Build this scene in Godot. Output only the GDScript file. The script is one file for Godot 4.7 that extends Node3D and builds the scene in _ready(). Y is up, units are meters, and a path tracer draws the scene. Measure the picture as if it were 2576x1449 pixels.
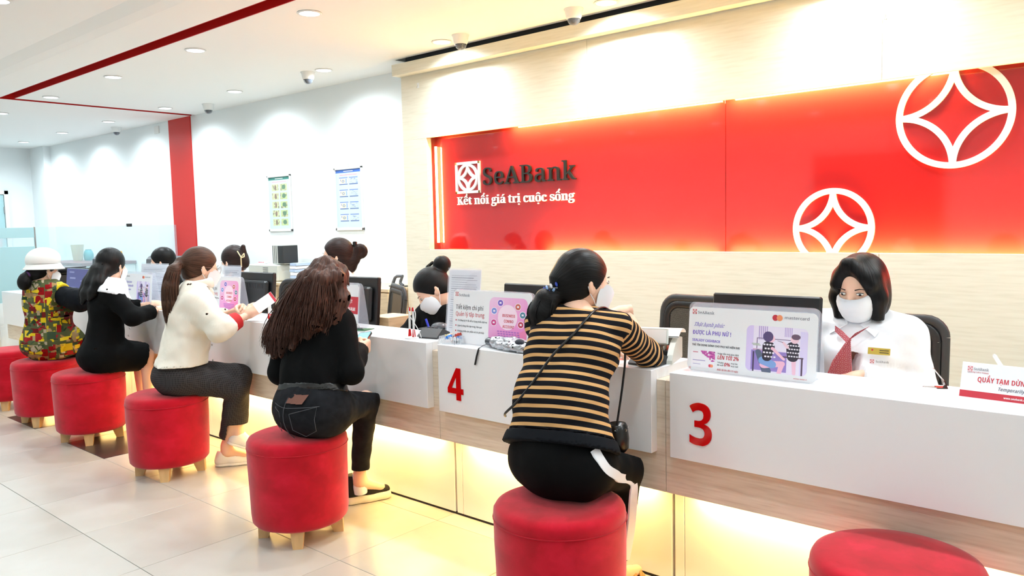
extends Node3D

# ---------------------------------------------------------------- mesh building
class Geo:
	var v := PackedVector3Array()
	var n := PackedVector3Array()
	var t := PackedVector2Array()
	var i := PackedInt32Array()
	func vert(p: Vector3, q: Vector3, w: Vector2) -> int:
		v.append(p); n.append(q); t.append(w)
		return v.size() - 1
	func face(a: int, b: int, c: int) -> void:
		var g := (v[a] - v[c]).cross(v[a] - v[b])
		i.append(a)
		if g.dot(n[a] + n[b] + n[c]) < 0.0:
			i.append(c); i.append(b)
		else:
			i.append(b); i.append(c)
	func poly(pts: Array, out: Vector3) -> void:
		var nn: Vector3 = (pts[1] - pts[0]).cross(pts[2] - pts[0]).normalized()
		if nn.dot(out) < 0.0:
			nn = -nn
		var ux := Vector3.UP.cross(nn)
		if ux.length() < 0.1:
			ux = Vector3.RIGHT
		ux = ux.normalized()
		var uy := nn.cross(ux)
		var k := v.size()
		for p: Vector3 in pts:
			vert(p, nn, Vector2(p.dot(ux), -p.dot(uy)))
		for j in range(1, pts.size() - 1):
			face(k, k + j, k + j + 1)
	func box(c: Vector3, s: Vector3, ch := 0.0, b := Basis()) -> void:
		var h := s * 0.5
		ch = minf(ch, minf(h.x, minf(h.y, h.z)) * 0.95)
		var sg := [-1.0, 1.0]
		var at := func(e: Vector3, k: int) -> Vector3:
			var q := Vector3(e.x * (h.x - ch), e.y * (h.y - ch), e.z * (h.z - ch))
			q[k] = e[k] * h[k]
			return c + b * q
		for k in 3:
			var k1 := (k + 1) % 3
			var k2 := (k + 2) % 3
			for s0: float in sg:
				var l := []
				for w in [[-1.0, -1.0], [1.0, -1.0], [1.0, 1.0], [-1.0, 1.0]]:
					var e := Vector3.ZERO
					e[k] = s0; e[k1] = w[0]; e[k2] = w[1]
					l.append(at.call(e, k))
				var o := Vector3.ZERO
				o[k] = s0
				poly(l, b * o)
		if ch <= 0.0:
			return
		for k in 3:
			var k1 := (k + 1) % 3
			var k2 := (k + 2) % 3
			for s1: float in sg:
				for s2: float in sg:
					var e := Vector3.ZERO
					e[k1] = s1; e[k2] = s2
					e[k] = -1.0
					var p0: Vector3 = at.call(e, k1)
					var p1: Vector3 = at.call(e, k2)
					e[k] = 1.0
					var p2: Vector3 = at.call(e, k2)
					var p3: Vector3 = at.call(e, k1)
					var o := Vector3.ZERO
					o[k1] = s1; o[k2] = s2
					poly([p0, p1, p2, p3], b * o)
		for sx: float in sg:
			for sy: float in sg:
				for sz: float in sg:
					var e := Vector3(sx, sy, sz)
					poly([at.call(e, 0), at.call(e, 1), at.call(e, 2)], b * e)
	func mm(lo: Vector3, hi: Vector3, ch := 0.0) -> void:
		box((lo + hi) * 0.5, (hi - lo).abs(), ch)
	func lathe(xf: Transform3D, prof: Array, seg := 24) -> void:
		var m := prof.size()
		for a in m - 1:
			var p: Vector2 = prof[a]
			var q: Vector2 = prof[a + 1]
			if p.distance_to(q) < 1e-6:
				continue
			var d := (q - p).normalized()
			var nr := Vector2(d.y, -d.x)
			var np := nr
			var nq := nr
			if a > 0:
				var pp: Vector2 = prof[a - 1]
				var d0 := (p - pp).normalized()
				if d0.dot(d) > 0.6:
					np = (nr + Vector2(d0.y, -d0.x)).normalized()
			if a < m - 2:
				var qq: Vector2 = prof[a + 2]
				var d1 := (qq - q).normalized()
				if d1.dot(d) > 0.6:
					nq = (nr + Vector2(d1.y, -d1.x)).normalized()
			var k := v.size()
			for s in seg + 1:
				var an := TAU * s / seg
				var cs := Vector3(cos(an), 0, sin(an))
				vert(xf * (cs * p.x + Vector3(0, p.y, 0)), (xf.basis * (cs * np.x + Vector3(0, np.y, 0))).normalized(), Vector2(an * 0.2, p.y))
				vert(xf * (cs * q.x + Vector3(0, q.y, 0)), (xf.basis * (cs * nq.x + Vector3(0, nq.y, 0))).normalized(), Vector2(an * 0.2, q.y))
			for s in seg:
				var e := k + s * 2
				if p.x > 1e-6:
					face(e, e + 1, e + 2)
				if q.x > 1e-6:
					face(e + 1, e + 3, e + 2)
	func ball(c: Vector3, r: Vector3, b := Basis(), seg := 14, rings := 9) -> void:
		var k := v.size()
		for j in rings + 1:
			var th := PI * j / rings
			for s in seg + 1:
				var an := TAU * s / seg
				var u := Vector3(sin(th) * cos(an), cos(th), sin(th) * sin(an))
				vert(c + b * (u * r), (b * (u / r)).normalized(), Vector2(float(s) / seg, float(j) / rings))
		for j in rings:
			for s in seg:
				var e := k + j * (seg + 1) + s
				if j > 0:
					face(e, e + 1, e + seg + 1)
				if j < rings - 1:
					face(e + 1, e + seg + 2, e + seg + 1)
	func tube(pts: Array, rad, sides := 8, caps := true, u0 := 0.0, flat := 1.0, ref := Vector3.ZERO) -> void:
		var m := pts.size()
		var nx := Vector3.ZERO
		var k := v.size()
		var al := 0.0
		for a in m:
			var p: Vector3 = pts[a]
			var p0: Vector3 = pts[maxi(a - 1, 0)]
			var p1: Vector3 = pts[mini(a + 1, m - 1)]
			var d := (p1 - p0).normalized()
			if a == 0:
				nx = ref if ref != Vector3.ZERO else (Vector3.UP if absf(d.y) < 0.9 else Vector3.RIGHT)
			nx = (nx - d * nx.dot(d)).normalized()
			var ny := d.cross(nx)
			var r: float = rad[a] if rad is Array else rad
			if a > 0:
				al += p.distance_to(pts[a - 1])
			for s in sides + 1:
				var an := TAU * s / sides
				var q := nx * cos(an) + ny * sin(an) * flat
				vert(p + q * r, (nx * cos(an) + ny * sin(an) / flat).normalized(), Vector2(u0 + float(s) / sides * 0.08, al))
		for a in m - 1:
			for s in sides:
				var e := k + a * (sides + 1) + s
				face(e, e + 1, e + sides + 1)
				face(e + 1, e + sides + 2, e + sides + 1)
		if caps:
			for w in [0, m - 1]:
				var d: Vector3 = (pts[0] - pts[1]).normalized() if w == 0 else (pts[m - 1] - pts[m - 2]).normalized()
				var c := vert(pts[w], d, Vector2(u0, 0))
				var f := v.size()
				for s in sides + 1:
					vert(v[k + w * (sides + 1) + s], d, Vector2(u0, 0))
				for s in sides:
					face(c, f + s, f + s + 1)
	func prism(p2: PackedVector2Array, depth: float, xf: Transform3D) -> void:
		var tr := Geometry2D.triangulate_polygon(p2)
		var m := p2.size()
		for z in [0.0, depth]:
			var nn := (xf.basis * Vector3(0, 0, 1.0 if z > 0.0 else -1.0)).normalized()
			var k := v.size()
			for p in p2:
				vert(xf * Vector3(p.x, p.y, z), nn, Vector2(p.x, -p.y))
			for a in tr.size() / 3:
				face(k + tr[a * 3], k + tr[a * 3 + 1], k + tr[a * 3 + 2])
		var area := 0.0
		for a in m:
			area += p2[a].cross(p2[(a + 1) % m])
		for a in m:
			var p := p2[a]
			var q := p2[(a + 1) % m]
			var d := q - p
			if d.length() < 1e-7:
				continue
			var o := Vector2(d.y, -d.x) * signf(area)
			poly([xf * Vector3(p.x, p.y, 0), xf * Vector3(q.x, q.y, 0), xf * Vector3(q.x, q.y, depth), xf * Vector3(p.x, p.y, depth)], xf.basis * Vector3(o.x, o.y, 0))
	func band(c: Array, w: float, depth: float, xf: Transform3D, closed := false, lo := -99.0, hi := 99.0) -> void:
		# a flat strip of width w along a 2D line, standing depth proud; points below lo or above hi are left out
		var m := c.size()
		var l := []
		var r := []
		for a in m:
			var p0: Vector2 = c[(a - 1 + m) % m] if closed else c[maxi(a - 1, 0)]
			var p1: Vector2 = c[(a + 1) % m] if closed else c[mini(a + 1, m - 1)]
			var d := (p1 - p0).normalized()
			var o := Vector2(-d.y, d.x) * w * 0.5
			l.append(c[a] + o); r.append(c[a] - o)
		for a in (m if closed else m - 1):
			var e := (a + 1) % m
			var mid: Vector2 = (c[a] + c[e]) * 0.5
			if mid.y < lo or mid.y > hi:
				continue
			var f := func(p: Vector2, z: float) -> Vector3: return xf * Vector3(p.x, p.y, z)
			poly([f.call(l[a], depth), f.call(l[e], depth), f.call(r[e], depth), f.call(r[a], depth)], xf.basis.z)
			poly([f.call(l[a], 0.0), f.call(l[e], 0.0), f.call(l[e], depth), f.call(l[a], depth)], xf.basis * Vector3(l[a].x - r[a].x, l[a].y - r[a].y, 0))
			poly([f.call(r[a], 0.0), f.call(r[e], 0.0), f.call(r[e], depth), f.call(r[a], depth)], xf.basis * Vector3(r[a].x - l[a].x, r[a].y - l[a].y, 0))
	func ribbon(pts: Array, nrm: Array, w: float, lift := 0.003) -> void:
		# a cloth band lying on a surface: points on it and the surface normals there
		var m := pts.size()
		var k := v.size()
		for a in m:
			var d: Vector3 = (pts[mini(a + 1, m - 1)] - pts[maxi(a - 1, 0)]).normalized()
			var nn: Vector3 = nrm[a].normalized()
			var sd := d.cross(nn).normalized() * w * 0.5
			vert(pts[a] - sd - nn * 0.004, (nn - sd.normalized()).normalized(), Vector2.ZERO)
			vert(pts[a] - sd * 0.9 + nn * lift, nn, Vector2.ZERO)
			vert(pts[a] + sd * 0.9 + nn * lift, nn, Vector2.ZERO)
			vert(pts[a] + sd - nn * 0.004, (nn + sd.normalized()).normalized(), Vector2.ZERO)
		for a in m - 1:
			for s in 3:
				var e := k + a * 4 + s
				face(e, e + 1, e + 4)
				face(e + 1, e + 5, e + 4)
	func add(g: Geo, xf: Transform3D) -> void:
		var k := v.size()
		var flip := xf.basis.determinant() < 0.0
		var nb := xf.basis.inverse().transposed()
		for a in g.v.size():
			v.append(xf * g.v[a]); n.append((nb * g.n[a]).normalized()); t.append(g.t[a])
		for a in g.i.size() / 3:
			i.append(k + g.i[a * 3])
			i.append(k + g.i[a * 3 + (2 if flip else 1)])
			i.append(k + g.i[a * 3 + (1 if flip else 2)])
	func mesh() -> ArrayMesh:
		var am := ArrayMesh.new()
		var ar := []
		ar.resize(Mesh.ARRAY_MAX)
		ar[Mesh.ARRAY_VERTEX] = v; ar[Mesh.ARRAY_NORMAL] = n; ar[Mesh.ARRAY_TEX_UV] = t; ar[Mesh.ARRAY_INDEX] = i
		am.add_surface_from_arrays(Mesh.PRIMITIVE_TRIANGLES, ar)
		return am

# ---------------------------------------------------------------- smooth solids: a distance grid meshed as surface nets
class Sdf:
	var o: Vector3
	var c: float
	var nx: int
	var ny: int
	var nz: int
	var d := PackedFloat32Array()
	func _init(lo: Vector3, hi: Vector3, cell: float) -> void:
		c = cell
		o = lo
		nx = int(ceil((hi.x - lo.x) / c)) + 2
		ny = int(ceil((hi.y - lo.y) / c)) + 2
		nz = int(ceil((hi.z - lo.z) / c)) + 2
		d.resize(nx * ny * nz)
		d.fill(1.0)
	func lim(a: Vector3, b: Vector3) -> Array:
		var p := (a - o) / c
		var q := (b - o) / c
		return [clampi(int(p.x), 0, nx - 1), clampi(int(q.x) + 2, 0, nx), clampi(int(p.y), 0, ny - 1), clampi(int(q.y) + 2, 0, ny), clampi(int(p.z), 0, nz - 1), clampi(int(q.z) + 2, 0, nz)]
	func cap(a: Vector3, b: Vector3, ra: float, rb: float, k := 0.03) -> void:
		var m := maxf(ra, rb) + maxf(k, c * 2.5)
		var e := Vector3(m, m, m)
		var l := lim(a.min(b) - e, a.max(b) + e)
		var ba := b - a
		var inv := 1.0 / maxf(ba.length_squared(), 1e-9)
		var dr := rb - ra
		var ik := 1.0 / k
		for z in range(l[4], l[5]):
			for y in range(l[2], l[3]):
				var at := (z * ny + y) * nx + int(l[0])
				var pa := o + Vector3(l[0], y, z) * c - a
				for x in range(l[0], l[1]):
					var t := clampf(pa.dot(ba) * inv, 0.0, 1.0)
					var s := (pa - ba * t).length() - ra - dr * t
					var q := d[at]
					var h := k - absf(s - q)
					if h > 0.0:
						d[at] = minf(s, q) - h * h * ik * 0.25
					elif s < q:
						d[at] = s
					at += 1
					pa.x += c
	func ell(ce: Vector3, r: Vector3, b := Basis(), k := 0.03, sub := false) -> void:
		var mr := maxf(r.x, maxf(r.y, r.z)) + maxf(k, c * 2.5)
		var e := Vector3(mr, mr, mr)
		var l := lim(ce - e, ce + e)
		var ib := b.inverse()
		var ir := Vector3.ONE / r
		var ir2 := ir * ir
		var stp := ib.x * c
		var ik := 1.0 / k
		for z in range(l[4], l[5]):
			for y in range(l[2], l[3]):
				var at := (z * ny + y) * nx + int(l[0])
				var p := ib * (o + Vector3(l[0], y, z) * c - ce)
				for x in range(l[0], l[1]):
					var k0 := (p * ir).length()
					var s := k0 * (k0 - 1.0) / maxf((p * ir2).length(), 1e-6)
					var q := d[at]
					if sub:
						s = -s
						var h := k - absf(s - q)
						if h > 0.0:
							d[at] = maxf(s, q) + h * h * ik * 0.25
						elif s > q:
							d[at] = s
					else:
						var h := k - absf(s - q)
						if h > 0.0:
							d[at] = minf(s, q) - h * h * ik * 0.25
						elif s < q:
							d[at] = s
					at += 1
					p += stp
	func cut(nn: Vector3, p0: Vector3, near := Vector3.ZERO, reach := 0.0) -> void:
		# removes what lies on the side nn of the plane through p0 (only within reach of near, if given)
		nn = nn.normalized()
		var l := [0, nx, 0, ny, 0, nz]
		if reach > 0.0:
			l = lim(near - Vector3.ONE * reach, near + Vector3.ONE * reach)
		for z in range(l[4], l[5]):
			for y in range(l[2], l[3]):
				var at := (z * ny + y) * nx + int(l[0])
				var s := nn.dot(o + Vector3(l[0], y, z) * c - p0)
				var st := nn.x * c
				for x in range(l[0], l[1]):
					if s > d[at]:
						d[at] = s
					at += 1
					s += st
	func seat(cx: float, cz: float, r: float, top: float) -> void:
		# takes away what would lie inside a round seat
		var l := lim(Vector3(cx - r - c, -1, cz - r - c), Vector3(cx + r + c, top + c, cz + r + c))
		for z in range(l[4], l[5]):
			for y in range(l[2], l[3]):
				var at := (z * ny + y) * nx + int(l[0])
				for x in range(l[0], l[1]):
					var p := o + Vector3(x, y, z) * c
					var s := -maxf(Vector2(p.x - cx, p.z - cz).length() - r, p.y - top)
					if s > d[at]:
						d[at] = s
					at += 1
	func crease(fn: FastNoiseLite, amp: float, sc := Vector3.ONE, b := Basis()) -> void:
		var far := amp + c * 3.0
		for z in nz:
			for y in ny:
				var at := (z * ny + y) * nx
				for x in nx:
					if absf(d[at]) < far:
						var p := (b * (o + Vector3(x, y, z) * c)) * sc
						d[at] += amp * fn.get_noise_3dv(p)
					at += 1
	func mesh_into(g: Geo, xf := Transform3D(), uo := Vector3.ZERO, uu := Vector3.RIGHT, uv := Vector3.UP, wrap := false) -> void:
		var far := c * 1.9
		var ids := PackedInt32Array()
		ids.resize(d.size())
		ids.fill(-1)
		var cells := PackedInt32Array()
		var sx := 1
		var sy := nx
		var sz := nx * ny
		var uw := uv.cross(uu)
		for z in nz - 1:
			for y in ny - 1:
				var at := (z * ny + y) * nx
				for x in nx - 1:
					var d0 := d[at]
					if absf(d0) < far:
						var d1 := d[at + 1]
						var d2 := d[at + sy]
						var d3 := d[at + sy + 1]
						var d4 := d[at + sz]
						var d5 := d[at + sz + 1]
						var d6 := d[at + sz + sy]
						var d7 := d[at + sz + sy + 1]
						var m := int(d0 < 0.0) + int(d1 < 0.0) + int(d2 < 0.0) + int(d3 < 0.0) + int(d4 < 0.0) + int(d5 < 0.0) + int(d6 < 0.0) + int(d7 < 0.0)
						if m > 0 and m < 8:
							var s := Vector3.ZERO
							var k := 0
							if (d0 < 0.0) != (d1 < 0.0): s += Vector3(d0 / (d0 - d1), 0, 0); k += 1
							if (d2 < 0.0) != (d3 < 0.0): s += Vector3(d2 / (d2 - d3), 1, 0); k += 1
							if (d4 < 0.0) != (d5 < 0.0): s += Vector3(d4 / (d4 - d5), 0, 1); k += 1
							if (d6 < 0.0) != (d7 < 0.0): s += Vector3(d6 / (d6 - d7), 1, 1); k += 1
							if (d0 < 0.0) != (d2 < 0.0): s += Vector3(0, d0 / (d0 - d2), 0); k += 1
							if (d1 < 0.0) != (d3 < 0.0): s += Vector3(1, d1 / (d1 - d3), 0); k += 1
							if (d4 < 0.0) != (d6 < 0.0): s += Vector3(0, d4 / (d4 - d6), 1); k += 1
							if (d5 < 0.0) != (d7 < 0.0): s += Vector3(1, d5 / (d5 - d7), 1); k += 1
							if (d0 < 0.0) != (d4 < 0.0): s += Vector3(0, 0, d0 / (d0 - d4)); k += 1
							if (d1 < 0.0) != (d5 < 0.0): s += Vector3(1, 0, d1 / (d1 - d5)); k += 1
							if (d2 < 0.0) != (d6 < 0.0): s += Vector3(0, 1, d2 / (d2 - d6)); k += 1
							if (d3 < 0.0) != (d7 < 0.0): s += Vector3(1, 1, d3 / (d3 - d7)); k += 1
							var p := o + (Vector3(x, y, z) + s / k) * c
							var gr := Vector3(d1 + d3 + d5 + d7 - d0 - d2 - d4 - d6, d2 + d3 + d6 + d7 - d0 - d1 - d4 - d5, d4 + d5 + d6 + d7 - d0 - d1 - d2 - d3)
							var q := p - uo
							var tx := Vector2(q.dot(uu), q.dot(uv))
							if wrap:
								tx.x = atan2(q.dot(uw), q.dot(uu)) / TAU
							ids[at] = g.vert(xf * p, (xf.basis * gr).normalized(), tx)
							cells.append(at)
					at += 1
		for at in cells:
			var s0 := d[at] < 0.0
			for ax in 3:
				var st := sx if ax == 0 else (sy if ax == 1 else sz)
				if s0 == (d[at + st] < 0.0):
					continue
				var p := sy if ax == 0 else (sz if ax == 1 else sx)
				var q := sz if ax == 0 else (sx if ax == 1 else sy)
				if at - p - q < 0:
					continue
				var a := ids[at]
				var b := ids[at - p]
				var e := ids[at - p - q]
				var f := ids[at - q]
				if a < 0 or b < 0 or e < 0 or f < 0:
					continue
				g.face(a, b, e)
				g.face(a, e, f)

# ---------------------------------------------------------------- nodes
var used := {}
func numbered(s: String) -> String:
	var k: int = used.get(s, 0)
	used[s] = k + 1
	return s if k == 0 else "%s_%03d" % [s, k]

func tag(o: Node, label: String, category: String, group := "") -> Node:
	o.set_meta("label", label)
	o.set_meta("category", category)
	if group:
		o.set_meta("group", group)
	return o

func thing(called: String, label: String, category: String, at := Vector3.ZERO, turn := 0.0, group := "") -> Node3D:
	var o := Node3D.new()
	o.name = numbered(called)
	add_child(o)
	o.position = at
	o.rotation.y = turn
	tag(o, label, category, group)
	return o

func part(p: Node, called: String, g, m: Material, xf := Transform3D()) -> MeshInstance3D:
	var o := MeshInstance3D.new()
	o.mesh = g.mesh() if g is Geo else g
	o.material_override = m
	o.name = called
	o.transform = xf
	o.cast_shadow = GeometryInstance3D.SHADOW_CASTING_SETTING_ON
	p.add_child(o, true)
	return o

func wpart(p: Node3D, called: String, g, m: Material) -> MeshInstance3D:
	# geometry given in world axes, under a thing that stands unturned at its base
	return part(p, called, g, m, Transform3D(Basis(), -p.position))

func solo(called: String, g, m: Material, label: String, category: String, group := "") -> MeshInstance3D:
	var o := part(self, numbered(called), g, m)
	tag(o, label, category, group)
	return o

func struct(called: String, g, m: Material) -> Node3D:
	var o: Node3D
	if g == null:
		o = Node3D.new()
		o.name = numbered(called)
		add_child(o)
	else:
		o = part(self, numbered(called), g, m)
	o.set_meta("kind", "structure")
	return o

func copy(src: Node3D, at: Vector3, turn := 0.0, label := "", group := "") -> Node3D:
	var o: Node3D = src.duplicate()
	o.name = numbered(str(src.name))
	add_child(o)
	o.position = at
	o.rotation.y = turn
	if label:
		o.set_meta("label", label)
	if group:
		o.set_meta("group", group)
	return o

func look(f: Vector3, up := Vector3.UP) -> Basis:
	# z towards f, y near up
	var z := f.normalized()
	var x := up.cross(z).normalized()
	return Basis(x, z.cross(x), z)

# ---------------------------------------------------------------- materials
func mat(col: Color, rough := 0.6, spec := 0.5, metal := 0.0) -> StandardMaterial3D:
	var m := StandardMaterial3D.new()
	m.albedo_color = col
	m.roughness = rough
	m.metallic_specular = spec
	m.metallic = metal
	m.cull_mode = BaseMaterial3D.CULL_DISABLED
	return m

func noise_tex(freq: float, seed_: int, stops: Array, size := 256, oct := 4, warp := 0.0) -> NoiseTexture2D:
	var f := FastNoiseLite.new()
	f.seed = seed_
	f.frequency = freq
	f.fractal_octaves = oct
	if warp > 0.0:
		f.domain_warp_enabled = true
		f.domain_warp_amplitude = warp
	var t := NoiseTexture2D.new()
	t.width = size
	t.height = size
	t.seamless = true
	t.noise = f
	var g := Gradient.new()
	g.offsets = PackedFloat32Array()
	var of := PackedFloat32Array()
	var cs := PackedColorArray()
	for s in stops:
		of.append(s[0]); cs.append(s[1])
	g.offsets = of
	g.colors = cs
	t.color_ramp = g
	return t

func tri(m: StandardMaterial3D, tex: Texture2D, sc: Vector3, world := true) -> StandardMaterial3D:
	m.albedo_texture = tex
	m.uv1_triplanar = true
	m.uv1_world_triplanar = world
	m.uv1_scale = sc
	return m

func img_tex(im: Image) -> ImageTexture:
	return ImageTexture.create_from_image(im)

func glow(col: Color, e: float) -> StandardMaterial3D:
	var m := mat(Color(0.9, 0.9, 0.9), 0.5)
	m.emission_enabled = true
	m.emission = col
	m.emission_energy_multiplier = e
	return m

# ---------------------------------------------------------------- lettering
var fonts := {}
func font(k: String) -> SystemFont:
	if not fonts.has(k):
		var f := SystemFont.new()
		f.font_names = PackedStringArray(["Droid Serif" if k.begins_with("serif") else "Droid Sans"])
		f.font_weight = 700 if k.ends_with("bold") else 400
		fonts[k] = f
	return fonts[k]

var caps := {}
func raw_text(s: String, k: String, depth: float) -> Array:
	var tm := TextMesh.new()
	tm.font = font(k)
	tm.font_size = 64
	tm.pixel_size = 0.01
	tm.depth = depth
	tm.curve_step = 2.0
	tm.text = s
	tm.horizontal_alignment = HORIZONTAL_ALIGNMENT_LEFT
	return tm.surface_get_arrays(0) if tm.get_surface_count() > 0 else []

const MARKS := {"ơ": "oh", "Ư": "Uh", "ư": "uh", "Ạ": "A.", "ạ": "a.", "ả": "a?", "ấ": "â'", "Ầ": "Â`", "ầ": "â`", "ẩ": "â?", "ậ": "â.", "ặ": "ă.", "Ẻ": "E?", "ế": "ê'", "ề": "ê`", "ể": "ê?", "ễ": "ê~", "Ệ": "Ê.", "ệ": "ê.", "ỉ": "i?", "Ị": "I.", "ị": "i.", "ọ": "o.", "ố": "ô'", "ộ": "ô.", "Ớ": "Oh'", "ớ": "oh'", "Ờ": "Oh`", "ờ": "oh`", "Ợ": "Oh.", "Ụ": "U.", "ụ": "u.", "Ừ": "Uh`", "ử": "uh?", "Ữ": "Uh~"}

func write(g: Geo, s: String, k: String, xf: Transform3D, cap: float, width := 0.0, depth := 0.0012, slant := 0.0) -> void:
	# letters with capitals cap high from the base line at xf's origin; squeezed to width if one is given
	if not caps.has(k):
		var h: PackedVector3Array = raw_text("H", k, 0.1)[Mesh.ARRAY_VERTEX]
		var lo := 1e9
		var hi := -1e9
		for p in h:
			lo = minf(lo, p.y); hi = maxf(hi, p.y)
		caps[k] = [lo, hi - lo]
	# letters the font lacks are set as their plain letter with the marks drawn on
	var plain := ""
	var marks := []
	for a in s.length():
		var ch := s[a]
		if MARKS.has(ch):
			marks.append([plain.length(), MARKS[ch].substr(1), MARKS[ch][0]])
			ch = MARKS[ch][0]
		plain += ch
	var ar := raw_text(plain, k, 0.1)
	if ar.is_empty():
		return
	var vs: PackedVector3Array = ar[Mesh.ARRAY_VERTEX]
	var ns: PackedVector3Array = ar[Mesh.ARRAY_NORMAL]
	var ix: PackedInt32Array = ar[Mesh.ARRAY_INDEX] if ar[Mesh.ARRAY_INDEX] != null else PackedInt32Array(range(vs.size()))
	var x0 := 1e9
	var x1 := -1e9
	for p in vs:
		x0 = minf(x0, p.x); x1 = maxf(x1, p.x)
	var sy: float = cap / caps[k][1]
	var sx := sy if width <= 0.0 else width / (x1 - x0)
	var b := g.v.size()
	for a in vs.size():
		var p := vs[a]
		var y: float = (p.y - caps[k][0]) * sy
		g.vert(xf * Vector3((p.x - x0) * sx + y * slant, y, (p.z + 0.05) * depth * 10.0), (xf.basis * ns[a]).normalized(), Vector2.ZERO)
	for a in ix.size() / 3:
		g.face(b + ix[a * 3], b + ix[a * 3 + 1], b + ix[a * 3 + 2])
	var C: float = caps[k][1]
	var mx := xf * Transform3D(Basis(Vector3(sx, 0, 0), Vector3(slant * sy, sy, 0), Vector3(0, 0, 1)), Vector3(-x0 * sx, 0, 0))
	var st := C * (0.15 if k.ends_with("bold") else 0.11)
	for q in marks:
		var l: float = font(k).get_string_size(plain.substr(0, q[0]), HORIZONTAL_ALIGNMENT_LEFT, -1, 64).x * 0.01
		var r: float = font(k).get_string_size(plain.substr(0, q[0] + 1), HORIZONTAL_ALIGNMENT_LEFT, -1, 64).x * 0.01
		var base: String = q[2]
		var m := (l + r) / 2
		var up := base == base.to_upper()
		var top := C if up else C * 0.76
		var hat := base in ["â", "ê", "ô", "Â", "Ê", "Ô"]
		var ty := top + C * (0.34 if hat else 0.12)
		var tx := m + (C * 0.16 if hat else 0.0)
		for ch: String in q[1]:
			match ch:
				".": g.prism(disc(C * 0.085, 12, Vector2(m, -C * 0.21)), depth, mx)
				"'": g.band([Vector2(tx - C * 0.07, ty), Vector2(tx + C * 0.10, ty + C * 0.22)], st, depth, mx)
				"`": g.band([Vector2(tx + C * 0.07, ty), Vector2(tx - C * 0.10, ty + C * 0.22)], st, depth, mx)
				"?": g.band([Vector2(tx - C * 0.08, ty + C * 0.2), Vector2(tx, ty + C * 0.25), Vector2(tx + C * 0.06, ty + C * 0.17), Vector2(tx - C * 0.0, ty + C * 0.08), Vector2(tx, ty)], st * 0.8, depth, mx)
				"~": g.band([Vector2(tx - C * 0.2, ty + C * 0.05), Vector2(tx - C * 0.1, ty + C * 0.14), Vector2(tx + C * 0.06, ty + C * 0.06), Vector2(tx + C * 0.18, ty + C * 0.15)], st * 0.8, depth, mx)
				"h": g.band([Vector2(r - C * 0.14, top - C * 0.06), Vector2(r - C * 0.01, top - C * 0.01), Vector2(r + C * 0.03, top + C * 0.14)], st, depth, mx)

func rrect(w: float, h: float, r: float, seg := 6) -> PackedVector2Array:
	var p := PackedVector2Array()
	for q in 4:
		var c := Vector2((w / 2 - r) * (1 if q == 0 or q == 3 else -1), (h / 2 - r) * (1 if q < 2 else -1))
		for a in seg + 1:
			var an := PI / 2 * (q + float(a) / seg)
			p.append(c + Vector2(cos(an), sin(an)) * r)
	return p

func disc(r: float, seg := 20, c := Vector2.ZERO, ry := 0.0) -> PackedVector2Array:
	var p := PackedVector2Array()
	for a in seg:
		var an := TAU * a / seg
		p.append(c + Vector2(cos(an) * r, sin(an) * (ry if ry > 0.0 else r)))
	return p

func emblem(g: Geo, xf: Transform3D, r: float, w: float, depth: float, lo := -99.0, hi := 99.0, sy := 1.0, seg := 72) -> void:
	# a ring with a four-pointed star of four inward arcs
	var rc := r - w * 0.5
	var ring := []
	for a in seg:
		var an := TAU * a / seg
		ring.append(Vector2(cos(an) * rc, sin(an) * rc * sy))
	g.band(ring, w, depth, xf, true, lo, hi)
	for q in 4:
		var c := Vector2(rc, rc).rotated(PI / 2 * q)
		var arc := []
		var m := seg / 4 + 1
		for a in m:
			var an := PI + PI / 2 * q + PI / 2 * a / (m - 1)
			var p := c + Vector2(cos(an), sin(an)) * rc
			arc.append(Vector2(p.x, p.y * sy))
		g.band(arc, w, depth * (0.97 - 0.02 * q), xf, false, lo, hi)

# ---------------------------------------------------------------- picture painting (flat print only)
func paint_ellipse(im: Image, cx: float, cy: float, rx: float, ry: float, col: Color) -> void:
	for y in range(maxi(0, int(cy - ry)), mini(im.get_height(), int(cy + ry) + 1)):
		var q := 1.0 - pow((y - cy) / ry, 2)
		if q > 0.0:
			var w := sqrt(q) * rx
			var x0 := maxi(0, int(cx - w))
			var x1 := mini(im.get_width(), int(cx + w) + 1)
			if x1 > x0:
				im.fill_rect(Rect2i(x0, y, x1 - x0, 1), col)

func paint_line(im: Image, a: Vector2, b: Vector2, r0: float, r1: float, col: Color) -> void:
	var m := int(a.distance_to(b)) + 2
	for k in m:
		var f := float(k) / (m - 1)
		var p := a.lerp(b, f)
		var r := lerpf(r0, r1, f)
		paint_ellipse(im, p.x, p.y, r, r, col)

# ---------------------------------------------------------------- the place
const CEIL := 2.756
const FRONT := -2.50      # face of the white counter panels
const TOP := 0.885        # ledge height
const SIGNZ := -4.35      # face of the wood-clad sign wall
var MT := {}

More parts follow.
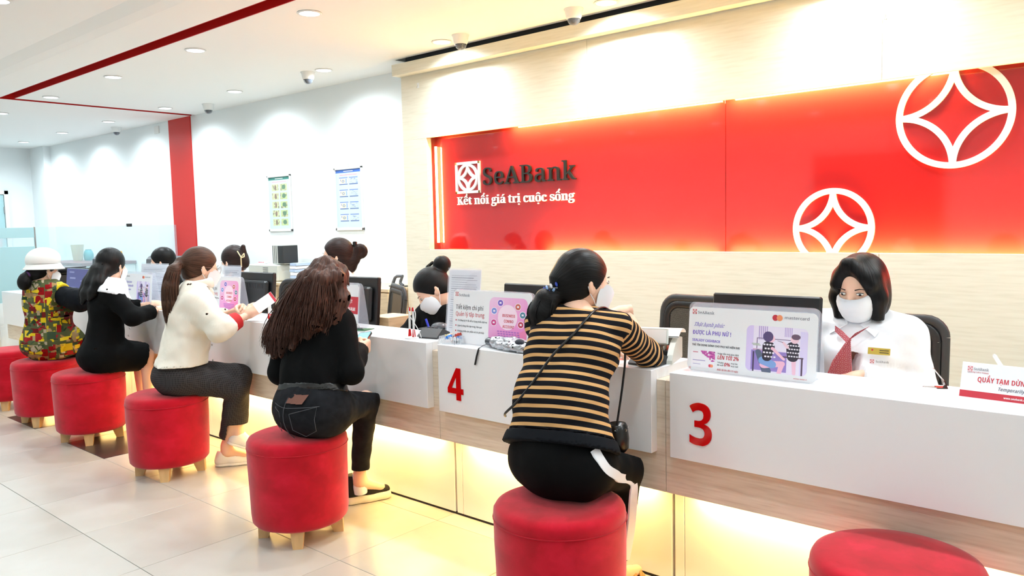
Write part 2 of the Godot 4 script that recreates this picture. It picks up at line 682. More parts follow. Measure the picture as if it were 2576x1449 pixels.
func materials() -> void:
	MT.white_wall = mat(Color(0.93, 0.95, 0.955), 0.75, 0.3)
	MT.ceiling = mat(Color(0.94, 0.945, 0.94), 0.85, 0.2)
	MT.red_paint = mat(Color(0.78, 0.16, 0.14), 0.45, 0.4)
	MT.red_trim = mat(Color(0.70, 0.07, 0.06), 0.5, 0.35)
	var grain := noise_tex(0.02, 11, [[0.0, Color(0.875, 0.865, 0.81)], [0.4, Color(0.91, 0.90, 0.855)], [0.65, Color(0.92, 0.912, 0.87)], [1.0, Color(0.935, 0.93, 0.89)]], 512, 5)
	MT.wood = tri(mat(Color(0.97, 0.96, 0.93), 0.5, 0.35), grain, Vector3(0.35, 5.0, 0.35))
	var grain2 := noise_tex(0.02, 23, [[0.0, Color(0.82, 0.75, 0.665)], [0.35, Color(0.875, 0.815, 0.74)], [0.6, Color(0.895, 0.84, 0.765)], [1.0, Color(0.92, 0.87, 0.80)]], 512, 5)
	MT.counter_wood = tri(mat(Color(0.97, 0.97, 0.97), 0.5, 0.35), grain2, Vector3(0.45, 7.0, 0.45))
	MT.cabinet_wood = tri(mat(Color(1.0, 0.95, 0.86), 0.5, 0.35), grain2, Vector3(0.45, 5.0, 0.45))
	MT.leg_wood = tri(mat(Color(0.95, 0.85, 0.68), 0.5, 0.35), grain2, Vector3(4.0, 0.8, 4.0), false)
	MT.white_gloss = mat(Color(0.92, 0.925, 0.935), 0.16, 0.5)
	MT.plinth = mat(Color(0.93, 0.92, 0.89), 0.22, 0.5)
	MT.steel = mat(Color(0.62, 0.62, 0.62), 0.3, 0.5, 0.9)
	MT.gap = mat(Color(0.10, 0.09, 0.08), 0.7)
	MT.tile = []
	for k in 4:
		var b := [0.0, 0.012, -0.012, 0.02][k] as float
		var tx := noise_tex(0.006, 40 + k, [[0.0, Color(0.685 + b, 0.665 + b, 0.63 + b)], [0.5, Color(0.72 + b, 0.705 + b, 0.675 + b)], [1.0, Color(0.745 + b, 0.735 + b, 0.71 + b)]], 256, 5, 30.0)
		MT.tile.append(tri(mat(Color(1, 1, 1), 0.30, 0.5), tx, Vector3(0.8, 0.8, 0.8)))
	MT.dark_tile = tri(mat(Color(1, 1, 1), 0.28, 0.5), noise_tex(0.01, 50, [[0.0, Color(0.19, 0.165, 0.165)], [1.0, Color(0.27, 0.235, 0.235)]]), Vector3(1, 1, 1))
	MT.grout = mat(Color(0.55, 0.54, 0.51), 0.8)
	MT.led_warm = glow(Color(1.0, 0.86, 0.55), 9.0)
	MT.sign_glass = mat(Color(0.66, 0.135, 0.145), 0.06, 0.5)
	MT.sign_glass.clearcoat_enabled = true
	MT.sign_glass.clearcoat = 0.6
	MT.sign_glass.clearcoat_roughness = 0.03
	MT.white_letter = mat(Color(0.95, 0.95, 0.955), 0.4)
	MT.black_letter = mat(Color(0.12, 0.13, 0.125), 0.35)
	MT.red_number = mat(Color(0.80, 0.04, 0.05), 0.12, 0.5)
	MT.lens = glow(Color(0.94, 0.98, 1.0), 4.0)
	MT.white_plastic = mat(Color(0.90, 0.905, 0.90), 0.4)
	MT.grey_plastic = mat(Color(0.79, 0.80, 0.775), 0.45)
	MT.black_plastic = mat(Color(0.055, 0.055, 0.06), 0.42)
	MT.black_gloss = mat(Color(0.03, 0.03, 0.035), 0.12)
	MT.dark_grey = mat(Color(0.16, 0.165, 0.175), 0.5)
	MT.mid_grey = mat(Color(0.34, 0.35, 0.37), 0.5)
	MT.chrome = mat(Color(0.8, 0.8, 0.8), 0.15, 0.5, 1.0)
	MT.paper = mat(Color(0.93, 0.935, 0.95), 0.7)
	MT.print_grey = mat(Color(0.45, 0.45, 0.5), 0.7)
	MT.print_red = mat(Color(0.78, 0.20, 0.26), 0.6)
	MT.print_dark = mat(Color(0.16, 0.15, 0.19), 0.6)
	MT.print_violet = mat(Color(0.50, 0.42, 0.80), 0.6)
	MT.print_white = mat(Color(0.95, 0.95, 0.96), 0.6)
	MT.red_plastic = mat(Color(0.80, 0.08, 0.10), 0.3)
	var ac := mat(Color(0.93, 0.95, 1.0, 0.16), 0.05, 0.5)
	ac.transparency = BaseMaterial3D.TRANSPARENCY_ALPHA
	MT.acrylic = ac
	var gl := mat(Color(0.72, 0.90, 0.94, 0.22), 0.04, 0.5)
	gl.transparency = BaseMaterial3D.TRANSPARENCY_ALPHA
	MT.glass = gl
	MT.frost = mat(Color(0.66, 0.80, 0.82), 0.5, 0.4)
	MT.velvet = []
	for k in 3:
		var vt := noise_tex(0.012, 70 + k, [[0.0, Color(0.62, 0.03, 0.10)], [0.45, Color(0.72, 0.045, 0.135)], [0.7, Color(0.76, 0.06, 0.16)], [1.0, Color(0.82, 0.10, 0.21)]], 256, 4, 40.0)
		var vm := tri(mat(Color(1, 1, 1), 0.85, 0.2), vt, Vector3(1.7, 1.7, 1.7), false)
		vm.rim_enabled = true
		vm.rim = 0.55
		vm.rim_tint = 0.7
		MT.velvet.append(vm)

func setup() -> void:
	var cam := Camera3D.new()
	cam.name = "camera"
	add_child(cam)
	cam.position = Vector3(0, 1.44, 0)
	cam.rotation_order = EULER_ORDER_YXZ
	cam.rotation_degrees = Vector3(-4.7512, 41.118, -1.2932)
	cam.fov = rad_to_deg(2.0 * atan(724.5 / 1987.34))
	cam.near = 0.05
	cam.far = 60.0
	cam.current = true
	var e := Environment.new()
	e.background_mode = Environment.BG_COLOR
	e.background_color = Color(0.75, 0.80, 0.86)
	e.tonemap_mode = Environment.TONE_MAPPER_LINEAR
	e.tonemap_exposure = 1.1
	e.sdfgi_enabled = true
	e.ssao_enabled = true
	e.ssil_enabled = true
	var w := WorldEnvironment.new()
	w.name = "environment"
	w.environment = e
	add_child(w)

const LAMP_E := 2.3       # each ceiling downlight over the counter
const HALL_E := 1.2       # each ceiling downlight over the hall
const LED_E := 0.75       # each tube under the counter
const SIGN_E := 2.0      # each metre of tube in the sign

func downlights() -> void:
	var src := thing("downlight", "round recessed ceiling downlight glowing cool white", "downlight", Vector3(-4.2, CEIL, -2.97), 0.0, "ceiling downlights")
	var g := Geo.new()
	g.lathe(Transform3D(), [Vector2(0.058, 0.0), Vector2(0.072, 0.0), Vector2(0.076, -0.004), Vector2(0.072, -0.008), Vector2(0.062, -0.008), Vector2(0.058, 0.0)], 28)
	part(src, "trim_ring", g, MT.white_plastic)
	g = Geo.new()
	g.lathe(Transform3D(), [Vector2(0.0, -0.006), Vector2(0.061, -0.006), Vector2(0.061, 0.0)], 28)
	part(src, "lens", g, MT.lens)
	var l := SpotLight3D.new()
	l.name = "lamp"
	l.rotation_degrees = Vector3(-90, 0, 0)
	l.position = Vector3(0, -0.012, 0)
	l.light_color = Color(0.925, 0.975, 1.0)
	l.light_energy = LAMP_E
	l.light_size = 0.055
	l.spot_range = 20.0
	l.spot_attenuation = 2.0
	l.spot_angle = 84.0
	l.spot_angle_attenuation = 0.9
	l.shadow_enabled = true
	src.add_child(l)
	for k in range(-4, 8):
		for zz: float in [-2.97, -4.1]:
			var x := -4.2 - 1.43 * k - (0.03 * maxi(k - 3, 0))
			if x < -13.3 or (k == 0 and zz > -3.0):
				continue
			copy(src, Vector3(x, CEIL, zz))
	for k in range(-4, 6):
		for zz: float in [-1.62, 0.1, 1.8]:
			var c := copy(src, Vector3(-5.35 - 1.43 * k, 2.80, zz), 0.0, "round recessed downlight in the raised hall ceiling")
			(c.get_node("lamp") as SpotLight3D).light_energy = HALL_E

func room() -> void:
	# floor: tiles laid on a slab
	var fl := struct("floor", null, null)
	var g := Geo.new()
	g.mm(Vector3(-14.1, -0.15, -4.8), Vector3(2.8, -0.004, 3.4))
	part(fl, "floor_slab", g, MT.grout)
	var px := 0.6125
	var pz := 0.5815
	var tg := Geo.new()
	tg.mm(Vector3(-px / 2 + 0.0012, -0.0045, -pz / 2 + 0.0012), Vector3(px / 2 - 0.0012, 0.0, pz / 2 - 0.0012), 0.0012)
	var tm := tg.mesh()
	var rng := RandomNumberGenerator.new()
	rng.seed = 5
	var rest := Geo.new()
	for a in range(-17, 10):
		for b in range(-6, 9):
			var cx := -3.371 + px * (a + 0.5)
			var cz := -1.404 + pz * (b + 0.5)
			if cx > 2.7 or cx < -14.0 or cz < -4.7 or cz > 3.3:
				continue
			var m: Material = MT.tile[rng.randi() % 4]
			if b == -2 and (a == -4 or a == -6):
				m = MT.dark_tile
			if cx > -9.2 and cx < 0.9 and cz > -3.0 and cz < 0.3:
				part(fl, "tile", tm, m, Transform3D(Basis(), Vector3(cx, 0, cz)))
			else:
				rest.add(tg, Transform3D(Basis(), Vector3(cx, 0, cz)))
	var ro := part(fl, "far_tiles", rest, MT.tile[0])
	ro.set_meta("kind", "stuff")
	# ceiling: slabs round a sunk red channel
	var ce := struct("ceiling", null, null)
	g = Geo.new()
	g.mm(Vector3(-8.80, CEIL, -4.282), Vector3(2.8, CEIL + 0.09, -2.755))
	g.mm(Vector3(-8.80, CEIL, -4.75), Vector3(-4.93, CEIL + 0.09, -4.282))
	part(ce, "teller_slab", g, MT.ceiling)
	g = Geo.new()
	g.mm(Vector3(-14.1, CEIL, -4.75), Vector3(-8.905, CEIL + 0.09, -2.63))
	part(ce, "end_slab", g, MT.ceiling)
	g = Geo.new()
	g.mm(Vector3(-14.1, CEIL, -2.63), Vector3(2.8, CEIL + 0.09, -2.32))
	g.poly([Vector3(-14.1, CEIL, -2.32), Vector3(2.8, CEIL, -2.32), Vector3(2.8, CEIL + 0.012, -2.24), Vector3(-14.1, CEIL + 0.012, -2.24)], Vector3(0, -1, 0.3))
	g.poly([Vector3(-14.1, CEIL + 0.012, -2.24), Vector3(2.8, CEIL + 0.012, -2.24), Vector3(2.8, 2.80, -2.15), Vector3(-14.1, 2.80, -2.15)], Vector3(0, -1, 0.3))
	part(ce, "tray_edge", g, MT.ceiling)
	g = Geo.new()
	g.mm(Vector3(-14.1, 2.80, -2.15), Vector3(2.8, 2.88, 3.4))
	part(ce, "hall_slab", g, MT.ceiling)
	g = Geo.new()
	g.mm(Vector3(-14.1, CEIL + 0.09, -4.85), Vector3(2.8, CEIL + 0.14, -2.1))
	part(ce, "upper_slab", g, MT.mid_grey)
	var rc := struct("trim_1", null, null)
	g = Geo.new()
	g.mm(Vector3(-8.905, CEIL + 0.08, -2.755), Vector3(2.8, CEIL + 0.089, -2.63))
	g.mm(Vector3(-8.80, CEIL + 0.0005, -2.7556), Vector3(2.8, CEIL + 0.0895, -2.748))
	g.mm(Vector3(-8.905, CEIL + 0.001, -2.638), Vector3(2.8, CEIL + 0.0895, -2.6295))
	part(rc, "long_channel", g, MT.red_trim)
	g = Geo.new()
	g.mm(Vector3(-8.905, CEIL + 0.08, -4.6), Vector3(-8.80, CEIL + 0.089, -2.755))
	g.mm(Vector3(-8.9055, CEIL + 0.0005, -4.6), Vector3(-8.897, CEIL + 0.0895, -2.63))
	g.mm(Vector3(-8.808, CEIL + 0.0005, -4.6), Vector3(-8.7995, CEIL + 0.0895, -2.755))
	part(rc, "cross_channel", g, MT.red_trim)
	# walls
	g = Geo.new()
	g.mm(Vector3(-14.1, 0, -4.75), Vector3(-4.90, CEIL + 0.1, -4.60))
	struct("wall_back", g, MT.white_wall)
	g = Geo.new()
	g.mm(Vector3(-9.455, 0, -4.62), Vector3(-8.92, CEIL + 0.05, -4.588), 0.002)
	struct("trim_2", g, MT.red_paint)
	g = Geo.new()
	g.mm(Vector3(-14.1, 0, -4.75), Vector3(-13.9, 2.9, 3.4))
	struct("wall_left", g, MT.white_wall)
	g = Geo.new()
	g.mm(Vector3(-13.9, 0, -4.60), Vector3(-13.33, CEIL, -4.50))
	struct("trim_3", g, MT.white_wall)
	g = Geo.new()
	g.mm(Vector3(2.6, 0, -4.75), Vector3(2.8, 2.9, 3.4))
	struct("wall_right", g, MT.white_wall)
	g = Geo.new()
	g.mm(Vector3(-14.1, 0, 3.2), Vector3(2.8, 2.9, 3.4))
	struct("wall_front", g, MT.white_wall)
	# the far door
	var dr := struct("door_1", null, null)
	g = Geo.new()
	g.mm(Vector3(-13.905, 0, -4.15), Vector3(-13.85, 2.10, -4.09), 0.004)
	g.mm(Vector3(-13.905, 2.04, -4.15), Vector3(-13.85, 2.10, -3.12), 0.004)
	g.mm(Vector3(-13.905, 0, -3.18), Vector3(-13.85, 2.10, -3.12), 0.004)
	part(dr, "door_frame", g, MT.white_plastic)
	g = Geo.new()
	g.mm(Vector3(-13.9, 0.01, -4.085), Vector3(-13.87, 2.035, -3.185), 0.003)
	part(dr, "door_leaf", g, MT.frost)
	g = Geo.new()
	for y: float in [0.3, 1.0, 1.75]:
		g.mm(Vector3(-13.872, y, -4.095), Vector3(-13.852, y + 0.1, -4.075), 0.003)
	part(dr, "hinge", g, MT.steel)
	# opposite wall, mirrored in the red glass: a glazed entrance and two notice frames
	var d2 := struct("door_2", null, null)
	g = Geo.new()
	g.mm(Vector3(-4.4, 0.02, 3.17), Vector3(-2.7, 2.3, 3.205))
	part(d2, "door_leaf", g, MT.dark_grey)
	g = Geo.new()
	g.mm(Vector3(-4.46, 0, 3.15), Vector3(-4.4, 2.36, 3.21), 0.004)
	g.mm(Vector3(-2.7, 0, 3.15), Vector3(-2.64, 2.36, 3.21), 0.004)
	g.mm(Vector3(-4.4, 2.3, 3.15), Vector3(-2.7, 2.36, 3.21), 0.004)
	part(d2, "door_frame", g, MT.steel)
	downlights()

func sign_wall() -> void:
	var w := struct("wall_sign", null, null)
	var y0 := 1.238
	var y1 := 2.122
	var xl := -4.665
	var xr := 0.36
	var g: Geo
	# upper cladding boards, with a hair gap between them
	var cuts := [-4.944, -3.097, -1.26, 0.58, 2.6]
	for k in 4:
		g = Geo.new()
		g.mm(Vector3(cuts[k] + 0.001, y1, SIGNZ - 0.018), Vector3(cuts[k + 1] - 0.001, 2.66, SIGNZ), 0.0015)
		part(w, "panel", g, MT.wood)
		g = Geo.new()
		g.mm(Vector3(cuts[k] + 0.001, 0, SIGNZ - 0.018), Vector3(cuts[k + 1] - 0.001, y0, SIGNZ), 0.0015)
		part(w, "panel", g, MT.wood)
	g = Geo.new()
	g.mm(Vector3(-4.943, y0, SIGNZ - 0.05), Vector3(xl, y1, SIGNZ), 0.0015)
	part(w, "panel", g, MT.wood)
	g = Geo.new()
	g.mm(Vector3(xr, y0, SIGNZ - 0.05), Vector3(2.6, y1, SIGNZ), 0.0015)
	part(w, "panel", g, MT.wood)
	g = Geo.new()
	g.mm(Vector3(-4.94, 0, -4.75), Vector3(2.7, CEIL + 0.09, -4.452))
	part(w, "core", g, MT.white_wall)
	g = Geo.new()
	g.mm(Vector3(-4.94, 0, -4.452), Vector3(-4.70, 2.66, -4.40))
	g.mm(Vector3(-4.94, 0, -4.452), Vector3(2.7, 1.15, -4.3685))
	g.mm(Vector3(-4.94, 2.21, -4.452), Vector3(2.7, 2.66, -4.3685))
	part(w, "batten", g, MT.wood)
	# cornice board along the top, with the dark slot above it
	var co := struct("trim_4", null, null)
	g = Geo.new()
	g.mm(Vector3(-4.944, 2.628, SIGNZ), Vector3(2.6, 2.716, -4.256), 0.0015)
	part(co, "cornice_board", g, MT.wood)
	g = Geo.new()
	g.mm(Vector3(-4.90, 2.66, -4.452), Vector3(2.6, CEIL + 0.088, -4.37))
	part(co, "slot_back", g, MT.mid_grey)
	# the lit red sign
	var s := thing("lit_sign", "long backlit red glass sign on the wood wall with white emblems and lettering", "sign", Vector3(-2.15, y0, SIGNZ - 0.085))
	for r in [[-4.70, -2.1595], [-2.1565, 0.40]]:
		g = Geo.new()
		g.mm(Vector3(r[0], 1.152, -4.452), Vector3(r[1], 2.208, -4.436), 0.001)
		wpart(s, "glass_pane", g, MT.sign_glass)
	var zf := -4.436
	g = Geo.new()
	var xf := Transform3D(Basis(), Vector3(-1.525, 1.369, zf))
	emblem(g, xf, 0.218, 0.0305, 0.012, -0.165, 99)
	wpart(s, "emblem", g, MT.white_letter)
	g = Geo.new()
	xf = Transform3D(Basis(), Vector3(-0.945, 1.922, zf))
	emblem(g, xf, 0.264, 0.0305, 0.012, -99, 0.23, 1.0, 88)
	wpart(s, "emblem", g, MT.white_letter)
	g = Geo.new()
	xf = Transform3D(Basis(), Vector3(-4.293, 1.7925, zf))
	emblem(g, xf, 0.108, 0.021, 0.014, -99, 99, 1.0, 64)
	var fr := [Vector2(-0.1215, -0.1115), Vector2(0.1215, -0.1115), Vector2(0.1215, 0.1115), Vector2(-0.1215, 0.1115)]
	for k in 4:
		var a: Vector2 = fr[k]
		var b: Vector2 = fr[(k + 1) % 4]
		var dd := (b - a).normalized() * 0.0095
		g.band([a - dd, b + dd], 0.019, 0.0142, xf)
	wpart(s, "logo", g, MT.white_letter)
	g = Geo.new()
	write(g, "SeABank", "serif", Transform3D(Basis(), Vector3(-4.125, 1.725, zf + 0.004)), 0.128, 0.87, 0.016)
	wpart(s, "lettering", g, MT.black_letter)
	g = Geo.new()
	write(g, "Kết nối giá trị cuộc sống", "serif_bold", Transform3D(Basis(), Vector3(-4.415, 1.585, zf + 0.001)), 0.062, 1.14, 0.010)
	wpart(s, "lettering", g, MT.white_letter)
	# tubes: one upright inside the left edge, one behind the upper and one behind the lower edge
	g = Geo.new()
	g.tube([Vector3(-4.632, 1.29, -4.420), Vector3(-4.632, 2.055, -4.420)], 0.0105, 12)
	wpart(s, "led_tube", g, MT.led_warm)
	sign_light(s, Vector3(-4.61, 1.67, -4.415), Vector2(0.02, 0.76), 0.76, Vector3(1, 0, 0.35))
	for r in [[-3.82, -2.20], [-2.12, -0.98]]:
		g = Geo.new()
		g.tube([Vector3(r[0], 2.152, -4.384), Vector3(r[1], 2.152, -4.384)], 0.0105, 10)
		wpart(s, "led_tube", g, MT.led_warm)
		sign_light(s, Vector3((r[0] + r[1]) / 2, 2.140, -4.388), Vector2(r[1] - r[0], 0.02), r[1] - r[0], Vector3(0, -0.75, -0.66))
	for r in [[-3.52, -2.20], [-2.12, 0.3]]:
		g = Geo.new()
		g.tube([Vector3(r[0], 1.208, -4.384), Vector3(r[1], 1.208, -4.384)], 0.0105, 10)
		wpart(s, "led_tube", g, MT.led_warm)
		sign_light(s, Vector3((r[0] + r[1]) / 2, 1.220, -4.388), Vector2(r[1] - r[0], 0.02), r[1] - r[0], Vector3(0, 0.75, -0.66))
	# small clear hooks stuck to the wood
	for p in [[Vector3(-4.739, 2.541, SIGNZ), "clear adhesive hook stuck on the wood wall near its edge"], [Vector3(-1.246, 2.443, SIGNZ), "clear adhesive hook stuck on the wood wall above the red sign"]]:
		var h := thing("adhesive_hook", p[1], "hook", p[0], 0.0, "adhesive hooks on the wood wall")
		g = Geo.new()
		g.mm(Vector3(-0.012, -0.02, 0), Vector3(0.012, 0.02, 0.002), 0.001)
		part(h, "pad", g, MT.white_plastic)
		g = Geo.new()
		g.tube([Vector3(0, 0.005, 0.002), Vector3(0, -0.004, 0.008), Vector3(0, -0.014, 0.010), Vector3(0, -0.018, 0.016), Vector3(0, -0.012, 0.02)], 0.0015, 6)
		part(h, "wire", g, MT.chrome)

func sign_light(p: Node3D, at: Vector3, size: Vector2, len_: float, dir: Vector3) -> void:
	var l := AreaLight3D.new()
	l.name = "tube_light"
	l.area_size = size
	l.light_color = Color(1.0, 0.80, 0.42)
	l.light_energy = SIGN_E * len_
	l.area_normalize_energy = true
	l.shadow_enabled = true
	l.area_range = 20.0
	p.add_child(l, true)
	l.position = at - p.position
	var up := Vector3.UP if absf(dir.normalized().y) < 0.9 else Vector3.BACK
	l.basis = Basis.looking_at(dir, up)

func counters() -> void:
	# unit seams along x; every unit: wood body with apron, white cover, lit plinth
	var seams := [-0.255, -1.475, -2.690, -3.910, -5.130, -6.350, -7.570, -8.790]
	var labels := ["white counter unit numbered 3 facing the red stools", "white counter unit numbered 4 with the silver umbrella on it", "white counter unit where the long-haired woman in jeans sits", "white counter unit where the woman in the cream jacket sits", "white counter unit where the woman in the black dress sits", "white counter unit where the woman in the white hat sits", "white counter unit at the far end of the row"]
	for k in 7:
		var a: float = seams[k + 1]
		var b: float = seams[k]
		counter_unit(a, b, labels[k], k)
	# one more unit to the right, of which the picture shows the start only
	counter_unit(-0.255, 0.965, "white counter unit to the right of the closed-counter sign", 8)
	var g := Geo.new()
	g.mm(Vector3(-8.79, 0.715, -3.45), Vector3(0.965, 0.74, -2.815), 0.002)
	var d := thing("staff_desk", "low pale wood staff desk running behind the counter", "desk", Vector3(-3.9, 0, -3.1))
	wpart(d, "desk_top", g, MT.cabinet_wood)
	for x: float in [-8.7, -6.35, -5.13, -3.91, -2.69, -1.475, -0.255, 0.9]:
		g = Geo.new()
		g.mm(Vector3(x - 0.012, 0, -3.40), Vector3(x + 0.012, 0.715, -2.83), 0.002)
		wpart(d, "side_panel", g, MT.cabinet_wood)

func counter_unit(a: float, b: float, label: String, k: int) -> void:
	var u := thing("counter_unit", label, "counter", Vector3((a + b) / 2, 0, -2.68))
	var g := Geo.new()
	g.mm(Vector3(a + 0.0008, 0.42, -2.805), Vector3(b - 0.0008, 0.845, FRONT - 0.04), 0.0015)
	wpart(u, "body", g, MT.counter_wood)
	# white cover: face panel with the ledge folded over the top
	g = Geo.new()
	g.mm(Vector3(a + 0.041, 0.572, FRONT - 0.04), Vector3(b - 0.036, TOP - 0.0005, FRONT), 0.0012)
	wpart(u, "front_panel", g, MT.white_gloss)
	g = Geo.new()
	g.mm(Vector3(a + 0.041, 0.845, -2.80), Vector3(b - 0.036, TOP, FRONT - 0.0402), 0.0012)
	wpart(u, "ledge", g, MT.white_gloss)
	g = Geo.new()
	g.mm(Vector3(a + 0.001, 0.012, -2.72), Vector3(b - 0.055, 0.42, -2.68), 0.0015)
	wpart(u, "plinth_panel", g, MT.plinth)
	g = Geo.new()
	g.mm(Vector3(b - 0.042, 0.012, -2.72), Vector3(b - 0.001, 0.42, -2.68), 0.0015)
	wpart(u, "plinth_panel", g, MT.plinth)
	g = Geo.new()
	g.mm(Vector3(a + 0.001, 0.0, -2.76), Vector3(b - 0.001, 0.42, -2.725))
	wpart(u, "plinth_back", g, MT.plinth)
	g = Geo.new()
	g.mm(Vector3(a + 0.001, 0.0, -2.735), Vector3(b - 0.001, 0.012, -2.685))
	wpart(u, "base_gap", g, MT.gap)
	g = Geo.new()
	g.tube([Vector3(a + 0.06, 0.406, -2.63), Vector3(b - 0.12, 0.406, -2.63)], 0.008, 8)
	wpart(u, "led_tube", g, MT.led_warm)
	var l := AreaLight3D.new()
	l.name = "tube_light"
	l.area_size = Vector2(b - a - 0.2, 0.03)
	l.light_color = Color(1.0, 0.83, 0.50)
	l.light_energy = LED_E
	l.area_normalize_energy = true
	l.shadow_enabled = true
	l.area_range = 20.0
	u.add_child(l)
	l.position = Vector3((a + b) / 2 - 0.03, 0.395, -2.63) - u.position
	l.basis = Basis.looking_at(Vector3(0, -1, -0.15), Vector3.BACK)
	if k == 0 or k == 1:
		g = Geo.new()
		if k == 1:
			write(g, "4", "sans_bold", Transform3D(Basis(), Vector3(-2.585, 0.638, FRONT)), 0.148, 0.098, 0.004)
		else:
			write(g, "3", "sans_bold", Transform3D(Basis(), Vector3(-1.353, 0.636, FRONT)), 0.150, 0.086, 0.004)
		wpart(u, "number", g, MT.red_number)

# ---------------------------------------------------------------- stools
var OTT := [Vector3(-0.61, 0, -2.31), Vector3(-1.63, 0, -2.09), Vector3(-3.15, 0, -2.06), Vector3(-4.58, 0, -2.12), Vector3(-5.78, 0, -2.14), Vector3(-6.60, 0, -2.14), Vector3(-7.45, 0, -2.15)]
func stools() -> void:
	var names := ["round red velvet stool standing empty at counter 3", "round red velvet stool under the woman in the striped top", "round red velvet stool under the long-haired woman in black jeans", "round red velvet stool under the woman in the cream jacket", "round red velvet stool under the woman in the black dress", "round red velvet stool under the woman in the white hat", "round red velvet stool standing empty at the far end of the row"]
	var fn := FastNoiseLite.new()
	fn.seed = 3
	fn.frequency = 3.0
	for k in 7:
		var s := thing("stool", names[k], "stool", OTT[k], [0.25, 0.4, 0.1, 0.15, 0.3, 0.0, 0.2][k], "red velvet stools at the counter")
		var g := Geo.new()
		var prof := []
		for p in [[0.0, 0.078], [0.19, 0.078], [0.207, 0.082], [0.218, 0.095], [0.2215, 0.13], [0.225, 0.25], [0.2275, 0.36], [0.2285, 0.42], [0.2292, 0.432], [0.2282, 0.437], [0.229, 0.444], [0.227, 0.462], [0.219, 0.476], [0.20, 0.484], [0.15, 0.489], [0.0, 0.490]]:
			prof.append(Vector2(p[0], p[1]))
		g.lathe(Transform3D(), prof, 56)
		for a in g.v.size():
			var p := g.v[a]
			var q := Vector3(p.x, p.y * 0.5, p.z) * 2.2 + Vector3(k * 7.0, 0, 0)
			var bump := 0.004 * fn.get_noise_3dv(q)
			if p.y > 0.08 and p.y < 0.47:
				g.v[a] += Vector3(p.x, 0, p.z).normalized() * bump
		part(s, "cushion", g, MT.velvet[k % 3])
		g = Geo.new()
		var seam := []
		for a in 57:
			var an := TAU * a / 56
			seam.append(Vector3(cos(an) * 0.2300, 0.4345, sin(an) * 0.2300))
		g.tube(seam, 0.0018, 5, false)
		part(s, "seam", g, MT.velvet[(k + 1) % 3])
		for a in 4:
			var an := PI / 4 + PI / 2 * a
			var d := Vector3(cos(an), 0, sin(an))
			g = Geo.new()
			var e := Basis(d, Vector3.UP, d.cross(Vector3.UP))
			var c0 := d * 0.160
			var top := []
			var bot := []
			for w in [[-1, -1], [1, -1], [1, 1], [-1, 1]]:
				top.append(c0 + e * Vector3(0.036 * w[0] - 0.004, 0.082, 0.03 * w[1]))
				bot.append(c0 + e * Vector3(0.022 * w[0] + 0.012, 0.0, 0.022 * w[1]))
			g.poly(bot, Vector3.DOWN)
			g.poly(top, Vector3.UP)
			for w in 4:
				g.poly([top[w], top[(w + 1) % 4], bot[(w + 1) % 4], bot[w]], (top[w] + top[(w + 1) % 4] - c0 * 2.0 - Vector3.UP * 0.082 * 2.0))
			part(s, "leg", g, MT.leg_wood)

# ---------------------------------------------------------------- sign holders on the ledge
func acrylic_holder(t: Node3D, w: float, h: float) -> void:
	# an acrylic sheet bent to an A, seen from the front: z is towards the customers
	var g := Geo.new()
	g.prism(rrect(w, h, 0.022), 0.003, Transform3D(Basis(Vector3.RIGHT, -0.10), Vector3(0, h / 2, -0.0125)))
	part(t, "acrylic_front", g, MT.acrylic)
	g = Geo.new()
	g.prism(rrect(w, h - 0.004, 0.022), 0.003, Transform3D(Basis(Vector3.RIGHT, 0.14), Vector3(0, h / 2 - 0.002, -0.058)))
	part(t, "acrylic_back", g, MT.acrylic)
	g = Geo.new()
	g.mm(Vector3(-w / 2 + 0.02, 0.0, -0.075), Vector3(w / 2 - 0.02, 0.003, 0.012), 0.001)
	part(t, "acrylic_foot", g, MT.acrylic)

func sheet_xf(h: float) -> Transform3D:
	return Transform3D(Basis(Vector3.RIGHT, -0.10), Vector3(0, h / 2, -0.0072))

func little_logo(p: Node3D, xf: Transform3D, s: float, m: Material) -> void:
	var g := Geo.new()
	g.prism(PackedVector2Array([Vector2(-s / 2, -s / 2), Vector2(s / 2, -s / 2), Vector2(s / 2, s / 2), Vector2(-s / 2, s / 2)]), 0.0004, xf)
	part(p, "logo", g, m)
	g = Geo.new()
	emblem(g, xf.translated_local(Vector3(0, 0, 0.0004)), s * 0.44, s * 0.085, 0.0003, -99, 99, 1.0, 32)
	part(p, "logo_ring", g, MT.print_white)

func picture(p: Node3D, called: String, tex: Texture2D, xf: Transform3D, poly: PackedVector2Array) -> void:
	var g := Geo.new()
	g.prism(poly, 0.0003, xf)
	var lo := Vector2(1e9, 1e9)
	var hi := -lo
	for q in poly:
		lo = lo.min(q); hi = hi.max(q)
	var inv := xf.affine_inverse()
	for a in g.v.size():
		var q := inv * g.v[a]
		g.t[a] = Vector2((q.x - lo.x) / (hi.x - lo.x), 1.0 - (q.y - lo.y) / (hi.y - lo.y))
	var m := mat(Color.WHITE, 0.5)
	m.albedo_texture = tex
	m.texture_repeat = false
	part(p, called, g, m)

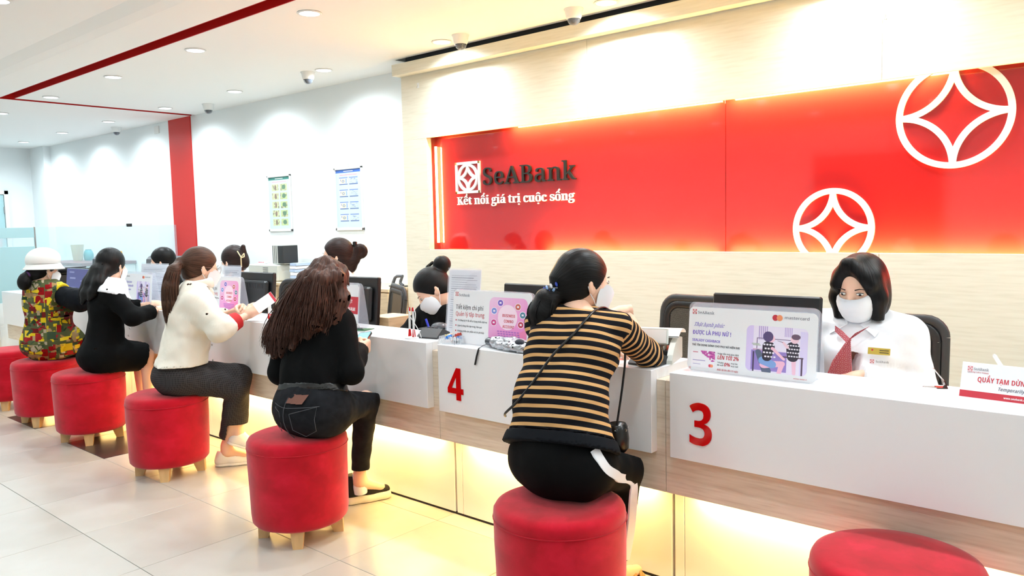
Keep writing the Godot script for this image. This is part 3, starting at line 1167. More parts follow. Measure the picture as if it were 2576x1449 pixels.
func photo_women() -> Image:
	# print: two people in polka dots at a desk before pale curtains
	var im := Image.create(340, 300, false, Image.FORMAT_RGB8)
	im.fill(Color(0.93, 0.90, 0.98))
	for k in 5:
		im.fill_rect(Rect2i(70 + k * 11, 0, 6, 90), Color(0.74, 0.66, 0.86))
		im.fill_rect(Rect2i(215 + k * 9, 0, 5, 60), Color(0.76, 0.68, 0.88))
	im.fill_rect(Rect2i(0, 0, 40, 300), Color(0.86, 0.80, 0.97))
	im.fill_rect(Rect2i(300, 20, 40, 280), Color(0.88, 0.84, 0.98))
	im.fill_rect(Rect2i(62, 78, 190, 4), Color(0.40, 0.34, 0.48))
	im.fill_rect(Rect2i(60, 78, 4, 80), Color(0.40, 0.34, 0.48))
	im.fill_rect(Rect2i(40, 150, 130, 10), Color(0.80, 0.66, 0.78))
	im.fill_rect(Rect2i(30, 160, 200, 130), Color(0.60, 0.52, 0.80))
	im.fill_rect(Rect2i(40, 170, 8, 130), Color(0.30, 0.25, 0.36))
	paint_line(im, Vector2(70, 170), Vector2(120, 290), 16, 26, Color(0.38, 0.42, 0.52))
	im.fill_rect(Rect2i(190, 185, 130, 8), Color(0.36, 0.28, 0.36))
	im.fill_rect(Rect2i(308, 190, 9, 110), Color(0.36, 0.28, 0.36))
	for k in 6:
		paint_ellipse(im, 40 + k * 7, 118 + (k % 2) * 8, 9, 4, Color(0.72, 0.76, 0.72))
	# seated woman
	paint_line(im, Vector2(105, 250), Vector2(205, 235), 24, 17, Color(0.96, 0.74, 0.84))
	paint_line(im, Vector2(205, 235), Vector2(190, 298), 15, 11, Color(0.96, 0.74, 0.84))
	paint_line(im, Vector2(100, 225), Vector2(150, 245), 26, 24, Color(0.52, 0.66, 0.88))
	paint_line(im, Vector2(128, 130), Vector2(120, 200), 34, 26, Color(0.20, 0.18, 0.24))
	for k in 16:
		paint_ellipse(im, 104 + (k % 4) * 17 + (k / 4 % 2) * 8, 118 + k / 4 * 26, 6, 6, Color(0.95, 0.93, 0.97))
	paint_line(im, Vector2(150, 140), Vector2(215, 205), 9, 7, Color(0.97, 0.78, 0.86))
	paint_ellipse(im, 142, 78, 20, 25, Color(0.97, 0.80, 0.88))
	paint_ellipse(im, 124, 66, 28, 34, Color(0.36, 0.30, 0.48))
	# child on the desk
	paint_line(im, Vector2(268, 190), Vector2(272, 290), 13, 9, Color(0.96, 0.78, 0.86))
	paint_line(im, Vector2(262, 125), Vector2(262, 185), 36, 30, Color(0.22, 0.20, 0.26))
	for k in 20:
		paint_ellipse(im, 236 + (k % 5) * 14 + (k / 5 % 2) * 7, 112 + k / 5 * 23, 5, 5, Color(0.95, 0.93, 0.97))
	paint_line(im, Vector2(232, 125), Vector2(208, 96), 9, 6, Color(0.97, 0.82, 0.88))
	paint_ellipse(im, 270, 72, 22, 27, Color(0.97, 0.82, 0.88))
	paint_ellipse(im, 276, 56, 24, 18, Color(0.45, 0.36, 0.44))
	paint_line(im, Vector2(205, 96), Vector2(176, 88), 2, 1, Color(0.5, 0.4, 0.5))
	return im

func combo_picture() -> Image:
	var im := Image.create(300, 300, false, Image.FORMAT_RGB8)
	for y in 300:
		for b in 10:
			var f := clampf(0.6 * y / 300.0 + 0.05 * b, 0, 1)
			im.fill_rect(Rect2i(b * 30, y, 30, 1), Color(0.95, 0.80, 0.92).lerp(Color(0.93, 0.52, 0.80), f))
	paint_line(im, Vector2(300, 235), Vector2(150, 290), 34, 16, Color(0.95, 0.55, 0.74))
	for r in 5:
		for c in 8:
			im.fill_rect(Rect2i(70 + c * 22 + r * 4, 222 + r * 15, 17, 9), Color(0.72, 0.46, 0.78))
	paint_ellipse(im, 148, 130, 76, 84, Color(0.98, 0.88, 0.95))
	var dots := [[88, 36, Color(0.48, 0.38, 0.78)], [226, 56, Color(0.80, 0.40, 0.36)], [40, 92, Color(0.48, 0.56, 0.85)], [264, 108, Color(0.33, 0.52, 0.62)], [40, 170, Color(0.83, 0.26, 0.54)], [252, 172, Color(0.75, 0.24, 0.36)]]
	for q in dots:
		paint_ellipse(im, q[0], q[1], 24, 24, Color(0.97, 0.94, 0.98))
		paint_ellipse(im, q[0], q[1], 20, 20, q[2])
		im.fill_rect(Rect2i(int(q[0]) - 8, int(q[1]) - 6, 16, 12), Color(0.95, 0.93, 0.97))
	return im

func card_picture() -> Image:
	var im := Image.create(160, 100, false, Image.FORMAT_RGB8)
	im.fill(Color(0.96, 0.95, 0.98))
	var rng := RandomNumberGenerator.new()
	rng.seed = 8
	for k in 90:
		var x := 70 + rng.randf() * 90
		var y := rng.randf() * 60
		if y < (x - 60) * 0.7:
			paint_ellipse(im, x, y, 3 + rng.randf() * 9, 2 + rng.randf() * 6, Color(0.93, 0.50, 0.78).lerp(Color(0.70, 0.30, 0.62), rng.randf()))
	paint_ellipse(im, 128, 84, 9, 9, Color(0.85, 0.30, 0.42))
	paint_ellipse(im, 140, 84, 9, 9, Color(0.95, 0.60, 0.45))
	im.fill_rect(Rect2i(12, 56, 84, 4), Color(0.62, 0.58, 0.78))
	im.fill_rect(Rect2i(14, 78, 50, 3), Color(0.68, 0.64, 0.82))
	im.fill_rect(Rect2i(12, 8, 34, 5), Color(0.80, 0.50, 0.58))
	return im

var tex_women: Texture2D
var tex_combo: Texture2D

func women_sign(at: Vector3, label: String, full := true) -> void:
	var w := 0.475
	var h := 0.250
	var t := thing("sign_holder", label, "sign holder", at, 0.0, "acrylic sign holders on the ledge")
	acrylic_holder(t, w, h)
	var sh := h - 0.018
	var xf := sheet_xf(h).translated_local(Vector3(0, -0.009, 0))
	var g := Geo.new()
	g.prism(rrect(w - 0.004, sh, 0.02), 0.0008, xf.translated_local(Vector3(0, 0, -0.001)))
	var pg := part(t, "printed_sheet", g, MT.paper)
	pg.set_meta("label", "white printed sheet with a pink and violet photograph")
	# lines of print, in parts of the sheet width (0..1 from the left, 0..1 from the top)
	var at2 := func(u: float, v: float) -> Transform3D: return xf.translated_local(Vector3((u - 0.5) * w, (0.5 - v) * sh, 0.0001))
	if tex_women == null:
		tex_women = img_tex(photo_women())
	picture(t, "photograph", tex_women, at2.call(0.705, 0.57), rrect(0.215, 0.158, 0.018))
	little_logo(t, at2.call(0.05, 0.075), 0.0165, MT.print_red)
	g = Geo.new()
	write(g, "SeABank", "serif", at2.call(0.078, 0.105), 0.0098, 0.064, 0.0003)
	write(g, "mastercard", "sans", at2.call(0.76, 0.105), 0.0098, 0.083, 0.0003)
	part(t, "lettering", g, MT.print_grey)
	g = Geo.new()
	g.prism(disc(0.0105), 0.0003, at2.call(0.69, 0.095))
	part(t, "red_dot", g, MT.print_red)
	g = Geo.new()
	g.prism(disc(0.0105), 0.0004, at2.call(0.722, 0.095))
	part(t, "orange_dot", g, mat(Color(0.95, 0.60, 0.42), 0.6))
	g = Geo.new()
	write(g, "Thật hạnh phúc", "serif", at2.call(0.045, 0.30), 0.0135, 0.118, 0.0003, 0.5)
	write(g, "ĐƯỢC LÀ PHỤ NỮ !", "sans_bold", at2.call(0.04, 0.43), 0.0145, 0.150, 0.0003)
	write(g, "SEALADY CASHBACK", "sans_bold", at2.call(0.04, 0.54), 0.0090, 0.110, 0.0003)
	part(t, "lettering", g, MT.print_violet)
	if full:
		g = Geo.new()
		write(g, "THẺ TÍN DỤNG DÀNH CHO PHỤ NỮ HIỆN ĐẠI", "sans_bold", at2.call(0.04, 0.61), 0.0070, 0.185, 0.0003)
		write(g, "Hoàn tiền mọi giao dịch", "sans", at2.call(0.255, 0.715), 0.0058, 0.080, 0.0003)
		write(g, "Trả góp", "sans", at2.call(0.255, 0.85), 0.0050, 0.024, 0.0003)
		write(g, "lãi suất", "sans", at2.call(0.255, 0.89), 0.0050, 0.024, 0.0003)
		write(g, "mọi lúc", "sans", at2.call(0.365, 0.85), 0.0058, 0.026, 0.0003)
		write(g, "mọi nơi", "sans", at2.call(0.365, 0.89), 0.0058, 0.027, 0.0003)
		part(t, "lettering", g, MT.print_dark)
		g = Geo.new()
		write(g, "LÊN TỚI 2%", "sans_bold", at2.call(0.255, 0.79), 0.0135, 0.080, 0.0003, 0.15)
		write(g, "0%", "sans_bold", at2.call(0.31, 0.89), 0.0125, 0.022, 0.0003, 0.15)
		write(g, "Miễn lãi lên đến 55 ngày", "sans", at2.call(0.255, 0.965), 0.0062, 0.080, 0.0003, 0.15)
		write(g, "ĐÔNG NAM Á", "sans", at2.call(0.84, 0.965), 0.0035, 0.045, 0.0003)
		part(t, "lettering", g, MT.print_red)
		picture(t, "bank_card_print", img_tex(card_picture()), at2.call(0.135, 0.815), rrect(0.095, 0.062, 0.004))
		little_logo(t, at2.call(0.028, 0.965), 0.007, MT.print_red)

func combo_sign(at: Vector3, label: String) -> void:
	var w := 0.48
	var h := 0.252
	var t := thing("sign_holder", label, "sign holder", at, 0.0, "acrylic sign holders on the ledge")
	acrylic_holder(t, w, h)
	var sh := h - 0.006
	var xf := sheet_xf(h).translated_local(Vector3(0, -0.003, 0))
	var g := Geo.new()
	g.prism(rrect(w - 0.004, sh, 0.02), 0.0008, xf.translated_local(Vector3(0, 0, -0.001)))
	part(t, "printed_sheet", g, MT.paper)
	var at2 := func(u: float, v: float) -> Transform3D: return xf.translated_local(Vector3((u - 0.5) * w, (0.5 - v) * sh, 0.0001))
	if tex_combo == null:
		tex_combo = img_tex(combo_picture())
	picture(t, "pink_picture", tex_combo, at2.call(0.72, 0.50), rrect(0.225, 0.200, 0.03))
	little_logo(t, at2.call(0.05, 0.075), 0.0185, MT.print_red)
	g = Geo.new()
	write(g, "SeABank", "serif", at2.call(0.08, 0.115), 0.0115, 0.068, 0.0003)
	part(t, "lettering", g, MT.print_grey)
	g = Geo.new()
	write(g, "Tiết kiệm chi phí", "sans", at2.call(0.045, 0.36), 0.020, 0.175, 0.0003)
	write(g, "Chỉ đăng ký 01 lần để sử dụng nhiều dịch vụ", "sans", at2.call(0.075, 0.585), 0.0075, 0.185, 0.0003)
	write(g, "Quản lý dòng tiền tập trung, hiệu quả", "sans", at2.call(0.075, 0.685), 0.0075, 0.155, 0.0003)
	write(g, "Sử dụng nhiều sản phẩm với chi phí thấp", "sans", at2.call(0.075, 0.785), 0.0075, 0.170, 0.0003)
	part(t, "lettering", g, MT.print_dark)
	g = Geo.new()
	write(g, "Quản lý tập trung", "sans", at2.call(0.045, 0.485), 0.019, 0.182, 0.0003)
	for k in 3:
		g.prism(disc(0.0035, 10), 0.0003, at2.call(0.052, 0.57 + 0.10 * k))
	for k in 3:
		write(g, ["BUSINESS", "COMBO", "ACCOUNT"][k], "sans_bold", at2.call([0.655, 0.675, 0.66][k], 0.44 + 0.10 * k), 0.0125, [0.073, 0.055, 0.068][k], 0.0006)
	part(t, "lettering", g, MT.print_red)

func band_sign(at: Vector3, label: String) -> void:
	var w := 0.48
	var h := 0.252
	var t := thing("sign_holder", label, "sign holder", at, 0.0, "acrylic sign holders on the ledge")
	acrylic_holder(t, w, h)
	var xf := sheet_xf(h).translated_local(Vector3(0, -0.003, 0))
	var g := Geo.new()
	g.prism(rrect(w - 0.012, h - 0.016, 0.02), 0.0008, xf.translated_local(Vector3(0, 0, -0.001)))
	part(t, "printed_sheet", g, MT.paper)
	g = Geo.new()
	g.box(xf * Vector3(0, 0.008, 0.0002), Vector3(w - 0.013, 0.092, 0.0006), 0.0, xf.basis)
	part(t, "red_band", g, MT.print_red)
	g = Geo.new()
	write(g, "VIỆT NAM", "sans_bold", xf.translated_local(Vector3(0.085, -0.022, 0.0006)), 0.019, 0.125, 0.0003)
	write(g, "NGƯỜI VIỆT", "sans_bold", xf.translated_local(Vector3(0.06, 0.020, 0.0006)), 0.017, 0.125, 0.0003)
	part(t, "lettering", g, MT.print_white)
	g = Geo.new()
	write(g, "tặng người", "sans", xf.translated_local(Vector3(0.13, -0.066, 0.0004)), 0.010, 0.082, 0.0003)
	write(g, "dùng", "sans", xf.translated_local(Vector3(0.155, -0.088, 0.0004)), 0.010, 0.042, 0.0003)
	part(t, "lettering", g, MT.print_violet)

func ledge_signs() -> void:
	var z := -2.585
	women_sign(Vector3(-1.177, TOP, z - 0.01), "acrylic holder with a bank card advert of two people in polka dots, on counter 3")
	combo_sign(Vector3(-2.402, TOP, z - 0.005), "acrylic holder with a pink business account advert behind the silver umbrella")
	band_sign(Vector3(-3.605, TOP, z - 0.02), "acrylic holder with a red band advert beside the long-haired woman")
	combo_sign(Vector3(-4.80, TOP, z - 0.02), "acrylic holder with a pink business account advert before the woman in the cream jacket")
	women_sign(Vector3(-6.02, TOP, z - 0.02), "acrylic holder with a photo advert before the woman in the black dress", false)
	# the far one stands with a violet sheet
	var t := thing("sign_holder", "acrylic holder with a dark violet sheet before the woman in the white hat", "sign holder", Vector3(-7.17, TOP, z - 0.02), 0.0, "acrylic sign holders on the ledge")
	acrylic_holder(t, 0.48, 0.25)
	var g := Geo.new()
	var xf := sheet_xf(0.25)
	g.prism(rrect(0.472, 0.24, 0.02), 0.0008, xf.translated_local(Vector3(0, 0, -0.001)))
	part(t, "printed_sheet", g, mat(Color(0.36, 0.35, 0.60), 0.4))
	g = Geo.new()
	for k in 7:
		g.box(xf * Vector3([-0.12, -0.1, -0.12, 0.1, 0.14, 0.12, 0.15][k], [0.09, 0.04, -0.04, 0.02, -0.02, -0.05, -0.085][k], 0.0003), Vector3([0.1, 0.12, 0.2, 0.07, 0.11, 0.09, 0.05][k], [0.012, 0.014, 0.006, 0.008, 0.014, 0.012, 0.02][k], 0.0004), 0.0, xf.basis)
	part(t, "print", g, mat(Color(0.62, 0.62, 0.80), 0.5))
	# upright papers in clear stands
	paper_stand(Vector3(-2.775, TOP, -2.79), 0.21, 0.325, "upright printed form in a clear stand behind the pink advert on counter 4")
	paper_stand(Vector3(-6.06, TOP, -2.74), 0.40, 0.297, "upright printed form beside the monitor before the woman in the black dress")
	paper_stand(Vector3(-4.985, TOP, -2.78), 0.20, 0.30, "upright printed page in front of the clerk with the bow hair clip")
	closed_sign()

func paper_stand(at: Vector3, w: float, h: float, label: String) -> void:
	var t := thing("paper_stand", label, "form", at, 0.06, "upright forms on the ledge")
	var b := Basis(Vector3.RIGHT, -0.12)
	var g := Geo.new()
	g.box(b * Vector3(0, h / 2, 0), Vector3(w, h, 0.001), 0.0, b)
	part(t, "page", g, MT.paper)
	g = Geo.new()
	g.box(b * Vector3(0, h / 2 + 0.004, 0.003), Vector3(w + 0.012, h + 0.01, 0.002), 0.0, b)
	part(t, "clear_cover", g, MT.acrylic)
	g = Geo.new()
	var k := 0
	var y := h - 0.03
	while y > 0.03:
		var lw: float = w * [0.8, 0.7, 0.82, 0.5, 0.78, 0.82][k % 6]
		g.box(b * Vector3((lw - w * 0.84) / 2, y, 0.001), Vector3(lw, 0.0035 if k % 5 == 1 else 0.0016, 0.0004), 0.0, b)
		y -= 0.011
		k += 1
	part(t, "printed_lines", g, MT.print_grey)
	g = Geo.new()
	g.mm(Vector3(-w / 2, 0, -0.05), Vector3(w / 2, 0.003, 0.012), 0.001)
	part(t, "foot", g, MT.acrylic)

func closed_sign() -> void:
	var t := thing("tent_sign", "folded white and red sign saying the counter is temporarily closed, beside the binder clip", "sign", Vector3(-0.385, TOP, -2.665), -0.08)
	var w := 0.30
	var h := 0.105
	var b := Basis(Vector3.RIGHT, -0.28)
	var xf := Transform3D(b, Vector3(0, 0, 0.012))
	var g := Geo.new()
	g.mm(Vector3(-w / 2, 0, -0.0015), Vector3(w / 2, h, 0.0), 0.0)
	part(t, "front_face", g, MT.paper, xf)
	g = Geo.new()
	g.mm(Vector3(-w / 2, 0, 0.0), Vector3(w / 2, h, 0.0015), 0.0)
	part(t, "back_face", g, MT.paper, Transform3D(Basis(Vector3.RIGHT, 0.28), Vector3(0, 0, -0.048)))
	g = Geo.new()
	g.mm(Vector3(-w / 2, 0.0, 0.0), Vector3(w / 2, 0.020, 0.0004), 0.0)
	part(t, "red_band", g, MT.print_red, xf)
	g = Geo.new()
	write(g, "QUẦY TẠM DỪNG GIAO DỊCH", "sans_bold", xf * Transform3D(Basis(), Vector3(-0.105, 0.049, 0.0002)), 0.0145, 0.225, 0.0003)
	part(t, "lettering", g, MT.print_red)
	g = Geo.new()
	write(g, "SeABank", "serif", xf * Transform3D(Basis(), Vector3(-0.118, 0.083, 0.0002)), 0.0075, 0.040, 0.0003)
	write(g, "Temporarily closed", "sans_bold", xf * Transform3D(Basis(), Vector3(-0.05, 0.029, 0.0002)), 0.0100, 0.105, 0.0003, 0.2)
	part(t, "lettering", g, MT.print_grey)
	g = Geo.new()
	write(g, "Linking Life's Values", "serif", xf * Transform3D(Basis(), Vector3(-0.134, 0.075, 0.0002)), 0.0038, 0.056, 0.0003)
	part(t, "lettering", g, MT.print_red)
	little_logo(t, xf * Transform3D(Basis(), Vector3(-0.128, 0.087, 0.0001)), 0.0125, MT.print_red)
	g = Geo.new()
	write(g, "www.seabank.com.vn", "sans_bold", xf * Transform3D(Basis(), Vector3(-0.033, 0.007, 0.0005)), 0.0058, 0.075, 0.0003)
	part(t, "lettering", g, MT.print_white)

# ---------------------------------------------------------------- office machines
func monitor(at: Vector3, turn: float, label: String) -> void:
	# the back faces +z
	var t := thing("monitor", label, "monitor", at, turn, "black computer monitors behind the ledge")
	var b := Basis(Vector3.RIGHT, -0.10)
	var xf := Transform3D(b, Vector3(0, 0.395, 0))
	var g := Geo.new()
	g.box(Vector3(0, -0.135, 0), Vector3(0.42, 0.285, 0.03), 0.006)
	part(t, "casing", g, MT.black_plastic, xf)
	g = Geo.new()
	g.box(Vector3(0, -0.15, 0.026), Vector3(0.36, 0.20, 0.03), 0.012)
	part(t, "back_bulge", g, MT.black_plastic, xf)
	g = Geo.new()
	g.box(Vector3(0, -0.055, 0.043), Vector3(0.30, 0.010, 0.006), 0.002)
	for k in 14:
		g.box(Vector3(-0.13 + k * 0.02, -0.085, 0.0415), Vector3(0.006, 0.03, 0.002))
	part(t, "vent", g, MT.dark_grey, xf)
	g = Geo.new()
	g.box(Vector3(0, -0.137, -0.0152), Vector3(0.41, 0.24, 0.001))
	part(t, "screen", g, MT.black_gloss, xf)
	g = Geo.new()
	g.box(Vector3(0, 0.09, 0.03), Vector3(0.07, 0.17, 0.03), 0.006)
	part(t, "stand", g, MT.black_plastic)
	g = Geo.new()
	g.lathe(Transform3D(Basis().scaled(Vector3(1, 1, 0.75)), Vector3(0, 0, 0.0)), [Vector2(0, 0), Vector2(0.12, 0), Vector2(0.125, 0.004), Vector2(0.11, 0.012), Vector2(0.03, 0.018), Vector2(0, 0.018)], 24)
	part(t, "foot", g, MT.black_plastic)

func machines() -> void:
	var y := 0.74
	monitor(Vector3(-1.245, y, -2.90), 0.03, "black monitor seen from behind, next to the clerk with the red tie")
	monitor(Vector3(-2.37, y, -2.90), -0.04, "black monitor seen from behind the pink advert on counter 4")
	monitor(Vector3(-3.755, y, -2.90), 0.05, "black monitor seen from behind, beside the long-haired woman")
	monitor(Vector3(-4.825, y, -2.90), 0.02, "black monitor seen from behind, in front of the woman in the cream jacket")
	monitor(Vector3(-6.16, y, -2.90), 0.0, "black monitor seen from behind, between the black dress and the ponytail")
	monitor(Vector3(-7.33, y, -2.95), 0.0, "black monitor seen from behind, past the violet sheet")
	cash_counter(Vector3(-1.605, TOP, -2.715), 0.30, "pale grey note counting machine with a tilted display, on the end of counter 4")
	cash_counter(Vector3(-2.845, 0.825, -2.925), -0.15, "pale grey note counting machine beside the bowed clerk")
	pen_stand(Vector3(-2.893, TOP, -2.562), 0.3, "white and red corded counter pen pair beside the bowl of sweets")
	pen_stand(Vector3(-4.172, TOP, -2.578), 0.1, "white and red corded counter pen pair next to the woman holding a card")
	pen_stand(Vector3(-1.775, TOP, -2.70), 0.8, "white and red corded counter pen pair hidden past the striped shoulder")
	keypads()
	sweets()
	umbrella()
	desk_clutter()
	back_row()

func cash_counter(at: Vector3, turn: float, label: String) -> void:
	var t := thing("note_counter", label, "note counter", at, turn, "note counting machines")
	var g := Geo.new()
	var side := PackedVector2Array()
	for p in [[-0.09, 0.0], [0.10, 0.0], [0.098, 0.014], [0.085, 0.034], [0.062, 0.056], [0.032, 0.074], [-0.005, 0.085], [-0.05, 0.088], [-0.09, 0.080]]:
		side.append(Vector2(p[0], p[1]))
	var sx := Basis(Vector3(0, 0, 1), Vector3.UP, Vector3(-1, 0, 0))
	for x: float in [0.075, -0.060]:
		g = Geo.new()
		g.prism(side, 0.022, Transform3D(sx, Vector3(x, 0, 0)))
		part(t, "side_arch", g, MT.grey_plastic)
	g = Geo.new()
	g.mm(Vector3(-0.062, 0.0, -0.085), Vector3(0.054, 0.045, 0.045), 0.004)
	part(t, "body", g, MT.dark_grey)
	g = Geo.new()
	var b := Basis(Vector3.RIGHT, -0.20)
	g.box(Vector3(-0.012, 0.098, 0.035), Vector3(0.118, 0.066, 0.016), 0.004, b)
	var d := part(t, "display", g, MT.grey_plastic)
	g = Geo.new()
	g.box(Vector3(-0.012, 0.0985, 0.0435), Vector3(0.104, 0.052, 0.0015), 0.0, b)
	part(d, "display_face", g, MT.white_plastic)
	g = Geo.new()
	var n := 10
	for k in n:
		var a0 := PI * (0.28 + 0.42 * k / n)
		var a1 := PI * (0.28 + 0.42 * (k + 1) / n)
		var p0 := Vector3(0, 0.02 + sin(a0) * 0.095, -0.04 + cos(a0) * 0.11)
		var p1 := Vector3(0, 0.02 + sin(a1) * 0.095, -0.04 + cos(a1) * 0.11)
		var w := Vector3(0.086, 0, 0)
		var up := Vector3(0, 0.006, 0)
		g.poly([p0 - w + up, p0 + w + up, p1 + w + up, p1 - w + up], Vector3(0, 1, cos(a0)))
		g.poly([p0 - w, p0 + w, p1 + w, p1 - w], Vector3(0, -1, 0))
		g.poly([p0 - w, p1 - w, p1 - w + up, p0 - w + up], Vector3(-1, 0, 0))
		g.poly([p0 + w, p1 + w, p1 + w + up, p0 + w + up], Vector3(1, 0, 0))
	part(t, "hopper_cover", g, MT.white_plastic)
	g = Geo.new()
	for k in 5:
		g.box(Vector3(-0.03 + k * 0.015, 0.055, 0.02), Vector3(0.004, 0.03, 0.05), 0.0, Basis(Vector3.RIGHT, 0.5))
	part(t, "hopper_guide", g, MT.grey_plastic)

func pen_stand(at: Vector3, turn: float, label: String) -> void:
	var t := thing("counter_pen", label, "pen stand", at, turn, "corded counter pens on the ledge")
	var g := Geo.new()
	g.lathe(Transform3D(Basis().scaled(Vector3(1.25, 1, 0.8)), Vector3.ZERO), [Vector2(0, 0), Vector2(0.030, 0), Vector2(0.031, 0.003), Vector2(0.028, 0.007), Vector2(0.012, 0.011), Vector2(0, 0.012)], 24)
	part(t, "base", g, MT.white_plastic)
	for s: float in [-1.0, 1.0]:
		var o := Vector3(0.014 * s, 0.0, 0.004 * s)
		g = Geo.new()
		g.tube([o + Vector3(0, 0.008, 0), o + Vector3(0.0, 0.045, 0)], [0.009, 0.0055], 10)
		part(t, "socket", g, MT.red_plastic)
		var pen := Geo.new()
		pen.tube([o + Vector3(0, 0.042, 0), o + Vector3(-0.002 * s, 0.135, 0)], 0.0052, 10)
		var pn := part(t, "pen", pen, MT.white_plastic)
		pen = Geo.new()
		pen.tube([o + Vector3(-0.002 * s, 0.135, 0), o + Vector3(-0.002 * s, 0.150, 0), o + Vector3(-0.002 * s, 0.154, 0)], [0.0056, 0.005, 0.002], 10)
		part(pn, "cap", pen, MT.red_plastic)
		g = Geo.new()
		var cord := []
		for k in 15:
			var f := k / 14.0
			cord.append(Vector3(o.x - 0.002 * s, 0.152, 0).lerp(Vector3(0.034, 0.004, 0.012 * s), f) + Vector3(0.012 * s * sin(f * PI * 1.6), 0.018 * sin(f * PI) - 0.0, 0.010 * sin(f * PI)))
		g.tube(cord, 0.0022, 6)
		part(t, "cord", g, MT.white_plastic)

func keypads() -> void:
	for q in [[Vector3(-2.835, TOP, -2.655), 0.2, "dark slanted customer keypad beside the white pens on counter 4's left"], [Vector3(-1.585, TOP, -2.615), 0.0, "dark slanted customer keypad by the striped woman's elbow"]]:
		var t := thing("keypad", q[2], "keypad", q[0], q[1], "dark customer keypads")
		var g := Geo.new()
		var side := PackedVector2Array([Vector2(-0.06, 0.0), Vector2(0.06, 0.0), Vector2(0.062, 0.008), Vector2(0.01, 0.045), Vector2(-0.05, 0.022)])
		g.prism(side, 0.12, Transform3D(Basis(Vector3(0, 0, 1), Vector3.UP, Vector3(-1, 0, 0)), Vector3(0.06, 0, 0)))
		part(t, "body", g, MT.dark_grey)
		g = Geo.new()
		for a in 4:
			for b in 3:
				g.box(Vector3(-0.025 + b * 0.02, 0.0285 + a * 0.0065, -0.042 + a * 0.014), Vector3(0.014, 0.004, 0.010), 0.001, Basis(Vector3.RIGHT, -0.38))
		part(t, "keys", g, MT.mid_grey)

func sweets() -> void:
	var t := thing("glass_bowl", "square cut-glass bowl of wrapped sweets on counter 4", "bowl", Vector3(-2.612, TOP, -2.572), 0.2)
	var glass := mat(Color(0.93, 0.95, 0.97, 0.25), 0.06, 0.5)
	glass.transparency = BaseMaterial3D.TRANSPARENCY_ALPHA
	var g := Geo.new()
	g.mm(Vector3(-0.05, 0.0, -0.04), Vector3(0.05, 0.005, 0.04), 0.002)
	for k in 44:
		var f := float(k) / 44.0
		var an := TAU * f
		var d := Vector3(cos(an), 0, sin(an))
		var m := 1.0 / maxf(absf(d.x) / 0.056, absf(d.z) / 0.046)
		var p := d * m
		g.box(p + Vector3(0, 0.018, 0), Vector3(0.005, 0.036, 0.005), 0.001, Basis(Vector3(-d.z, 0, d.x), 0.25))
	part(t, "ribbed_wall", g, glass)
	var cols := [Color(0.92, 0.93, 0.95), Color(0.10, 0.42, 0.80), Color(0.90, 0.55, 0.30), Color(0.92, 0.93, 0.95), Color(0.86, 0.76, 0.45), Color(0.15, 0.50, 0.86), Color(0.88, 0.88, 0.92), Color(0.75, 0.25, 0.20)]
	var words := ["white", "blue", "orange", "white and clear", "yellow", "bright blue", "pale", "red"]
	var rng := RandomNumberGenerator.new()
	rng.seed = 21
	for k in 16:
		var an := rng.randf() * TAU
		var r := rng.randf() * 0.032
		var at := Vector3(-2.612 + cos(an) * r * 1.2, TOP + 0.014 + 0.009 * (k / 5), -2.572 + sin(an) * r)
		var s := thing("sweet", "%s wrapped sweet in the glass bowl" % words[k % 8], "sweet", at, rng.randf() * TAU, "wrapped sweets in the bowl")
		g = Geo.new()
		g.tube([Vector3(-0.018, 0, 0), Vector3(-0.011, 0.001, 0), Vector3(-0.009, 0.001, 0), Vector3(0, 0.002, 0), Vector3(0.009, 0.001, 0), Vector3(0.011, 0.001, 0), Vector3(0.018, 0.002, 0)], [0.008, 0.0025, 0.0065, 0.008, 0.0065, 0.0025, 0.008], 8, true, 0.0, 0.7)
		part(s, "wrapper", g, mat(cols[k % 8], 0.3))

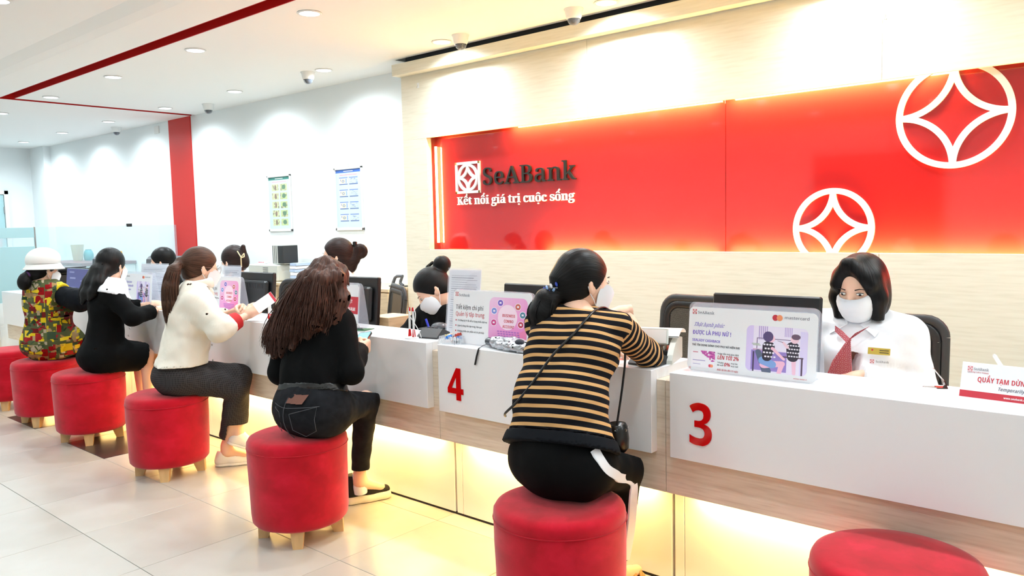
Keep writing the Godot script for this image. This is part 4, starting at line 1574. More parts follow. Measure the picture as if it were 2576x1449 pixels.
func umbrella() -> void:
	var t := thing("folded_umbrella", "folded silver umbrella with a dark wrist strap lying on counter 4", "umbrella", Vector3(-2.28, TOP, -2.555), 0.0)
	var silver := mat(Color(0.74, 0.75, 0.77), 0.32, 0.5, 0.7)
	var navy := mat(Color(0.05, 0.06, 0.14), 0.5)
	var d := Vector3(0.99, 0, 0.08).normalized()
	var a := Vector3(-2.400, TOP + 0.026, -2.572)
	var sd := Sdf.new(Vector3(-2.43, TOP - 0.01, -2.63), Vector3(-2.08, TOP + 0.09, -2.45), 0.004)
	sd.cap(a + d * 0.055, a + d * 0.15, 0.026, 0.032, 0.01)
	sd.cap(a + d * 0.15, a + d * 0.27, 0.030, 0.026, 0.01)
	sd.cap(a + d * 0.10 + Vector3(0, -0.006, 0.02), a + d * 0.24 + Vector3(0, -0.006, 0.026), 0.018, 0.02, 0.01)
	var fn := FastNoiseLite.new()
	fn.seed = 9
	fn.frequency = 24.0
	sd.crease(fn, 0.010, Vector3(0.7, 1.4, 1.6))
	sd.cut(Vector3.DOWN, Vector3(0, TOP + 0.0015, 0))
	var g := Geo.new()
	sd.mesh_into(g)
	wpart(t, "canopy", g, silver)
	g = Geo.new()
	g.tube([a, a + d * 0.008, a + d * 0.05, a + d * 0.058], [0.015, 0.019, 0.017, 0.012], 14)
	wpart(t, "handle", g, mat(Color(0.42, 0.43, 0.45), 0.25, 0.5, 0.6))
	g = Geo.new()
	g.ball(a + d * 0.225 + Vector3(0, 0.010, 0.018), Vector3(0.030, 0.022, 0.016))
	wpart(t, "lining_fold", g, navy)
	g = Geo.new()
	var e := Vector3(-2.400, TOP + 0.012, -2.566)
	g.tube([e, Vector3(-2.425, TOP + 0.004, -2.57), Vector3(-2.40, TOP + 0.003, -2.525), Vector3(-2.385, TOP + 0.004, -2.50), Vector3(-2.383, TOP - 0.004, -2.494), Vector3(-2.392, TOP - 0.03, -2.493), Vector3(-2.405, TOP - 0.07, -2.494)], [0.0012, 0.0012, 0.0012, 0.003, 0.004, 0.0042, 0.004], 7)
	wpart(t, "wrist_strap", g, mat(Color(0.05, 0.05, 0.06), 0.6))

func desk_clutter() -> void:
	# binder clip
	var t := thing("binder_clip", "black and gold binder clip with wire handles on counter 3", "clip", Vector3(-0.605, TOP, -2.757), 0.5)
	var g := Geo.new()
	g.prism(PackedVector2Array([Vector2(-0.016, 0.0), Vector2(0.016, 0.0), Vector2(0.006, 0.026), Vector2(0.003, 0.026), Vector2(0.011, 0.003), Vector2(-0.016, 0.003)]), 0.032, Transform3D(Basis(), Vector3(0, 0, -0.016)))
	part(t, "jaw", g, mat(Color(0.25, 0.10, 0.07), 0.2, 0.5, 0.6))
	g = Geo.new()
	g.tube([Vector3(0.004, 0.026, -0.01), Vector3(-0.022, 0.060, -0.005), Vector3(-0.025, 0.063, 0.0), Vector3(-0.022, 0.060, 0.005), Vector3(0.004, 0.026, 0.01)], 0.0012, 6)
	part(t, "wire_handle", g, MT.chrome)
	g = Geo.new()
	g.tube([Vector3(-0.014, 0.002, -0.01), Vector3(-0.050, 0.003, -0.006), Vector3(-0.054, 0.003, 0.0), Vector3(-0.050, 0.003, 0.006), Vector3(-0.014, 0.002, 0.01)], 0.0012, 6)
	part(t, "wire_handle", g, MT.chrome)
	# pen leaning past the closed sign
	t = thing("pen", "white pen standing behind the closed-counter sign", "pen", Vector3(-0.43, TOP, -2.775))
	g = Geo.new()
	g.tube([Vector3(0.03, 0.0, 0.0), Vector3(-0.005, 0.065, -0.004), Vector3(-0.035, 0.112, -0.008), Vector3(-0.038, 0.117, -0.009)], [0.006, 0.006, 0.006, 0.003], 10)
	part(t, "barrel", g, MT.white_plastic)
	g = Geo.new()
	g.tube([Vector3(0.013, 0.032, -0.001), Vector3(0.009, 0.039, -0.002)], 0.0063, 10)
	part(t, "ring", g, MT.print_red)
	# green booklet with keys
	t = thing("booklet", "green booklet lying on the ledge beside the red band advert", "booklet", Vector3(-3.345, TOP, -2.60), 0.3)
	g = Geo.new()
	g.mm(Vector3(-0.06, 0.0, -0.045), Vector3(0.06, 0.006, 0.045), 0.001)
	part(t, "pages", g, MT.paper)
	g = Geo.new()
	g.mm(Vector3(-0.061, 0.0062, -0.046), Vector3(0.061, 0.008, 0.046), 0.0006)
	part(t, "cover", g, mat(Color(0.10, 0.36, 0.22), 0.5))
	t = thing("key_bunch", "bunch of keys with a black fob on the green booklet", "keys", Vector3(-3.365, TOP + 0.008, -2.60), 0.0)
	g = Geo.new()
	var ring := []
	for k in 17:
		ring.append(Vector3(cos(TAU * k / 16) * 0.014, 0.014 + sin(TAU * k / 16) * 0.013, 0.0))
	g.tube(ring, 0.0014, 6, false)
	part(t, "ring", g, MT.chrome)
	g = Geo.new()
	g.box(Vector3(-0.035, 0.007, 0.004), Vector3(0.045, 0.013, 0.028), 0.005)
	part(t, "fob", g, MT.black_plastic)
	for k in 3:
		g = Geo.new()
		g.box(Vector3(0.02 + k * 0.006, 0.003 + k * 0.0022, 0.012 * (k - 1)), Vector3(0.04, 0.002, 0.01), 0.0, Basis(Vector3.UP, 0.5 * (k - 1)))
		part(t, "key", g, MT.chrome)
	# sheets before the woman with the card
	t = thing("paper_sheet", "white printed sheets lying under the pens before the cream jacket", "paper", Vector3(-4.27, TOP, -2.60), 0.2)
	g = Geo.new()
	g.mm(Vector3(-0.13, 0.0, -0.085), Vector3(0.10, 0.0015, 0.085))
	part(t, "sheet", g, MT.paper)
	g = Geo.new()
	g.box(Vector3(0.03, 0.0026, 0.0), Vector3(0.2, 0.0015, 0.15), 0.0, Basis(Vector3.UP, 0.25))
	part(t, "sheet", g, MT.paper)
	# things on the staff desk by the bowed clerk
	t = thing("pen_tray", "black pen tray with a blue pen beside the bowed clerk", "tray", Vector3(-3.02, 0.82, -2.84), 0.1)
	g = Geo.new()
	g.mm(Vector3(-0.09, 0.0, -0.04), Vector3(0.09, 0.075, 0.04), 0.006)
	part(t, "tray", g, MT.black_plastic)
	g = Geo.new()
	g.tube([Vector3(-0.04, 0.06, 0), Vector3(-0.065, 0.12, 0.0)], 0.006, 8)
	part(t, "blue_pen", g, mat(Color(0.12, 0.20, 0.72), 0.3))
	t = thing("riser", "dark shelf under the pen tray behind the ledge", "shelf", Vector3(-2.95, 0.74, -2.86), 0.0)
	g = Geo.new()
	g.mm(Vector3(-0.2, 0.068, -0.08), Vector3(0.2, 0.0795, 0.04), 0.002)
	part(t, "board", g, MT.dark_grey)
	for s: float in [-0.17, 0.17]:
		g = Geo.new()
		g.mm(Vector3(s - 0.01, 0.0, -0.06), Vector3(s + 0.01, 0.068, 0.03))
		part(t, "leg", g, MT.dark_grey)
	t = thing("computer_mouse", "grey computer mouse on the shelf beside the bowed clerk", "mouse", Vector3(-2.98, 0.895, -2.835), 0.3)
	g = Geo.new()
	g.ball(Vector3(0, 0.012, 0), Vector3(0.05, 0.022, 0.033))
	part(t, "shell", g, mat(Color(0.30, 0.31, 0.33), 0.2))

func mesh_chair(at: Vector3, turn: float, label: String, h := 1.0) -> void:
	# the sitter faces +z
	var t := thing("office_chair", label, "chair", at, turn, "black office chairs behind the counter")
	var w := 0.46
	var b := Basis(Vector3.RIGHT, -0.12)
	var xf := Transform3D(b, Vector3(0, 0.55, -0.22))
	var bh := 0.47 * h
	var g := Geo.new()
	var outer := rrect(w, bh, 0.07, 6)
	var m := outer.size()
	var line := []
	for p in outer:
		line.append(Vector3(p.x, p.y + bh / 2, 0.015 * (1.0 - pow(absf(p.x) / (w / 2), 2)) - 0.02))
	line.append(line[0])
	g.tube(line, 0.020, 8, false, 0.0, 0.7)
	part(t, "back_frame", g, MT.dark_grey, xf)
	g = Geo.new()
	var inner := []
	for p in outer:
		inner.append(Vector3(p.x * 0.88, p.y * 0.88 + bh / 2, -0.008))
	inner.append(inner[0])
	g.tube(inner, 0.020, 6, false, 0.0, 0.45)
	part(t, "inner_frame", g, MT.black_plastic, xf)
	g = Geo.new()
	var iw := w * 0.82
	var ih := bh * 0.84
	var stp := 0.0065
	var k := -iw
	while k < iw + ih:
		# two sets of slanting threads, clipped to the frame
		for s: float in [-1.0, 1.0]:
			var x0 := clampf(k - ih * 0.5, -iw / 2, iw / 2)
			var x1 := clampf(k + ih * 0.5, -iw / 2, iw / 2)
			var y0 := x0 - k
			var y1 := x1 - k
			if absf(y0) <= ih / 2 + 1e-4 and absf(y1) <= ih / 2 + 1e-4 and x1 - x0 > 0.01:
				var pa := Vector3(x0 * s, y0 + bh / 2, -0.006)
				var pb := Vector3(x1 * s, y1 + bh / 2, -0.006)
				var d := (pb - pa).normalized()
				var o := Vector3(-d.y, d.x, 0) * 0.0016
				g.poly([pa - o, pb - o, pb + o, pa + o], Vector3.BACK)
		k += stp
	part(t, "mesh_back", g, MT.black_plastic, xf)
	g = Geo.new()
	g.box(Vector3(0, 0.46, 0.02), Vector3(0.48, 0.08, 0.46), 0.03)
	part(t, "seat", g, MT.black_plastic)
	g = Geo.new()
	g.tube([Vector3(0, 0.44, -0.1), Vector3(0, 0.46, -0.26), Vector3(0, 0.70, -0.275)], 0.02, 8)
	part(t, "back_bar", g, MT.black_plastic)
	g = Geo.new()
	g.tube([Vector3(0, 0.08, 0), Vector3(0, 0.43, 0)], 0.025, 10)
	part(t, "gas_column", g, MT.black_plastic)
	for a in 5:
		var an := TAU * a / 5
		g = Geo.new()
		g.tube([Vector3(0, 0.1, 0), Vector3(cos(an) * 0.29, 0.065, sin(an) * 0.29)], [0.028, 0.016], 8)
		var st := part(t, "star_leg", g, MT.black_plastic)
		g = Geo.new()
		g.tube([Vector3(cos(an) * 0.29 - 0.02, 0.027, sin(an) * 0.29), Vector3(cos(an) * 0.29 + 0.02, 0.027, sin(an) * 0.29)], 0.027, 12)
		part(st, "caster", g, MT.black_plastic)

func solid_chair(at: Vector3, turn: float, label: String) -> void:
	var t := thing("desk_chair", label, "chair", at, turn, "padded desk chairs behind the counter")
	var g := Geo.new()
	g.box(Vector3(0, 0.90, -0.24), Vector3(0.50, 0.58, 0.09), 0.035, Basis(Vector3.RIGHT, -0.1))
	part(t, "back_pad", g, MT.mid_grey)
	g = Geo.new()
	g.box(Vector3(0, 0.46, 0.02), Vector3(0.52, 0.10, 0.5), 0.035)
	part(t, "seat", g, MT.dark_grey)
	g = Geo.new()
	g.tube([Vector3(0, 0.06, 0), Vector3(0, 0.43, 0)], 0.03, 10)
	part(t, "column", g, MT.black_plastic)
	g = Geo.new()
	g.lathe(Transform3D(), [Vector2(0, 0), Vector2(0.28, 0), Vector2(0.28, 0.03), Vector2(0.05, 0.08), Vector2(0, 0.08)], 20)
	part(t, "base", g, MT.black_plastic)

func back_row() -> void:
	mesh_chair(Vector3(-0.945, 0, -3.15), 0.12, "black mesh office chair the clerk with the red tie sits on")
	mesh_chair(Vector3(-1.79, 0, -3.14), -0.05, "empty black mesh office chair behind the note counter on counter 4", 1.08)
	mesh_chair(Vector3(-4.28, 0, -3.30), -0.5, "black office chair seen edge-on past the monitor by the wood cabinet")
	mesh_chair(Vector3(-5.20, 0, -3.35), 0.4, "black office chair showing behind the coin machine's monitor")
	solid_chair(Vector3(-8.42, 0, -3.12), 0.1, "dark grey padded chair beyond the woman in the black dress")
	solid_chair(Vector3(-7.55, 0, -3.35), 0.3, "black padded chair beside the clerk with the low bun")
	# wood cabinets against the white wall
	for q in [[-5.62, -4.955, "pale wood cabinet at the corner of the sign wall with a hole punch on it"], [-6.56, -5.64, "pale wood cabinet behind the clerk with the claw clip"], [-7.5, -6.58, "low cabinet carrying the note sorting machine"]]:
		var t := thing("cabinet", q[2], "cabinet", Vector3((q[0] + q[1]) / 2, 0, -4.35), 0.0, "low wood cabinets along the wall")
		var g := Geo.new()
		g.mm(Vector3(q[0] + 0.006, 0, -4.595), Vector3(q[1] - 0.006, 0.895, -4.17), 0.002)
		wpart(t, "carcass", g, MT.cabinet_wood)
		g = Geo.new()
		g.mm(Vector3(q[0], 0.895, -4.597), Vector3(q[1], 0.92, -4.15), 0.002)
		wpart(t, "top_board", g, MT.cabinet_wood)
		for k in 2:
			var x0: float = lerpf(q[0] + 0.01, q[1] - 0.01, k * 0.5)
			var x1: float = lerpf(q[0] + 0.01, q[1] - 0.01, k * 0.5 + 0.5)
			g = Geo.new()
			g.mm(Vector3(x0 + 0.002, 0.06, -4.17), Vector3(x1 - 0.002, 0.885, -4.152), 0.002)
			var dd := wpart(t, "door", g, MT.cabinet_wood)
			g = Geo.new()
			var hx := x1 - 0.05 if k == 0 else x0 + 0.05
			g.tube([Vector3(hx, 0.62, -4.145), Vector3(hx, 0.74, -4.145)], 0.005, 8)
			part(dd, "handle", g, MT.steel)
	# hole punch
	var t := thing("hole_punch", "large dark grey two-hole punch on the corner cabinet", "hole punch", Vector3(-5.09, 0.92, -4.38), 0.0)
	var g := Geo.new()
	g.mm(Vector3(-0.085, 0, -0.04), Vector3(0.085, 0.012, 0.04), 0.003)
	part(t, "base", g, MT.mid_grey)
	g = Geo.new()
	var arch := []
	for p in [[-0.075, 0.012], [-0.07, 0.035], [-0.045, 0.075], [-0.02, 0.088], [0.055, 0.092]]:
		arch.append(Vector3(p[0], p[1], 0))
	g.tube(arch, [0.016, 0.014, 0.013, 0.013, 0.011], 8)
	g.tube([Vector3(0.05, 0.09, 0), Vector3(0.025, 0.05, 0), Vector3(0.02, 0.03, 0), Vector3(0.055, 0.012, 0)], [0.011, 0.013, 0.013, 0.012], 8)
	part(t, "handle", g, MT.mid_grey)
	# note sorting machine
	t = thing("sorting_machine", "pale grey note sorting machine with an upright slotted stacker", "sorting machine", Vector3(-6.92, 0.92, -4.36), 0.0)
	g = Geo.new()
	g.box(Vector3(-0.03, 0.082, 0), Vector3(0.52, 0.155, 0.24), 0.008)
	part(t, "body", g, MT.grey_plastic)
	g = Geo.new()
	g.box(Vector3(0.17, 0.26, -0.01), Vector3(0.20, 0.19, 0.16), 0.006)
	part(t, "stacker", g, MT.grey_plastic)
	g = Geo.new()
	g.box(Vector3(0.235, 0.26, 0.0), Vector3(0.085, 0.17, 0.17), 0.003)
	part(t, "stacker_opening", g, MT.dark_grey)
	g = Geo.new()
	for k in 4:
		g.box(Vector3(0.085 + k * 0.03, 0.26, 0.0705), Vector3(0.006, 0.17, 0.003))
	for k in 5:
		g.box(Vector3(0.02, 0.05 + k * 0.02, 0.121), Vector3(0.09, 0.006, 0.002))
	part(t, "slots", g, MT.mid_grey)
	g = Geo.new()
	g.box(Vector3(-0.20, 0.166, 0.02), Vector3(0.10, 0.014, 0.12), 0.003, Basis(Vector3.RIGHT, 0.2))
	part(t, "control_panel", g, MT.white_plastic)
	g = Geo.new()
	for k in 3:
		g.box(Vector3(-0.235 + k * 0.035, 0.177, 0.03), Vector3(0.014, 0.006, 0.014), 0.002)
	part(t, "button", g, MT.print_red)
	t = thing("paper_stack", "stack of white and blue papers next to the note sorting machine", "papers", Vector3(-6.53, 0.92, -4.40), 0.0)
	for k in 6:
		g = Geo.new()
		g.box(Vector3(0.004 * (k % 3), 0.016 + k * 0.03, 0), Vector3(0.10, 0.026, 0.2), 0.002, Basis(Vector3.UP, 0.05 * (k % 3 - 1)))
		part(t, "bundle", g, MT.paper if k % 2 == 0 else mat(Color(0.68, 0.76, 0.88), 0.7))
	t = thing("acrylic_box", "clear acrylic box lid standing against the white wall", "box", Vector3(-7.35, 0.92, -4.5), 0.0)
	g = Geo.new()
	g.mm(Vector3(-0.34, 0.0, -0.03), Vector3(0.24, 0.28, -0.02), 0.003)
	part(t, "pane", g, MT.acrylic)
	t = thing("wood_pedestal", "pale wood pedestal between the two monitors beside the bowed clerk", "pedestal", Vector3(-3.60, 0, -3.05), 0.0)
	g = Geo.new()
	g.mm(Vector3(-0.11, 0.745, -0.09), Vector3(0.07, 0.905, 0.10), 0.002)
	part(t, "case", g, MT.cabinet_wood)
	# black printer and papers beyond the far monitors
	t = thing("printer", "black printer with papers on top beyond the woman in the white hat", "printer", Vector3(-8.55, 0.74, -3.02), 0.0)
	g = Geo.new()
	g.mm(Vector3(-0.28, 0.0, -0.2), Vector3(0.26, 0.30, 0.2), 0.01)
	part(t, "body", g, MT.black_plastic)
	g = Geo.new()
	g.mm(Vector3(-0.30, 0.30, -0.22), Vector3(0.28, 0.345, 0.22), 0.01)
	part(t, "scanner_lid", g, MT.black_gloss)
	g = Geo.new()
	g.mm(Vector3(0.1, 0.2, 0.2), Vector3(0.16, 0.215, 0.202))
	part(t, "label", g, MT.paper)
	g = Geo.new()
	g.box(Vector3(-0.02, 0.352, 0.0), Vector3(0.3, 0.01, 0.25), 0.0, Basis(Vector3.UP, 0.2))
	part(t, "papers", g, MT.mid_grey)

# ---------------------------------------------------------------- on walls and ceiling
func banknote(kind: int, k: int) -> Image:
	var im := Image.create(52, 30, false, Image.FORMAT_RGB8)
	var rng := RandomNumberGenerator.new()
	rng.seed = 100 + kind * 20 + k
	if kind == 0:
		im.fill(Color(0.76, 0.83, 0.60) if k % 2 == 1 else Color(0.80, 0.84, 0.66))
		for j in 16:
			im.fill_rect(Rect2i(rng.randi() % 46, rng.randi() % 24, 3 + rng.randi() % 6, 3 + rng.randi() % 9), Color(0.50, 0.52, 0.44).lerp(Color(0.86, 0.80, 0.66), rng.randf()))
		if k % 2 == 1:
			paint_ellipse(im, 28, 14, 13, 10, Color(0.40, 0.54, 0.44))
		else:
			paint_ellipse(im, 28, 15, 6, 12, Color(0.54, 0.46, 0.42))
	else:
		im.fill(Color(0.78, 0.84, 0.92) if k % 2 == 1 else Color(0.86, 0.90, 0.93))
		im.fill_rect(Rect2i(0, 0, 52, 4), Color(0.48, 0.58, 0.80))
		im.fill_rect(Rect2i(0, 26, 52, 4), Color(0.40, 0.48, 0.66))
		if k % 2 == 0:
			paint_ellipse(im, 24, 15, 13, 9, Color(0.88, 0.88, 0.74))
			paint_ellipse(im, 24, 15, 7, 5, Color(0.42, 0.48, 0.66))
			paint_ellipse(im, 24, 15, 4, 3, Color(0.85, 0.87, 0.88))
			im.fill_rect(Rect2i(7, 8, 3, 7), Color(0.46, 0.44, 0.56))
			im.fill_rect(Rect2i(39, 6, 8, 18), Color(0.60, 0.70, 0.88))
		else:
			for j in 14:
				im.fill_rect(Rect2i(rng.randi() % 42, 5 + rng.randi() % 18, 6 + rng.randi() % 8, 2 + rng.randi() % 3), Color(0.56, 0.64, 0.80).lerp(Color(0.82, 0.84, 0.76), rng.randf()))
	return im

func posters() -> void:
	var spec := [[Vector3(-7.147, 1.688, -4.6), 0, 5, Color(0.22, 0.50, 0.46), "framed poster of green banknotes with a green header, on the white wall", 0.42, 0.575], [Vector3(-6.0, 1.692, -4.6), 1, 4, Color(0.28, 0.45, 0.78), "framed poster of blue banknotes with a blue header, on the white wall", 0.415, 0.585]]
	for q in spec:
		var t := thing("poster", q[4], "poster", q[0], 0.0, "banknote posters on the white wall")
		var w: float = q[5]
		var h: float = q[6]
		var g := Geo.new()
		var o := 0.018
		for r in [[-w / 2, -h / 2, w / 2, -h / 2 + o * 1.3], [-w / 2, h / 2 - o, w / 2, h / 2], [-w / 2, -h / 2, -w / 2 + o, h / 2], [w / 2 - o, -h / 2, w / 2, h / 2]]:
			g.mm(Vector3(r[0], r[1], 0), Vector3(r[2], r[3], 0.016), 0.002)
		part(t, "frame", g, MT.white_plastic)
		g = Geo.new()
		g.mm(Vector3(-w / 2 + 0.01, -h / 2 + 0.01, 0), Vector3(w / 2 - 0.01, h / 2 - 0.01, 0.006))
		part(t, "sheet", g, mat(Color(0.80, 0.89, 0.95), 0.3))
		g = Geo.new()
		g.mm(Vector3(-w / 2 + 0.019, h / 2 - 0.048, 0.006), Vector3(w / 2 - 0.019, h / 2 - 0.02, 0.0066))
		part(t, "header", g, mat(q[3], 0.4))
		g = Geo.new()
		g.mm(Vector3(-0.07, h / 2 - 0.038, 0.0066), Vector3(0.07, h / 2 - 0.032, 0.007))
		part(t, "header_print", g, MT.print_white)
		g = Geo.new()
		g.mm(Vector3(-0.13, h / 2 - 0.072, 0.006), Vector3(0.13, h / 2 - 0.066, 0.0064))
		part(t, "red_line", g, mat(Color(0.86, 0.60, 0.66), 0.6))
		var n: int = q[2]
		for r in n:
			for c in 2:
				var xf := Transform3D(Basis(), Vector3(-0.075 + 0.15 * c, h / 2 - 0.125 - r * (h - 0.13) / n, 0.0062))
				picture(t, "banknote_print", img_tex(banknote(q[1], r * 2 + c)), xf, PackedVector2Array([Vector2(-0.064, -0.035), Vector2(0.064, -0.035), Vector2(0.064, 0.035), Vector2(-0.064, 0.035)]))
		g = Geo.new()
		g.mm(Vector3(-0.008, h / 2 + 0.008, 0), Vector3(0.008, h / 2 + 0.035, 0.006), 0.002)
		part(t, "hanger", g, MT.grey_plastic)

func dome_cameras() -> void:
	var spots := [[Vector3(-3.0, CEIL, -4.08), "white dome camera on the ceiling before the lit sign, farthest along the cornice"], [Vector3(-3.97, CEIL, -4.06), "white dome camera on the ceiling above the sign's lettering"], [Vector3(-5.80, CEIL, -4.06), "white dome camera on the ceiling over the blue banknote poster"], [Vector3(-7.965, CEIL, -4.31), "white dome camera on the ceiling near the red pillar"], [Vector3(-10.44, CEIL, -4.39), "white dome camera on the ceiling beyond the red pillar"]]
	var clear := mat(Color(0.5, 0.53, 0.58, 0.45), 0.04, 0.5)
	clear.transparency = BaseMaterial3D.TRANSPARENCY_ALPHA
	for q in spots:
		var t := thing("dome_camera", q[1], "camera", q[0], 0.0, "dome cameras on the ceiling")
		var g := Geo.new()
		g.lathe(Transform3D(), [Vector2(0, 0), Vector2(0.062, 0), Vector2(0.062, -0.006), Vector2(0.057, -0.012), Vector2(0.05, -0.05), Vector2(0.044, -0.062), Vector2(0.040, -0.064)], 24)
		part(t, "housing", g, MT.white_plastic)
		g = Geo.new()
		var prof := []
		for k in 9:
			var an := PI / 2 * k / 8
			prof.append(Vector2(cos(an) * 0.0415, -0.062 - sin(an) * 0.040))
		g.lathe(Transform3D(), prof, 24)
		part(t, "dome", g, clear)
		g = Geo.new()
		g.ball(Vector3(0, -0.068, 0), Vector3(0.029, 0.028, 0.029))
		part(t, "eye", g, MT.black_plastic)
		g = Geo.new()
		g.tube([Vector3(0.012, -0.078, 0.016), Vector3(0.016, -0.084, 0.022)], 0.010, 12)
		part(t, "lens", g, MT.black_gloss)
	var sw := Geo.new()
	sw.mm(Vector3(-9.83, 2.63, -4.602), Vector3(-9.71, 2.72, -4.585), 0.004)
	solo("junction_box", sw, MT.white_plastic, "small white junction box high on the wall beside the red pillar", "box")

func glass_screens() -> void:
	# clear partition past the red pillar and a frosted one before it
	var t := thing("glass_partition", "clear glass partition beyond the counter beside the red pillar", "partition", Vector3(-9.4, 0, -3.8))
	var g := Geo.new()
	g.mm(Vector3(-9.405, 0.72, -4.585), Vector3(-9.395, 1.502, -3.045), 0.001)
	wpart(t, "pane", g, MT.glass)
	g = Geo.new()
	g.mm(Vector3(-9.42, 0.0, -4.585), Vector3(-9.38, 0.72, -2.5), 0.003)
	wpart(t, "lower_panel", g, MT.white_wall)
	g = Geo.new()
	g.mm(Vector3(-9.41, 1.49, -4.06), Vector3(-9.39, 1.525, -4.00), 0.002)
	wpart(t, "clip", g, MT.black_plastic)
	t = thing("frosted_partition", "frosted pale blue glass partition with a clear stripe, beside the far stool", "partition", Vector3(-9.4, 0, -2.5))
	var x := -9.40
	for r in [[0.72, 1.30], [1.395, 1.50]]:
		g = Geo.new()
		g.mm(Vector3(x - 0.006, r[0], -3.03), Vector3(x + 0.006, r[1], -1.2), 0.001)
		wpart(t, "frosted_pane", g, MT.frost)
	g = Geo.new()
	g.mm(Vector3(x - 0.005, 1.30, -3.03), Vector3(x + 0.005, 1.395, -1.2))
	wpart(t, "clear_stripe", g, MT.glass)
	g = Geo.new()
	g.mm(Vector3(x - 0.009, 0.72, -3.042), Vector3(x + 0.009, 1.505, -3.03), 0.001)
	wpart(t, "edge_strip", g, MT.steel)
	t = thing("low_screen_wall", "grey waist-high panel under the frosted partition", "panel", Vector3(-9.3, 0, -1.9))
	g = Geo.new()
	g.mm(Vector3(-9.36, 0.0, -2.62), Vector3(-9.30, 0.80, -1.2), 0.003)
	wpart(t, "panel", g, MT.grey_plastic)
	g = Geo.new()
	g.mm(Vector3(-9.37, 0.80, -2.63), Vector3(-9.29, 0.815, -1.2), 0.002)
	wpart(t, "cap_rail", g, MT.white_plastic)
	# sideboard with two vases behind the clear glass
	t = thing("sideboard", "low sideboard with a dark red top behind the clear glass", "sideboard", Vector3(-11.6, 0, -4.25))
	g = Geo.new()
	g.mm(Vector3(-11.95, 0, -4.595), Vector3(-10.6, 1.01, -3.95), 0.004)
	wpart(t, "case", g, MT.white_plastic)
	g = Geo.new()
	g.mm(Vector3(-11.98, 1.01, -4.597), Vector3(-10.57, 1.05, -3.92), 0.004)
	wpart(t, "top", g, mat(Color(0.50, 0.22, 0.25), 0.4))
	t = thing("vase", "tall cream vase on the sideboard behind the clear glass", "vase", Vector3(-11.55, 1.05, -4.24))
	g = Geo.new()
	g.lathe(Transform3D(), [Vector2(0, 0), Vector2(0.055, 0), Vector2(0.06, 0.02), Vector2(0.075, 0.16), Vector2(0.082, 0.22), Vector2(0.075, 0.22), Vector2(0.05, 0.02), Vector2(0, 0.02)], 20)
	part(t, "body", g, mat(Color(0.80, 0.76, 0.62), 0.5))
	t = thing("jar", "small turquoise jar beside the cream vase", "jar", Vector3(-11.55, 1.05, -4.38))
	g = Geo.new()
	g.lathe(Transform3D(), [Vector2(0, 0), Vector2(0.05, 0), Vector2(0.062, 0.03), Vector2(0.064, 0.08), Vector2(0.05, 0.125), Vector2(0.036, 0.14), Vector2(0.04, 0.15), Vector2(0, 0.15)], 20)
	part(t, "body", g, mat(Color(0.32, 0.68, 0.72), 0.3))
	t = thing("yellow_cone", "slim yellow marker standing on the ledge beyond the black-dressed woman", "marker", Vector3(-8.2, 0.74, -3.42))
	g = Geo.new()
	g.tube([Vector3(0, 0, 0), Vector3(0, 0.48, 0), Vector3(0, 0.50, 0)], [0.02, 0.012, 0.006], 10)
	part(t, "body", g, mat(Color(0.85, 0.68, 0.25), 0.5))

# ---------------------------------------------------------------- people
var heads := {}
var hands := {}
var fold := FastNoiseLite.new()

